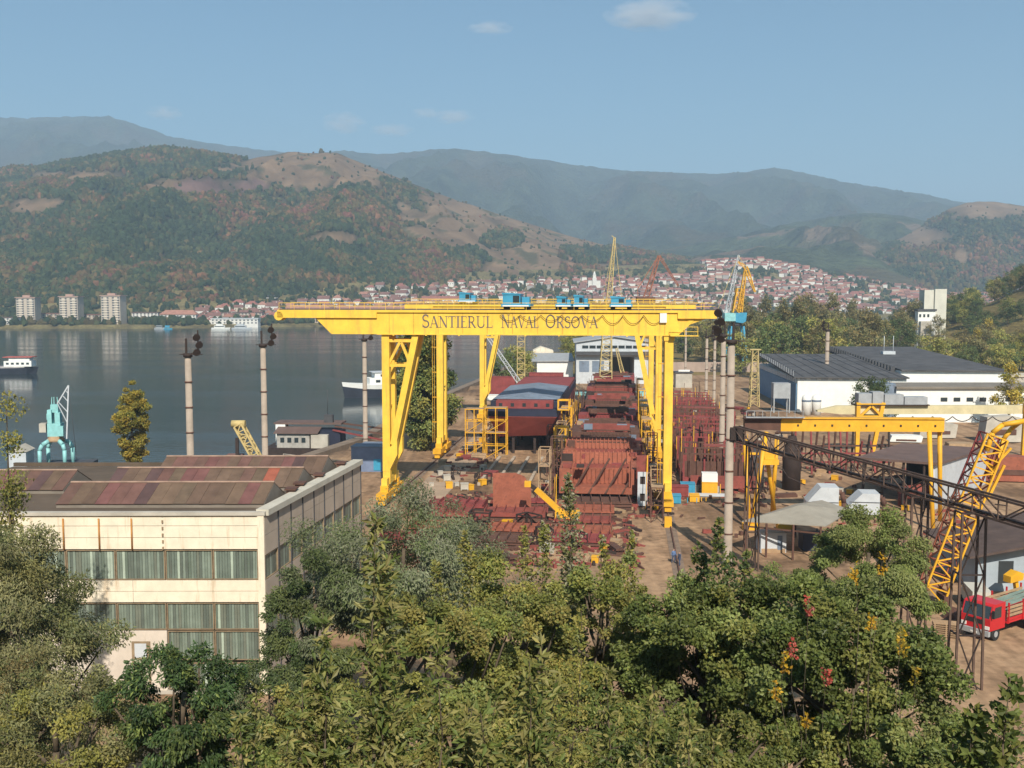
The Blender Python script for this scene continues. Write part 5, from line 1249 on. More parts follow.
# staging poles crowding the hulls, too thin to pick apart
sp_ = [MB(), MB()]
for k in range(520):
    w = ry.random()
    if w < .35: u, v = ry.choice([4.6, 4.0, 18.5, 19.0])+ry.uniform(-.3, .3), ry.uniform(-4, 165)
    elif w < .75: u, v = ry.uniform(24.2, 39), ry.uniform(10, 140)
    else: u, v = ry.choice([-13.2, 2.2])+ry.uniform(-.4, .4), ry.uniform(46, 130)
    h = ry.uniform(3.5, 8.5); p = UV(u, v); b = sp_[k % 4 == 0]; b.beam(p, p+Vector((ry.gauss(0, .15), ry.gauss(0, .15), h)), .11)
    if k % 2: q = UV(u+ry.uniform(-.2, .2), v+ry.uniform(3, 6)); z = ry.uniform(2, h); b.beam((p.x, p.y, z), (q.x, q.y, z), .1)
for b, m, lab in zip(sp_, (RUST3, YEL2), ('brown staging poles crowding the hull sides', 'yellow staging poles crowding the hull sides')): tag(b.build('staging', m), lab, 'staging', kind='stuff')
# ------------------------------------------------------------ jib cranes
def legs4(t, m, w, h, r, top=.6):
    for sx in (-1, 1):
        for sy in (-1, 1): MB().beam((sx*w/2, sy*w/2, 0), (sx*w/2*top, sy*w/2*top, h), r).build('leg', m, t)
    b = MB()
    for z in (h*.3,):
        f = 1-(1-top)*.3; q = w/2*f
        for s in (-1, 1): b.beam((-q, s*q, z), (q, s*q, z), r*.6); b.beam((s*q, -q, z), (s*q, q, z), r*.6)
    b.build('portal_tie', m, t)
def crane_at(px, y, label, rz=0): c = AT(px, 400, y); return thing('jib_crane', label, 'crane', (c.x, y, 0), rz)
# pale lattice crane above the shed
y = 318; t = crane_at(605, y, 'pale yellow lattice crane with steep jib in front of the slipway shed'); k = y/F_; Z = lambda py: ZAT(py, y)
legs4(t, DYEL, 6.5, 6, .45)
b = MB(); truss(b, (0,0,6), (.6,0,Z(318)), (3.8,2.4), (3.8,2.4), 12, .16); b.build('tower', DYEL, t)
MB().box(-2.4,2.6,-2,2.4,Z(318),Z(309)).build('machine_house', DYEL, t)
b = MB(); truss(b, (.6,-1.5,Z(309)), (2.4,-1.5,Z(238)), (1.7,.5), (1.7,.5), 14, .14); b.build('jib', DYEL, t)
b = MB(); b.beam((2.4,-1.5,Z(238)), (5.2,0,Z(306)), .14); b.beam((2.4,-1.5,Z(238)), (1.5,-1.5,Z(236)), .2); b.beam((-1.5,0,Z(309)), (2.4,-1.5,Z(238)), .1); b.build('stay', DYEL, t)
MB().box(-1.5,1.0,-3.4,-2.0,Z(316),Z(311)).build('cab', TEAL, t)
# brown crane behind
y = 430; t = crane_at(645, y, 'rust brown crane with bent jib seen above the right part of the girder'); Z = lambda py: ZAT(py, y); k = y/F_
legs4(t, RUST3, 9, 12, .6); b = MB(); truss(b, (0,0,12), (-1,0,Z(303)), (4,3), (4,3), 8, .2); b.build('tower', RUST3, t)
MB().box(-4,3.4,-2.5,2.5,Z(305),Z(297)).build('machine_house', RUST3, t)
RB = mat('crane_rust_red', (.28,.11,.07), .8, .2, .5)
b = MB(); truss(b, (-.5,-1,Z(300)), (5,-1,Z(256)), (2.2,.9), (2.2,.9), 12, .22); b.build('jib', RB, t)
b = MB(); truss(b, (5,-1,Z(256)), (13.2,-1,Z(286)), (.8,.5), (.9,.5), 8, .14); b.build('fly_jib', RB, t)
b = MB(); b.beam((4.8,-1,Z(256)), (-3.6,0,Z(289)), .35); b.beam((-3.6,0,Z(289)), (-3.4,0,Z(298)), .3); b.build('stay', RB, t)
# blue and yellow harbour crane on the right
y = 470; t = crane_at(735, y, 'blue and yellow harbour crane with folded jibs right of the girder end'); Z = lambda py: ZAT(py, y); k = y/F_
legs4(t, BLUE, 9, Z(326), .8); MB().lathe((0,0,Z(326)), [(2.4,0),(2.4,1.6)], 14).build('slew_ring', DGREY, t)
MB().box(-13*k,-1,-3,3,Z(321),Z(313)).build('machine_house', TEAL, t); b = MB(); b.prism([(-.98,Z(313)),(9*k,Z(312.5)),(8*k,Z(321)),(5*k,Z(323)),(-.98,Z(322))], -3.1, 3.1, 'y'); b.build('front_house', BLUE, t)
b = MB(); truss(b, (-1*k,0,Z(313)), (3*k,0,Z(289)), 3, 3, 4, .35); b.build('a_frame', YEL2, t)
b = MB(); truss(b, (2*k,-1.6,Z(312)), (7*k,-1.6,Z(270)), (2.2,.9), (2.2,.9), 10, .22); b.build('jib', YEL2, t)
b = MB(); truss(b, (7.2*k,-1.6,Z(267)), (17*k,-1.6,Z(292)), (1.6,.6), (1.6,.6), 7, .2); truss(b, (7*k,-1.6,Z(267)), (0,-1,Z(262)), (1.2,.6), (1.2,.6), 4, .16); b.build('fly_jib', YEL2, t)
b = MB(); truss(b, (-9*k,2,Z(313)), (2*k,2,Z(255)), (1.8,.7), (1.8,.7), 12, .16); b.build('rear_jib', LGREY, t)
b = MB(); b.beam((2*k,2,Z(255)), (-19*k,2,Z(312)), .2); b.beam((2*k,2,Z(255)), (7*k,-1.6,Z(268)), .15); b.build('stay', DYEL, t)
# small lattice crane with lowered boom left of centre
y = 300; t = crane_at(521, y, 'slim lattice crane with boom leaning left behind the left ship'); Z = lambda py: ZAT(py, y); k = y/F_
b = MB(); truss(b, (0,0,3), (0,0,Z(325)), 2.2, 2.2, 13, .13); b.build('tower', DYEL, t); MB().box(-2.4,2.4,-2.4,2.4,.8,3).build('machine_house', YEL2, t)
b = MB(); truss(b, (2,-1.5,3.5), (-36*k,-3,Z(332)), (1.3,.7), (1.3,.7), 13, .12); b.build('boom', LGREY, t)
for x in (-2, 2): MB().box(x-.5, x+.5, -3, 3, 0, .8).build('track', BLACK, t)
# lattice mast by the factory corner
t = thing('lattice_mast', 'yellowish lattice mast at the corner of the white factory', 'mast', (AT(754,400,300).x, 300, 0)); b = MB(); truss(b, (0,0,0), (0,0,ZAT(350,300)), (2.6,1.6), (2.6,1.6), 10, .15); b.build('tower', DYEL, t); MB().box(-1.6,1.6,-1,1,ZAT(350,300),ZAT(349,300)).build('top_plate', DYEL, t)
# two thin cranes' lattice props behind the slipway right
t = thing('derrick', 'thin pale derrick leaning in front of the slipway shed doorway', 'crane', (AT(632,400,322).x, 322, 0)); b = MB(); truss(b, (-1,0,0), (-5,0,16), (1.6,.6), (1.6,.6), 9, .12); b.build('boom', DYEL, t); MB().box(-3,4,-2,2,0,2.4).build('house', TEAL, t)
t = thing('crawler_cab', 'pale teal crane cab left of the pale lattice crane', 'crane', (AT(588,400,300).x, 300, 0)); MB().box(-4.5,3.5,-2,2,1.6,4.2).build('house', TEAL, t); MB().box(-4,3,-2.2,2.2,0,1.55).build('tracks', DARKT, t)
# teal floating crane on its pontoon
c = G(57, 470, WATER_Z); y = c.y; k = y/F_
t = thing('floating_crane', 'teal floating crane with arched legs on a pontoon at the left', 'crane', (c.x, y, WATER_Z), R(8))
Z = lambda py: ZAT(py, y)-WATER_Z
MB().box(-6,8,-7,7,-.6,1.2).build('pontoon', DGREY, t)
b = MB()
for x in np.arange(-6, 8.1, 2): b.beam((x,-7,1.2), (x,-7,2.2), .08)
b.beam((-6,-7,2.2), (8,-7,2.2), .08); b.build('railing', LGREY, t)
for sx, sy in ((-1,-1),(1,-1),(-1,1),(1,1)):
    b = MB(); b.path([(sx*2.9+.3*sy,sy*2.4,1.2), (sx*2.9+.3*sy,sy*2.4,4.3), (sx*2.4+.2*sy,sy*2.2,5.4), (sx*1.2,sy*1.6,6.1)], .48, 10); b.build('leg', TEAL, t)
MB().lathe((0,0,5.9), [(2.1,0),(2.1,.5),(1.8,.6),(1.8,1.1)], 16).build('slew_ring', SAND, t)
b = MB(); b.box(-1.5,1.6,-1.5,1.7,7.0,9.6); b.build('machine_house', TEAL, t)
b = MB(); b.box(-1.4,-.4,-1.5,.5,9.62,12.4); b.box(.3,1.5,-1.4,.6,9.62,11.8); b.box(-.8,1.0,-.8,1.0,11.8,13.4); b.box(-1.7,-1.41,-1,.2,10.4,11.6); b.build('tower', TEAL, t)
b = MB(); [b.beam((x,0,13.3), (x*.8,0,14.9), .16) for x in (-.7,-.1,.8)]; b.build('top_frame', TEAL, t)
MB().box(-3.6,-2.02,-.8,1.2,7.8,9.6).build('counterweight', CONC, t); MB().box(1.2,2.6,-2.9,-1.82,7.2,9.2).build('cab', TEAL, t)
jb = MB(); tip = Vector((4.0,-2,Z(385)))
for p in ((1.0,-1,13.6), (3.3,-2.6,6.6), (3.0,-1.2,6.6)): jb.beam(p, tip, .30)
for s in (.3, .5, .7, .85): jb.beam(Vector((3.3,-2.6,6.6)).lerp(tip, s), Vector((1.0,-1,13.6)).lerp(tip, max(0,(s-.45)/.55)), .15)
jb.build('jib', LGREY, t); MB().path([tip, tip+Vector((1.2,0,-14)), tip+Vector((1.2,0,-15))], .06, 5).build('hook_rope', DGREY, t)
t.scale = (.82, .82, 1.0)
MB().box(-10,-5.9,-4,2,0,4.3).build('deckhouse', LGREY, t)
b = MB(); b.prism([(-10.3,4.3),(-5.6,4.3),(-7.9,5.4)], -4.3, 2.3, 'y'); b.build('deckhouse_roof', CONC, t)
# houseboat barge beside the quay
c = G(308, 452, WATER_Z); t = thing('houseboat', 'old houseboat barge with rusty roofs and white cabins at the quay', 'boat', (c.x, c.y, WATER_Z), R(-3)); k = c.y/F_
MB().box(-9,8.5,-4,6,-.5,1.4).build('pontoon', DARKT, t)
MB().box(-6.2,1.2,-3.2,0,1.41,4.6).build('cabin', mat('worn_cabin', (.34,.32,.29), .9, .25, .8, streak=.4, rustcol=(.2,.12,.08)), t); MB().box(-7.4,-5.2,0.2,3,1.41,6.2).build('cabin', WHITE, t); MB().box(1.4,7.6,-1,5,1.41,5.0).build('cabin', NAVY, t)
b = MB(); b.prism([(-3.8,4.62),(.3,5.6),(.3,5.75),(-3.8,4.77)], -6.8, 3.2, 'x'); b.build('roof', ROOFB, t)
b = MB(); b.box(-7.9,7.6,.4,6,6.22,6.6); b.build('roof', ROOFB, t); b = MB(); b.box(1.6,5.4,-3.6,-2.2,1.4,4.4); b.build('pillar', CONC, t)
for i in range(4): MB().box(-5.4+1.6*i,-4.5+1.6*i,-3.27,-3.15,2.6,3.7).build('window', GLASSD, t)
MB().box(3.5,5.5,1,2.4,6.6,8.4).build('wheelhouse', DGREY, t); MB().tube((4.2,2,8.4),(4.2,2,14),.08).build('mast', DGREY, t)
for i in range(3): b = MB(); b.beam((6,-1+2*i,5.2+.6*i), (20,-4+3*i,3.0+.9*i), .35); b.build('gangway_pipe', CRIM if i == 0 else RUST3, t)
# dredger boom behind the workshop roof
c = G(258, 462, -1); t = thing('dredger', 'old dredger with pale inclined lattice boom under the second mast', 'boat', (c.x, c.y-6, WATER_Z), 0)
MB().box(-5,6,-3,3,-.4,1.3).build('hull', RUST3, t); b = MB(); truss(b, (3.2,-2,1.4), (-1.6,-2,10.5), 1.5, 1.5, 8, .22); b.build('boom', DYEL, t); b = MB(); b.tube((-2.9,-2,10.7), (-.3,-2,10.7), .7, None, 12); b.build('sheave', DYEL, t)
MB().box(-4.5,-2,-1,2,1.3,4).build('cabin', WHITE, t); MB().box(-4.8,-1.7,-1.3,2.3,4.02,4.3).build('roof', ROOFS[2], t); MB().box(-2.2,-1.6,-2.5,-2,1.3,8).build('post', DARKT, t)
# walkway pier by the houseboat
b = MB(); p0, p1 = G(282, 462, 0), G(345, 470, 0); b.beam(p0+Vector((0,2,.3)), p1+Vector((0,2,.3)), 1.6, .3)
for s in np.linspace(0, 1, 9): q = p0.lerp(p1, s); b.beam(q+Vector((0,1.3,.3)), q+Vector((0,1.3,1.4)), .1)
b.beam(p0+Vector((0,1.3,1.4)), p1+Vector((0,1.3,1.4)), .1); tag(b.build('pier', CONC), 'grey railed pier in front of the houseboat', 'pier')

# ------------------------------------------------------------ right hand plant yard
# small yellow gantry
y = 143; t = thing('small_gantry', 'small bright yellow gantry with splayed tube legs in the right yard', 'gantry crane', (AT(845,500,y).x, y, 0), R(-2)); k = y/F_; Z = lambda py: ZAT(py, y); X = lambda px: (px-845)*k
b = MB(); b.box(X(778),X(940),-.6,.6,Z(431),Z(418.5)); b.box(X(778),X(940),-.8,.8,Z(418.5),Z(417.5)); b.build('girder', YEL2, t)
b = MB(); b.box(X(742),X(777.9),-.6,.6,Z(430),Z(420)); b.box(X(742),X(777.9),-1.0,1.0,Z(420),Z(418.5)); b.build('girder_end', RUST3, t)
for i in range(9): MB().box(X(795+17*i)-.12, X(795+17*i)+.12, -.68, -.601, Z(426), Z(424)).build('lug', DARKT, t)
b = MB(); b.box(X(742),X(800),-1.6,-.8,Z(417),Z(416.3))
for px in range(742, 801, 8): b.beam((X(px),-1.6,Z(417)), (X(px),-1.6,Z(410)), .06)
b.beam((X(742),-1.6,Z(410)), (X(800),-1.6,Z(410)), .06); b.build('catwalk', GREY, t)
for (a, bb) in (((926,430,-.3),(926,495,-3)), ((938,430,.3),(949,506,3))):
    MB().tube((X(a[0]),a[2],Z(a[1])), (X(bb[0]),bb[2],0), .34, .30, 10).build('leg', YEL2, t)
for (a, bb) in (((764,432,-.3),(747,0,-3.2)), ((764,445,.3),(780,0,3.2)), ((743,440,-.2),(745,0,-3)), ((776,440,.4),(777,0,3.2))):
    MB().tube((X(a[0]),a[2],Z(a[1])), (X(bb[0]),bb[2],.8), .32, .28, 10).build('leg', YEL2, t)
b = MB(); b.box(X(757),X(776),-1.2,1.2,Z(464),Z(459)); b.box(X(740),X(776),-.2,.2,Z(455),Z(453)); b.box(X(762),X(772),-.9,.9,Z(458.9),Z(454)); b.build('winch_platform', YEL2, t)
for px in (746, 780): MB().box(X(px)-1.1,X(px)+1.1,-3.9,-2.5,0,.85).build('bogie', YEL2, t)
b = MB(); b.path([(X(780),-1,Z(468)), (X(785),-1,Z(476)), (X(803),-1,Z(484))], .09, 6); b.build('cable', DARKT, t)
# cream girder gantry farther back
y = 208; t = thing('cream_gantry', 'cream girder gantry with grey machinery on top and yellow trestle leg', 'gantry crane', (AT(880,450,y).x, y, 0)); k = y/F_; Z = lambda py: ZAT(py, y); X = lambda px: (px-880)*k
CRG = mat('cream_girder', (.55,.47,.28), .7, .15, .5, streak=.15)
MB().prism([(X(815),Z(411.5)),(X(840),Z(414)),(X(1040),Z(413.5)),(X(1040),Z(405)),(X(835),Z(405.5)),(X(815),Z(410))], -.6, .6, 'y').build('girder', CRG, t)
b = MB(); [b.box(X(a),X(c_),-1.2,1.2,Z(404),Z(h)) for a, c_, h in ((855,868,393),(869,880,391.5),(881,900,394),(901,924,396.5))]; b.build('machinery', GREY, t)
b = MB(); b.box(X(853),X(926),-1.4,1.4,Z(405),Z(404)); b.build('platform', DARKT, t)
b = MB()
for i in range(9):
    a, c_ = X(850+20*i), X(870+20*i); b.path([(a+(c_-a)*s/6,-.9,Z(416)-1.0*4*(s/6)*(1-s/6)) for s in range(7)], .1, 5)
b.build('festoon_cable', DARKT, t)
for (a, c_) in ((855, 855), (880, 870), (1023, 1022)): MB().beam((X(a),-1.0,Z(402)), (X(c_),-1.0,0), .75).build('leg', YEL2, t)
b = MB(); b.beam((X(855),-1.1,Z(404)), (X(882),-1.1,Z(404)), .5); b.beam((X(855),-1.1,Z(416)), (X(880),-1.1,Z(416)), .45); b.beam((X(857),-1.1,Z(416)), (X(868),-1.1,Z(405)), .4); b.beam((X(879),-1.1,Z(416)), (X(868),-1.1,Z(405)), .4); b.build('trestle_frame', YEL2, t)
# red pipe racks behind the small gantry
t = thing('pipe_rack', 'row of dark red posts and pipes behind the small yellow gantry', 'pipe rack', (AT(840,460,186).x, 186, 0)); k = 186/F_
for i in range(17): 
    x = (-50+6.4*i)*k; MB().beam((x,ry.uniform(-2,2),0), (x,ry.uniform(-2,2),ry.uniform(4.5,9)), .3).build('post', ry.choice([RUST3,CRIM,DARKT]), t)
for z in (2, 3.6, 5): MB().beam((-50*k,0,z), (52*k,0,z), .3).build('pipe', ry.choice([CRIM,RUST3]), t)
for (px, w, h, m, lab) in ((792,2.2,9.0,DARKT,'dark tall tank behind the winch platform of the small gantry'),(757,1.8,7,DGREY,'dark round vessel left of the tall dark tank')):
    c = AT(px, 450, 170); tt = thing('process_tank', lab, 'tank', (c.x, 170, 0)); MB().lathe((0,0,0), [(w*.7,0),(w*.7,h*.7),(w*.45,h*.85),(w*.3,h)], 12).build('shell', m, tt); MB().tube((0,0,h), (0,0,h+1.4), .2, None, 8).build('stack', RUST3, tt)
for (px, py, w, h, m, lab) in ((905,436,7,1.6,WHITE,'white boat shaped hull piece behind the open shed roof'),(1005,475,11,4.5,RUST2,'rusty brown block right of the red and yellow boom'),(960,446,6,2.0,SAND,'sandy heap behind the brown shed roof'),(935,432,9,3.6,CONC,'grey concrete wall piece under the cream girder'),(1000,436,9,6.0,CONC,'tall concrete pillar block below the cream girder at right'),(715,440,5,2,CRIM,'crimson steel piece beside the mast pair')):
    c = G(px, py+6); tt = thing('yard_block', lab, 'block', (c.x, c.y, 0), R(ry.uniform(-12, 12)))
    MB().prism([(-w/2,.2),(w/2*.9,0.2),(w/2,h*.9),(w*.2,h),(-w/2*.85,h*.95)], -1.6, 1.6, 'y').build('body', m, tt); MB().box(-w*.3,w*.3,-1.75,-1.61,h*.3,h*.5).build('patch', RUST3 if m is not RUST3 else CRIM, tt)
# red and yellow lattice boom
y = 104; t = thing('lattice_boom_crane', 'red and yellow lattice boom crane leaning right above the red truck', 'crane', (AT(928,610,y).x, y, 0)); Z = lambda py: ZAT(py, y); k = y/F_; X = lambda px: (px-928)*k
def boom(t, p, q, w, h, n, r, mA, mB):
    p, q = Vector(p), Vector(q); d = (q-p).normalized(); a = Vector((0,1,0)).cross(d).normalized(); bb = Vector((0,1,0))
    P = []
    for i in range(n+1):
        c = p.lerp(q, i/n); P.append([c+a*(sx*w/2)+bb*(sy*h/2) for sx, sy in ((-1,-1),(1,-1),(1,1),(-1,1))])
    for kk in range(4): MB().beam(P[0][kk], P[n][kk], r*1.4).build('chord', mA if kk in (0, 1) else mB, t)
    la, lb = MB(), MB()
    for i in range(n):
        la.beam(P[i][0], P[i+1][1], r) if i % 2 else la.beam(P[i][1], P[i+1][0], r); la.beam(P[i+1][0], P[i+1][1], r)
        for (u, v) in ((1,2),(2,3),(3,0)): (lb.beam(P[i][u], P[i+1][v], r) if i % 2 else lb.beam(P[i][v], P[i+1][u], r)); lb.beam(P[i+1][u], P[i+1][v], r)
    la.build('lacing', mA, t)['kind'] = 'stuff'; lb.build('lacing', mB, t)['kind'] = 'stuff'
boom(t, (X(929),0,1.0), (X(968),0,Z(490)), 2.3, 1.8, 9, .13, YEL2, RUST2)
boom(t, (X(968),0,Z(490)), (X(988),0,Z(436)), 2.2, 1.8, 5, .13, YEL2, CRIM)
b = MB(); b.path([(X(979),-.6,Z(450)), (X(984),-.6,Z(432)), (X(994),-.6,Z(424)), (X(1018),-.6,Z(420))], .27, 8); b.build('gooseneck', YEL2, t)
b = MB(); b.path([(X(990),.6,Z(480)), (X(1001),.6,Z(440)), (X(1008),.6,Z(430)), (X(1018),.4,Z(421))], .24, 8); b.build('gooseneck', YEL2, t)
b = MB(); b.beam((X(986),0,Z(470)), (X(1006),0,Z(448)), .22); b.beam((X(980),0,Z(462)), (X(990),0,Z(468)), .3); b.beam((X(984),0,Z(500)), (X(1000),0,Z(465)), .25); b.build('strut', YEL2, t)
b = MB(); 
for dx in (0, 3): b.tube((X(976+dx),-.4,Z(445)), (X(916+dx*2),-.4,Z(545)), .035, None, 5)
b.build('stay_rope', DARKT, t)
MB().box(X(916),X(938),-1.4,1.4,.2,.9).build('carriage', DARKT, t); MB().box(X(940),X(948),-1.0,1.0,.2,1.5).build('winch_house', RUST3, t)
# dark conveyor truss on trestles, running towards the camera
t = thing('conveyor_truss', 'long dark rusty lattice conveyor bridge running across the right yard', 'conveyor', (30, 62, 0))
TRU = mat('truss_brown', (.10,.062,.046), .85, .3, .8, rust=.3, rustcol=(.11,.05,.03))
pa, pb = AT(736, 433.5, 121)-Vector((30,62,0)), AT(1060, 526, 74)-Vector((30,62,0)); ht = 1.7; nsg = 17; wd = .8
dirv = (pb-pa).normalized(); side = Vector((dirv.y, -dirv.x, 0)).normalized()
pts = [[pa.lerp(pb, i/nsg)+side*(s*wd/2)+Vector((0,0,z)) for s, z in ((-1,-ht/2),(1,-ht/2),(1,ht/2),(-1,ht/2))] for i in range(nsg+1)]
for kk in range(4): MB().beam(pts[0][kk], pts[nsg][kk], .15, .17).build('chord', TRU, t)
for i in range(nsg+1):
    for (u, v) in ((0,3),(1,2)):
        MB().beam(pts[i][u], pts[i][v], .09).build('post', TRU, t)
        if i < nsg: MB().beam(pts[i][u], pts[i+1][v], .10).build('diagonal', TRU, t) if i % 2 else MB().beam(pts[i][v], pts[i+1][u], .10).build('diagonal', TRU, t)
    MB().beam(pts[i][0], pts[i][1], .09).build('cross_bar', DARKT, t); MB().beam(pts[i][3], pts[i][2], .08).build('cross_bar', DARKT, t)
MB().beam(pts[0][0].lerp(pts[0][1],.5)+Vector((0,0,.25)), pts[nsg][0].lerp(pts[nsg][1],.5)+Vector((0,0,.25)), .5, .1).build('belt', DARKT, t)
b = MB(); b.box(pa.x-.8, pa.x+.8, pa.y-.8, pa.y+.8, pa.z-.7, pa.z+.8); b.build('drive_house', DARKT, t)
def trestle(px, y, wl):
    c = AT(px, 500, y)-Vector((30,62,0)); fr = (y-62-pa.y)/(pb.y-pa.y); top = pa.lerp(pb, fr).z-ht/2
    zb = gz(c.x+30, y)-.5
    L = [(-wl/2,-.7),(wl/2,-.7),(wl/2,.7),(-wl/2,.7)]
    for (x, yy) in L: MB().beam((c.x+x*1.15, c.y+yy*1.15, zb), (c.x+x, c.y+yy, top), .17).build('trestle_leg', TRU, t)
    n = 3
    for i in range(n):
        z0, z1 = zb+(top-zb)*i/n, zb+(top-zb)*(i+1)/n; bb = MB()
        bb.beam((c.x-wl/2,c.y-.7,z1), (c.x+wl/2,c.y-.7,z1), .12); bb.beam((c.x-wl/2,c.y-.7,z0), (c.x+wl/2,c.y-.7,z1), .10); bb.beam((c.x+wl/2,c.y-.7,z0), (c.x-wl/2,c.y-.7,z1), .10); bb.beam((c.x-wl/2,c.y+.7,z1), (c.x-wl/2,c.y-.7,z1), .12)
        bb.build('trestle_brace', DARKT, t)
trestle(917, 89, 1.4); trestle(971, 82.5, 1.9); trestle(752, 119, 1.2)

# ------------------------------------------------------------ red truck, loader, pallets
c = G(978, 640); t = thing('red_truck', 'red flatbed truck with slatted sides parked at lower right', 'truck', (c.x, c.y+.5, 0), R(-56))
# local: front towards -y
cab = MB(); cab.prism([(-.1,.85),(-.1,1.75),(.25,2.75),(.5,2.85),(1.9,2.85),(1.9,.85)], -1.2, 1.2, 'x'); cab.build('cab', REDP, t)
MB().prism([(-.075,1.78),(.235,2.66),(.215,2.68),(-.095,1.80)], -1.08, 1.08, 'x').build('windscreen', GLASSD, t)
for s in (-1, 1):
    w = MB(); a, b2 = sorted((s*1.19, s*1.215)); w.prism([(.25,1.75),(.5,2.6),(1.35,2.6),(1.35,1.75)], a, b2, 'x'); w.build('side_window', GLASSD, t)
    MB().box(s*.95-.2,s*.95+.2,-.16,-.08,.95,1.2).build('headlight', WHITE, t)
    MB().box(s*1.4-.1,s*1.4+.1,-.1,.0,1.9,2.5).build('mirror', BLACK, t)
MB().box(-.75,.75,-.13,-.105,1.28,1.62).build('grille', BLACK, t); MB().box(-1.2,1.2,-.3,-.05,.45,.84).build('bumper', GREY, t); MB().box(-.26,.26,-.33,-.305,.55,.68).build('number_plate', WHITE, t)
MB().box(-.45,.45,1.9,8.4,.75,1.05).build('chassis', DARKT, t); MB().box(-1.25,1.25,2.1,8.5,1.1,1.28).build('flatbed', REDP, t)
for s in (-1, 1):
    for k in range(4): MB().box(s*1.25-.03,s*1.25+.03,2.1,8.5,1.32+k*.3,1.52+k*.3).build('slat', REDP if k == 0 else SAND, t)
    for yv in (2.2,4.2,6.3,8.4): MB().box(s*1.25-.06+s*.05,s*1.25+.06+s*.05,yv-.05,yv+.05,1.1,2.75).build('stake', REDP, t)
    for yv in (.75, 5.6, 6.9):
        w = MB(); w.tube((s*1.02-.17,yv,.5), (s*1.02+.17,yv,.5), .5, None, 16); wh = w.build('wheel', BLACK, t); MB().tube((s*1.02-.18,yv,.5), (s*1.02+.18,yv,.5), .24, None, 10).build('rim', GREY, wh)
t.scale = (1.22, 1.22, 1.22)
b = MB(); [b.beam((-1.1+.3*k,2.4,1.9+.1*(k%3)), (-1.1+.3*k,8.2,2.2+.1*(k%2)), .12) for k in range(8)]; o = b.build('pipe_load', mat('greenish_pipe', (.20,.27,.23), .6, .2, 1)); o.location = t.location; o.rotation_euler = t.rotation_euler; o.scale = t.scale; tag(o, 'bundle of greenish pipes lying on the red truck bed', 'pipes')
c = G(975, 606); t = thing('parked_van', 'pale box van parked behind the red truck', 'van', (c.x, c.y, 0), R(80))
MB().prism([(-2.6,.5),(-2.6,2.2),(1.2,2.2),(1.9,1.4),(2.6,1.2),(2.6,.5)], -.95, .95, 'y').build('body', mat('van_cream', (.55,.52,.44), .5, .1, 1), t)
for x in (-1.6, 1.6):
    for yv in (-.95, .95): MB().tube((x,yv-.1,.36), (x,yv+.1,.36), .36, None, 12).build('wheel', BLACK, t)
for s in (-1, 1): a, b2 = sorted((s*.94, s*.965)); MB().box(.2,1.2,a,b2,1.4,2.0).build('window', GLASSD, t)
MB().prism([(1.28,2.13),(1.93,1.40),(1.95,1.42),(1.30,2.15)], -.8, .8, 'y').build('windscreen', GLASSD, t)
c = G(1012, 600); t = thing('yellow_loader', 'yellow loader head standing behind the red truck bed', 'machine', (c.x, c.y, 0), R(20)); MB().prism([(-.8,2.0),(.9,2.2),(1.0,2.9),(.2,3.2),(-.8,2.7)], -.5, .5, 'y').build('head', YEL2, t); MB().beam((.3,0,2.3), (.7,0,.4), .4).build('arm', YEL2, t); MB().box(-1,1.2,-.6,.6,.2,.8).build('chassis', DARKT, t)
c = G(945, 636); t = thing('pallet_stack', 'weathered stack of pallets left of the red truck', 'pallets', (c.x, c.y, 0), R(-15))
sl_ = MB().box(-1.1,1.1,-.06,.06,0,.05).mesh('slat', SAND)
for k in range(7):
    for j in range(6): put(sl_, 'slat', t, (ry.uniform(-.06,.06), -.6+.24*j, .14+.19*k))
    for x in (-1, 0, 1): MB().box(x-.06,x+.06,-.65,.65,.02+.19*k,.135+.19*k).build('bearer', SAND, t)
c = G(958, 620); tag(MB().prism([(-1.0,0),(1.0,0),(.9,.8),(.1,1.1),(-.8,.7)], -1, 1, 'y').build('scrap_bin', RUST3, None, (c.x, c.y, 0), R(20)), 'rusty scrap bin between the pallets and red truck', 'bin')

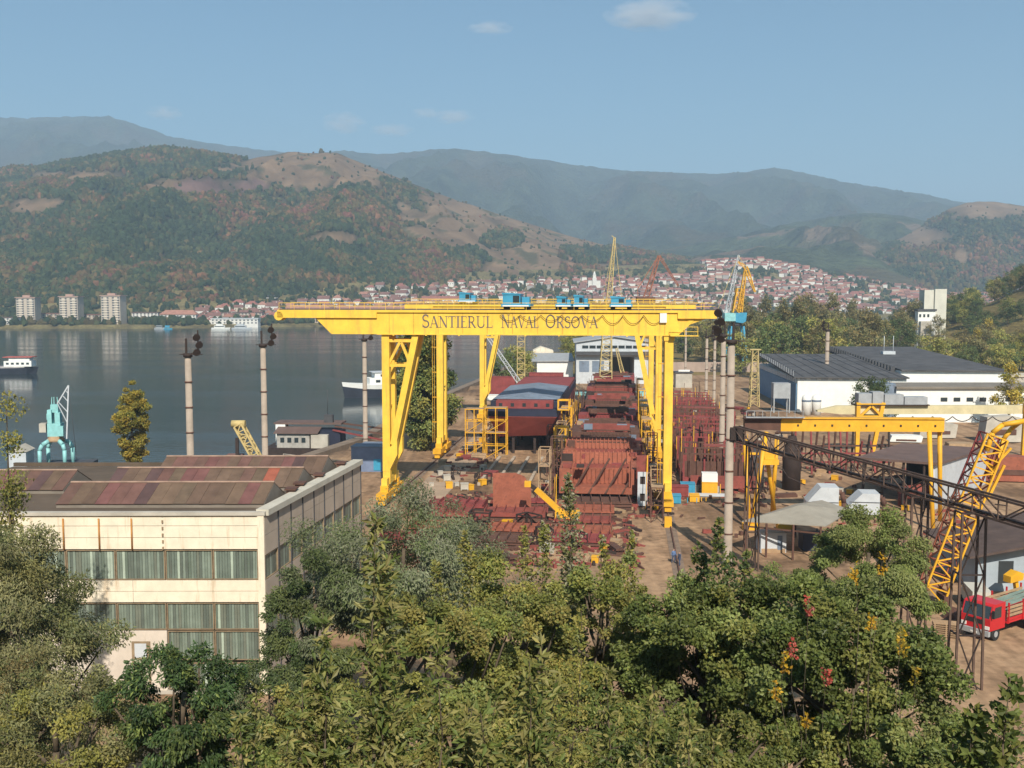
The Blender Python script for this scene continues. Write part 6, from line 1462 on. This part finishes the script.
# ------------------------------------------------------------ two workers
def worker(px, py, rz, top, label):
    c = G(px, py); me = bpy.data.meshes.new('person')
    J = [(0,0,.95),(0,0,1.15),(0,.0,1.42),(0,-.01,1.52),(0,-.03,1.64),(0,-.03,1.76), (.19,0,1.40),(.24,-.05,1.14),(.22,-.22,.98),(.21,-.30,.93), (-.19,0,1.40),(-.25,.04,1.14),(-.24,-.04,.90),(-.24,-.07,.82), (.10,0,.90),(.12,-.14,.50),(.12,-.05,.08),(.12,-.2,.04), (-.10,0,.90),(-.12,.08,.50),(-.12,.20,.10),(-.12,.06,.04)]
    E = [(0,1),(1,2),(2,3),(3,4),(4,5),(2,6),(6,7),(7,8),(8,9),(2,10),(10,11),(11,12),(12,13),(0,14),(14,15),(15,16),(16,17),(0,18),(18,19),(19,20),(20,21)]
    RR = [.15,.15,.16,.06,.10,.07, .075,.06,.045,.04, .075,.06,.045,.04, .10,.075,.055,.045, .10,.075,.055,.045]
    me.from_pydata(J, E, []); o = bpy.data.objects.new('person', me); COL.objects.link(o)
    sk = o.modifiers.new('skin', 'SKIN'); sub = o.modifiers.new('sub', 'SUBSURF'); sub.levels = sub.render_levels = 2
    for v, r in zip(me.skin_vertices[0].data, RR): v.radius = (r, r)
    me.skin_vertices[0].data[0].use_root = True
    o.location = c; o.rotation_euler = (0, 0, rz)
    m = bpy.data.materials.new('worker_clothes'); m.use_nodes = True; n = m.node_tree; p = n.nodes['Principled BSDF']; p.inputs['Roughness'].default_value = .9
    tcx = n.nodes.new('ShaderNodeTexCoord'); sp = n.nodes.new('ShaderNodeSeparateXYZ'); n.links.new(tcx.outputs['Object'], sp.inputs[0])
    mr = n.nodes.new('ShaderNodeMapRange'); mr.inputs[1].default_value = 0; mr.inputs[2].default_value = 1.9; n.links.new(sp.outputs[2], mr.inputs[0])
    cr = n.nodes.new('ShaderNodeValToRGB'); cr.color_ramp.interpolation = 'CONSTANT'; e = cr.color_ramp.elements; e[0].color = (.03,.025,.02,1); e[1].position = .05; e[1].color = (.05,.07,.13,1)
    for ps, cc in ((.52, top), (.79, (.42,.25,.18)), (.90, (.06,.04,.03))): x = cr.color_ramp.elements.new(ps); x.color = (*cc, 1)
    n.links.new(mr.outputs[0], cr.inputs[0]); n.links.new(cr.outputs[0], p.inputs['Base Color']); me.materials.append(m)
    tag(o, label, 'person', 'workers on the dirt'); return o
worker(673.5, 563, R(25), (.10,.16,.30), 'worker in blue jacket standing on the dirt beyond the trees, left of two')
worker(679.5, 566, R(-60), (.05,.06,.10), 'worker in dark overalls standing on the dirt beyond the trees, right of two')
# ------------------------------------------------------------ trees and bushes
def unit(v): return v/np.maximum(np.linalg.norm(v, axis=-1, keepdims=True), 1e-9)
def leaves(P, D, N, L, W, cols, name):
    n = len(P); D = unit(D); S = unit(np.cross(D, N)); N = np.cross(S, D)
    L = np.asarray(L).reshape(-1, 1)*np.ones((n, 1)); W = np.asarray(W).reshape(-1, 1)*np.ones((n, 1))
    V = np.empty((n, 4, 3), np.float32)
    V[:, 0] = P; V[:, 2] = P+D*L; V[:, 1] = P+D*L*.45+S*W*.5+N*W*.18; V[:, 3] = P+D*L*.45-S*W*.5+N*W*.18
    Fc = np.arange(n*4, dtype=np.int32).reshape(n, 4)
    return tri_mesh(name, V.reshape(-1, 3), Fc, LEAF, np.repeat(cols, 4, 0))
def mixcol(rs, pal, n, w=None):
    pal = np.array(pal, np.float32); k = rs.choice(len(pal), n, p=w); return pal[k]
def limb(mb, p, q, r0, r1, rs, n=4, wob=.08):
    p, q = np.array(p), np.array(q); L = np.linalg.norm(q-p); pr = p; 
    for i in range(1, n+1):
        t = i/n; c = p+(q-p)*t+(rs.normal(0, wob*L*.35, 3) if i < n else 0)*np.array((1,1,.4)); 
        mb.tube(Vector(pr), Vector(c), r0+(r1-r0)*(i-1)/n, r0+(r1-r0)*t, 7); pr = c
def crown_tree(seed, base, ctr, rad, nclump, nleaf, L, W, pal, name='tree', style='broad', rc=.28, trunk_r=.16, gap=.35, shape=None):
    """returns (crown mesh, trunk mesh) with coordinates relative to base"""
    rs = np.random.RandomState(seed); c = np.array(ctr)-np.array(base); rad = np.array(rad)
    # clump centres: an uneven shell plus some inside
    u = unit(rs.normal(size=(nclump, 3))); r = rs.uniform(.35, 1.0, nclump)**.55
    lump = np.array([1+.55*mnoise.noise(Vector(x)*1.6+Vector((seed*1.7, 0, 0))) for x in u])
    cc = u*(r*lump)[:, None]
    if shape == 'spire': cc[:, :2] *= np.clip(1.05-.75*np.clip(cc[:, 2:3], -1, 1), .22, 1.3)
    if shape == 'dome': cc[:, 2] = np.where(cc[:, 2] < -.35, cc[:, 2]*.6, cc[:, 2])
    C = c+cc*rad
    rcl = rc*np.mean(rad)*rs.uniform(.6, 1.35, nclump)
    tone = rs.uniform(.72, 1.25, nclump); ck = rs.choice(len(pal), nclump)
    k = rs.choice(nclump, nleaf, p=(rcl**2)/(rcl**2).sum())
    off = unit(rs.normal(size=(nleaf, 3)))*(rs.uniform(0, 1, (nleaf, 1))**.5)*rcl[k][:, None]*np.array((1, 1, .75))
    P = C[k]+off
    out = unit(P-(c-np.array((0, 0, rad[2]*.3)))); N = unit(out*.45+np.array((.05, -.55, .62))+rs.normal(0, .45, (nleaf, 3)))
    D = rs.normal(size=(nleaf, 3))
    if style == 'willow': D = D*.45+np.array((0, 0, -.75))+out*.5
    elif style == 'up': D = D*.6+np.array((0, 0, .35))+out*.4
    else: D = D+np.array((0, 0, -.25))+out*.3
    pal = np.array(pal, np.float32)
    col = pal[np.where(rs.random_sample(nleaf) < .7, ck[k], rs.choice(len(pal), nleaf))]*(tone[k]*rs.uniform(.7, 1.3, nleaf))[:, None]
    s = rs.uniform(.7, 1.3, nleaf)
    me = leaves(P, D, N, L*s, W*s, col.astype(np.float32), 'crown')
    mb = MB(); top = c+np.array((0, 0, rad[2]*.35)); limb(mb, (0, 0, -.3), top, trunk_r, trunk_r*.3, rs, 6, .05)
    for i in rs.choice(nclump, min(nclump, 16), replace=False):
        t = rs.uniform(.35, .9); a = top*t; limb(mb, a, C[i], trunk_r*.42*(1.1-t*.6), trunk_r*.08, rs, 3, .12)
    return me, mb.mesh('trunk', BARK)
def plant_tree(name, label, cat, base, meshes, rz=0, sc=1, group=None):
    t = thing(name, label, cat, base, rz, group); t.scale = (sc, sc, sc) if not isinstance(sc, tuple) else sc
    put(meshes[0], 'crown', t, (0, 0, 0)); put(meshes[1], 'trunk', t, (0, 0, 0)); return t
# palettes (base colours of the leaves)
P_WILL = [(.13,.13,.055),(.15,.142,.065),(.11,.118,.04),(.165,.15,.055),(.09,.10,.04)]
P_GREY = [(.135,.145,.085),(.12,.13,.07),(.095,.11,.05),(.16,.16,.10),(.08,.10,.035)]
P_DARK = [(.078,.098,.024),(.09,.108,.026),(.11,.122,.030),(.062,.082,.02),(.135,.135,.034)]
P_OLIV = [(.15,.145,.036),(.17,.152,.036),(.125,.132,.03),(.19,.162,.045),(.10,.11,.03)]
P_LITE = [(.11,.135,.035),(.13,.15,.045),(.10,.12,.03),(.15,.16,.05)]
P_VIV = [(.04,.070,.022),(.048,.08,.026),(.035,.06,.018),(.07,.095,.026)]
P_AUTY = [(.30,.235,.04),(.34,.25,.04),(.25,.215,.04),(.18,.18,.04)]
P_BRWN = [(.125,.095,.038),(.14,.11,.042),(.105,.095,.038),(.085,.085,.034)]
P_MIDG = [(.055,.080,.025),(.07,.09,.028),(.085,.10,.03),(.045,.065,.022)]
for _p in (P_WILL, P_GREY, P_DARK, P_OLIV, P_LITE, P_VIV, P_MIDG, P_BRWN):
    _p[:] = [tuple(x*(1.55 if _p in (P_BRWN, P_GREY, P_OLIV, P_LITE, P_WILL) else 1.35) for x in c) for c in _p]
# --- middle distance trees: five shapes, copied
def proto(seed, h, w, pal, shape=None, n=2600, L=.75):
    pal = [tuple(x*1.45 for x in c) for c in pal]
    return crown_tree(seed, (0,0,0), (0,0,h*.58), (w/2, w/2, h*.43), 46, n, L, L*.62, pal, rc=.30, trunk_r=h*.016, shape=shape)
PRO = {'brown': proto(1, 18, 11, P_BRWN), 'brown tall': proto(2, 22, 9, P_BRWN, 'spire'), 'olive': proto(3, 17, 12, P_OLIV), 'green': proto(4, 16, 12, P_MIDG), 'yellowish': proto(5, 20, 8, P_AUTY, 'spire'), 'dark': proto(6, 18, 12, [tuple(x*.8 for x in c) for c in P_MIDG])}
rt = random.Random(31)
def grove(n, pxr, yr, kinds, label, group, sc=(.75, 1.2), ok=None):
    k = 0; tries = 0
    while k < n and tries < n*40:
        tries += 1; px = rt.uniform(*pxr); y = rt.uniform(*yr); x = (px-512)/F_*y
        if is_water(x, y) or (ok and not ok(px, x, y)): continue
        kd = rt.choice(kinds); s = rt.uniform(*sc)
        plant_tree('tree', ['small ','middling ','big '][min(2, int((s-sc[0])/(sc[1]-sc[0])*3))]+kd+' '+label, 'tree', (x, y, gz(x, y)), PRO[kd], rt.uniform(0, 6.28), (s*rt.uniform(.9, 1.1), s*rt.uniform(.9, 1.1), s), group+', '+kd); k += 1
def bright(p, k): return [tuple(min(.3, x*k) for x in c) for c in p]
clear = lambda px, x, y: not (905 < px < 955 and y < 615) and not (y < 390 and px > 745)
grove(62, (738, 930), (395, 690), ['brown','brown','brown tall','olive','green'], 'leaved tree in the autumn belt behind the white factory', 'trees behind the factory', (1.0, 1.5), clear)
grove(7, (905, 955), (540, 600), ['brown','olive'], 'leaved low tree in front of the silo annex', 'trees before the silo', (.45, .62))
grove(26, (640, 745), (470, 640), ['brown','olive','green','brown tall'], 'leaved tree behind the slipway shed and thin masts', 'trees behind the slipway', (.75, 1.15), lambda px, x, y: x > lerp_tab(y, XS)+6)
grove(9, (560, 640), (470, 600), ['green','brown','olive'], 'leaved tree on the shore left of the slipway shed', 'trees by the slipway shed', (.7, 1.0), lambda px, x, y: x > lerp_tab(y, XS)+5)
grove(24, (925, 1040), (395, 520), ['olive','green','yellowish','brown'], 'leaved tree at the foot of the right hill', 'trees at the foot of the right hill', (.7, 1.05), lambda px, x, y: px > 955 or y < 430)
grove(90, (890, 1060), (480, 760), ['dark','green','dark','olive','brown'], 'leaved tree on the wooded right hillside', 'trees on the right hillside', (.6, 1.0), lambda px, x, y: near_hill(x, y) > 1.5)
for i, (px, y, s, kd, lab) in enumerate(((505,345,.85,'green','green tree at the water edge left of the slim lattice crane'),(517,350,.95,'olive','olive tree behind the slim lattice crane'),(802,560,1.5,'dark','tall dark poplar pair member, left, before the far town'),(811,565,1.45,'dark','tall dark poplar pair member, right, before the far town'),(842,575,1.25,'dark','single dark poplar right of the dark pair'),(1012,250,.75,'yellowish','yellowish poplar at the right edge behind the office'))):
    x = (px-512)/F_*y; sx = s*(.33 if 'poplar' in lab and 'dark' in lab else 1)
    plant_tree('tree', lab, 'tree', (x, y, gz(x, y) if not is_water(x, y) else 0), PRO[kd], i, (sx, sx, s))
# --- single trees of the yard
def yard_tree(name, label, px, pytop, y, wpx, pal, n, L, W, shape=None, style='broad', zb=None, low=.12, cat='tree', rc=.25, ncl=70):
    x = (px-512)/F_*y; z0 = gz(x, y) if zb is None else zb; zt = ZAT(pytop, y); h = zt-z0; w = wpx/F_*y/2
    me = crown_tree(int(px+y), (x, y, z0), (x, y, z0+h*(.5+low/2)), (w, w, h*(.5-low/2)), ncl, n, L, W, pal, shape=shape, style=style, rc=rc, trunk_r=max(.06, h*.014))
    return plant_tree(name, label, cat, (x, y, z0), me)
yard_tree('tree', 'tall green tree on the quay between the near crane legs', 423, 332, 214, 56, P_OLIV[:3]+P_LITE+P_MIDG[:1], 30000, .55, .38, None, rc=.26, ncl=110, low=.03)
yard_tree('tree', 'dark green tree just behind the tall quay tree', 408, 352, 262, 44, P_MIDG, 8000, .5, .34)
yard_tree('poplar', 'yellow green poplar standing at the water behind the workshop roof', 130, 386, 178, 30, P_AUTY, 20000, .36, .25, None, 'up', ncl=110, rc=.2)
yard_tree('bush', 'round dark green tree in front of the white factory wall', 876, 372, 246, 40, P_MIDG, 7000, .40, .28, 'dome', low=.02)
yard_tree('poplar', 'slender poplar at the left edge beside the teal crane', 5, 398, 62, 26, P_OLIV, 9000, .20, .13, 'spire', 'up')
# --- foreground crowns on the slope below the camera
def fore(name, label, px, py, rxp, ryp, y, pal, n, L, W, style='broad', shape=None, ncl=80, rc=.2, cat='tree', depth=1.0):
    c = AT(px, py, y); z0 = gz(c.x, y); rx, rz_ = rxp/F_*y, ryp/F_*y
    me = crown_tree(int(px*3+y), (c.x, y, z0), tuple(c), (rx, rx*depth, rz_), ncl, n, L, W, pal, style=style, shape=shape, rc=rc, trunk_r=.12+.004*y)
    return plant_tree(name, label, cat, (c.x, y, z0), me)
fore('willow', 'large olive willow at the left edge in front of the workshop', 20, 655, 90, 112, 46, P_WILL, 74000, .19, .06, 'willow', None, 130, .2)
fore('willow', 'silver grey willow right of the workshop side wall', 404, 578, 110, 86, 64, P_GREY, 82000, .25, .075, 'willow', 'dome', 170, .19)
fore('willow', 'darker willow against the workshop side wall', 316, 632, 54, 82, 60, P_GREY[1:3]+P_MIDG, 36000, .22, .075, 'willow', None, 70, .18)
fore('bush', 'olive bush at the bottom left under the big willow', 55, 742, 95, 60, 30, P_WILL+P_OLIV[:2], 26000, .12, .05, 'broad', None, 70, .2, 'bush')
fore('bush', 'vivid green sumac bush in front of the workshop door', 185, 712, 78, 58, 29, P_VIV+P_LITE[:1], 24000, .15, .055, 'willow', None, 70, .2, 'bush')
fore('bush', 'brownish tinted bush at the far bottom left corner', 20, 715, 60, 60, 38, P_WILL+P_BRWN, 14000, .13, .05, 'broad', None, 50, .2, 'bush')
fore('bush', 'low dark bush at the foot of the workshop corner', 275, 700, 52, 40, 50, P_GREY[1:3]+P_MIDG, 12000, .16, .07, 'broad', None, 40, .24, 'bush')
fore('tree', 'sparse yellow green aspen crown at the centre below the upright panel', 520, 640, 74, 80, 34, P_OLIV, 30000, .105, .075, 'broad', None, 90, .17)
fore('tree', 'yellow green aspen crown left of centre in the foreground', 455, 660, 70, 82, 30, P_OLIV+P_LITE[:2], 30000, .105, .07, 'broad', None, 80, .18)
fore('tree', 'aspen crown with gaps just right of centre below the hull', 602, 636, 64, 76, 36, P_OLIV+P_LITE, 26000, .11, .08, 'broad', None, 80, .17)
fore('tree', 'dark green broadleaf tree right of centre, left one of the dark pair', 708, 668, 92, 88, 32, P_DARK+P_LITE[:2]+P_OLIV[:1], 46000, .13, .085, 'broad', None, 110, .17)
fore('tree', 'largest dark green broadleaf tree in the lower right foreground', 835, 675, 118, 95, 29, P_DARK+P_LITE[:2], 56000, .125, .085, 'broad', None, 130, .16)
fore('bush', 'light green feathery bush behind the dark trees at right', 868, 574, 70, 62, 62, P_LITE, 60000, .18, .08, 'willow', 'dome', 100, .18, 'bush')
fore('bush', 'pale green shrub left of the feathery bush', 776, 606, 46, 34, 58, P_LITE+P_MIDG[:1], 12000, .16, .07, 'willow', None, 50, .22, 'bush')
fore('bush', 'yellow green undergrowth at the bottom right', 930, 750, 60, 34, 24, P_LITE+P_OLIV[:1], 14000, .10, .06, 'broad', None, 60, .2, 'bush')
fore('bush', 'dense undergrowth filling the bottom centre', 560, 745, 130, 52, 27, P_OLIV+P_DARK[:2], 36000, .11, .06, 'broad', None, 110, .16, 'bush', .5)
fore('bush', 'dense undergrowth at the bottom left of centre', 340, 745, 110, 55, 28, P_OLIV+P_LITE, 30000, .12, .055, 'broad', None, 100, .17, 'bush', .5)
fore('bush', 'shaded undergrowth below the dark pair of trees', 730, 765, 120, 44, 25, P_DARK+P_OLIV[:1], 26000, .11, .07, 'broad', None, 90, .17, 'bush', .5)
# --- slender saplings with long leaves close to the camera
def sapling(label, px, pytop, y, h, nst, spread, L, W, pal, nl, name='sapling', twig=.35, seed=None):
    x = (px-512)/F_*y; zt = ZAT(pytop, y); z0 = zt-h; zg = gz(x, y); rs = np.random.RandomState(seed or int(px+pytop)); 
    mb = MB(); P, D, N, Cc = [], [], [], []; pal = np.array(pal)
    for s in range(nst):
        dx, dy = rs.normal(0, spread, 2) if s else (0, 0); hs = (zt-zg)*(1 if s == 0 else rs.uniform(.72, .97)); lean = rs.normal(0, .04, 2)
        a = np.array((dx*.3, dy*.3, -.2)); b = np.array((dx+lean[0]*hs, dy+lean[1]*hs, hs)); limb(mb, a, b, .012+.006*h, .004, rs, 6, .02)
        for k in range(nl):
            t = 1-(h/(zt-zg))*rs.uniform(0, 1)**.9; p = a+(b-a)*t; rem = (1-t)*(zt-zg)
            ln = min(twig*1.5, .08+rem*twig*.45)*rs.uniform(.3, 1); an = rs.uniform(0, 6.28); d = np.array((math.cos(an), math.sin(an), rs.uniform(.35, 1.0)))
            q = p+d*ln
            if k % 5 == 0: mb.tube(Vector(p), Vector(q), .006, .003, 4)
            c = pal[rs.randint(len(pal))]*rs.uniform(.75, 1.3)
            for j in range(4):
                f = (j+1)/4; P.append(p+(q-p)*f); dd = d*.5+rs.normal(0, .6, 3)+np.array((0,0,-.15)); D.append(dd); N.append(np.array((.05,-.7,.65))+rs.normal(0, .5, 3)); Cc.append(c*rs.uniform(.85, 1.15))
    n = len(P); s = rs.uniform(.7, 1.25, n)
    me = leaves(np.array(P), np.array(D), np.array(N), L*s, W*s, np.array(Cc, np.float32), 'crown')
    return plant_tree(name, label, 'sapling', (x, y, zg), (me, mb.mesh('stem', BARK)))
P_PEAR = [(.22,.21,.065),(.25,.23,.08),(.19,.19,.055),(.27,.235,.08),(.15,.165,.04),(.11,.14,.035),(.09,.12,.03)]
sapling('tall long leaved sapling rising left of centre, its tip above the willow', 372, 520, 14.5, 4.2, 4, .26, .17, .052, P_PEAR, 150)
sapling('long leaved sapling left of the tall one at the bottom', 318, 612, 13.5, 2.6, 4, .35, .16, .05, P_PEAR, 90)
sapling('long leaved sapling near the bottom edge left of centre', 235, 690, 13, 2.0, 4, .35, .12, .04, P_PEAR, 90)
sapling('long leaved sapling at the bottom centre', 525, 640, 14, 2.8, 5, .4, .16, .05, P_PEAR, 100)
sapling('long leaved sapling right of the bottom centre', 622, 670, 14, 2.6, 4, .4, .125, .042, P_PEAR, 120)
sapling('leafy sapling cluster between the tall sapling and bottom centre', 440, 620, 15, 3.0, 5, .4, .16, .05, P_PEAR, 110)
sapling('long leaved sapling at the bottom right of centre', 690, 700, 14, 2.2, 4, .4, .12, .042, P_PEAR, 90)
sapling('reddish stemmed sapling before the dark tree', 565, 600, 22, 4.0, 3, .35, .11, .05, P_OLIV, 130)
sapling('tall birch like sapling spire in front of the open hull', 578, 476, 40, 7.5, 4, .45, .15, .095, [(.24,.225,.13),(.19,.185,.07),(.29,.27,.18),(.15,.16,.05)], 420, 'young_birch', .55)
sapling('second birch like spire left of the tall one', 545, 520, 40, 6.0, 4, .5, .15, .09, P_OLIV+[(.27,.25,.16)], 300, 'young_birch', .5)
sapling('third birch like spire right of the tall one', 632, 528, 40, 6.0, 3, .5, .15, .09, P_OLIV+[(.27,.25,.16)], 260, 'young_birch', .5)
sapling('thin birch like spire left of centre beside the upright panel', 482, 528, 40, 6.0, 4, .6, .14, .085, P_OLIV+[(.25,.24,.14)], 300, 'young_birch', .5)
sapling('dark green sapling spire in front of the thick near mast', 718, 510, 34, 5.0, 3, .3, .15, .10, P_MIDG+P_OLIV[:1], 200, 'young_tree', .5)
sapling('small dark sapling spire right of the mast foot', 733, 545, 34, 4.0, 3, .4, .15, .10, P_MIDG, 150, 'young_tree', .5)
sapling('short green sapling left of the mast foot', 690, 545, 34, 3.4, 3, .4, .14, .09, P_MIDG+P_OLIV[:1], 120, 'young_tree', .5)
sapling('dark leaved branch of a near shrub at the right edge', 1012, 668, 9, 2.2, 4, .22, .10, .062, P_DARK, 70, 'shrub')
sapling('lower dark shrub at the bottom right corner', 985, 712, 9, 1.6, 4, .25, .10, .062, P_DARK+P_LITE[:1], 70, 'shrub')
# weeds and low brush covering the slope
rs_ = np.random.RandomState(77); n_ = 60000; X_ = rs_.uniform(-46, 46, n_); Y_ = rs_.uniform(9, 76, n_); ok_ = (np.abs(X_) < 10+Y_*.62) & ~((X_ < -16) & (Y_ > 60)); X_, Y_ = X_[ok_], Y_[ok_]
P_ = np.stack([X_, Y_, [gz(a, b) for a, b in zip(X_, Y_)]], -1); n_ = len(P_); P_[:, 2] += rs_.uniform(0, 1, n_)**2*1.1
pal_ = np.array(P_OLIV+P_LITE[:2]+P_MIDG[:2]); o = bpy.data.objects.new('undergrowth', leaves(P_, rs_.normal(size=(n_, 3))+np.array((0,0,.8)), np.array((.05,-.6,.6))+rs_.normal(0, .5, (n_, 3)), rs_.uniform(.2, .5, n_), rs_.uniform(.08, .18, n_), (pal_[rs_.choice(len(pal_), n_)]*rs_.uniform(.6, 1.1, (n_, 1))).astype(np.float32), 'undergrowth'))
COL.objects.link(o); tag(o, 'olive weeds and brush covering the slope under the foreground trees', 'undergrowth', kind='stuff')
# red and yellow leaved sprays among the dark trees
for i, (px, py, pal, lab) in enumerate(((822,608,[(.40,.07,.05),(.45,.12,.09)],'red leaved spray among the dark green trees'),(803,655,[(.45,.28,.02),(.40,.22,.02)],'yellow leaved spray in the largest dark tree'),(915,632,[(.45,.28,.02),(.25,.20,.03)],'yellow leaved spray near the boom foot'),(868,560,[(.50,.30,.02),(.42,.24,.02)],'yellow flower head above the feathery bush'))):
    sapling(lab, px, py-6, 25.5 if i < 4 else 52, .55 if i < 4 else .8, 3, .22, .10, .06, pal, 14 if i < 4 else 7, 'leaf_spray', .35)


# ------------------------------------------------------------ a few small clouds, far beyond the haze
cmt = bpy.data.materials.new('cloud_vapour'); cmt.use_nodes = True; n = cmt.node_tree
for nd in list(n.nodes):
    if nd.type == 'BSDF_PRINCIPLED': n.nodes.remove(nd)
pv = n.nodes.new('ShaderNodeVolumePrincipled'); pv.inputs['Color'].default_value = (.95,.93,.95,1); pv.inputs['Anisotropy'].default_value = 0
tc = n.nodes.new('ShaderNodeTexCoord'); ln = n.nodes.new('ShaderNodeVectorMath'); ln.operation = 'LENGTH'; n.links.new(tc.outputs['Object'], ln.inputs[0])
oi = n.nodes.new('ShaderNodeObjectInfo'); ad = n.nodes.new('ShaderNodeVectorMath'); ad.operation = 'ADD'; n.links.new(tc.outputs['Object'], ad.inputs[0]); n.links.new(oi.outputs['Location'], ad.inputs[1])
nz = n.nodes.new('ShaderNodeTexNoise'); nz.inputs['Scale'].default_value = 2.0; nz.inputs['Detail'].default_value = 3; n.links.new(ad.outputs[0], nz.inputs['Vector'])
m1 = n.nodes.new('ShaderNodeMath'); m1.operation = 'MULTIPLY_ADD'; n.links.new(nz.outputs['Fac'], m1.inputs[0]); m1.inputs[1].default_value = 2.2; m1.inputs[2].default_value = -.15
m2 = n.nodes.new('ShaderNodeMath'); m2.operation = 'SUBTRACT'; n.links.new(m1.outputs[0], m2.inputs[0]); n.links.new(ln.outputs['Value'], m2.inputs[1])
m3 = n.nodes.new('ShaderNodeMath'); m3.operation = 'MAXIMUM'; n.links.new(m2.outputs[0], m3.inputs[0]); m3.inputs[1].default_value = 0
m4 = n.nodes.new('ShaderNodeMath'); m4.operation = 'MULTIPLY'; n.links.new(m3.outputs[0], m4.inputs[0]); m4.inputs[1].default_value = .0040
n.links.new(m4.outputs[0], pv.inputs['Density']); n.links.new(pv.outputs[0], n.nodes['Material Output'].inputs['Volume'])
cv = MB().lathe((0,0,0), [(.05,-1),(.5,-.86),(.86,-.5),(1,0),(.86,.5),(.5,.86),(.05,1)], 16).mesh('cloud', cmt)
for px, py, w, h, lab in ((650,15,48,15,'largest pale cloud high in the sky right of centre'),(164,113,20,7,'small faint cloud above the left mountain'),(344,123,24,12,'pinkish cloud above the brown hill top'),(392,130,24,7,'thin wisp right of the pinkish cloud'),(455,117,22,8,'small cloud above the middle range, right of the wisps'),(427,113,17,6,'faint wisp left of the small cloud above the middle range'),(490,28,24,7,'very faint high wisp left of the largest cloud')):
    y = 17000; c = AT(px, py, y); k = y/F_
    o = put(cv, 'cloud', None, c, 0, None, (w*k, w*k*.7, h*k)); tag(o, lab, 'cloud', 'small clouds')
# ------------------------------------------------------------ haze
hz = MB(); hz.box(-9600, 9600, -450, 13200, -9.5, 1400)
hm = bpy.data.materials.new('haze_air'); hm.use_nodes = True; n_ = hm.node_tree
for nd in list(n_.nodes):
    if nd.type == 'BSDF_PRINCIPLED': n_.nodes.remove(nd)
pv = n_.nodes.new('ShaderNodeVolumePrincipled'); pv.inputs['Color'].default_value = (.60,.79,1,1); pv.inputs['Density'].default_value = HAZE_D
pv.inputs['Anisotropy'].default_value = .0
n_.links.new(pv.outputs[0], n_.nodes['Material Output'].inputs['Volume'])
ho = hz.build('haze', hm); tag(ho, kind='stuff'); tag(ho, 'thin blue autumn haze over the bay and hills', 'haze'); ho.display_type = 'WIRE'
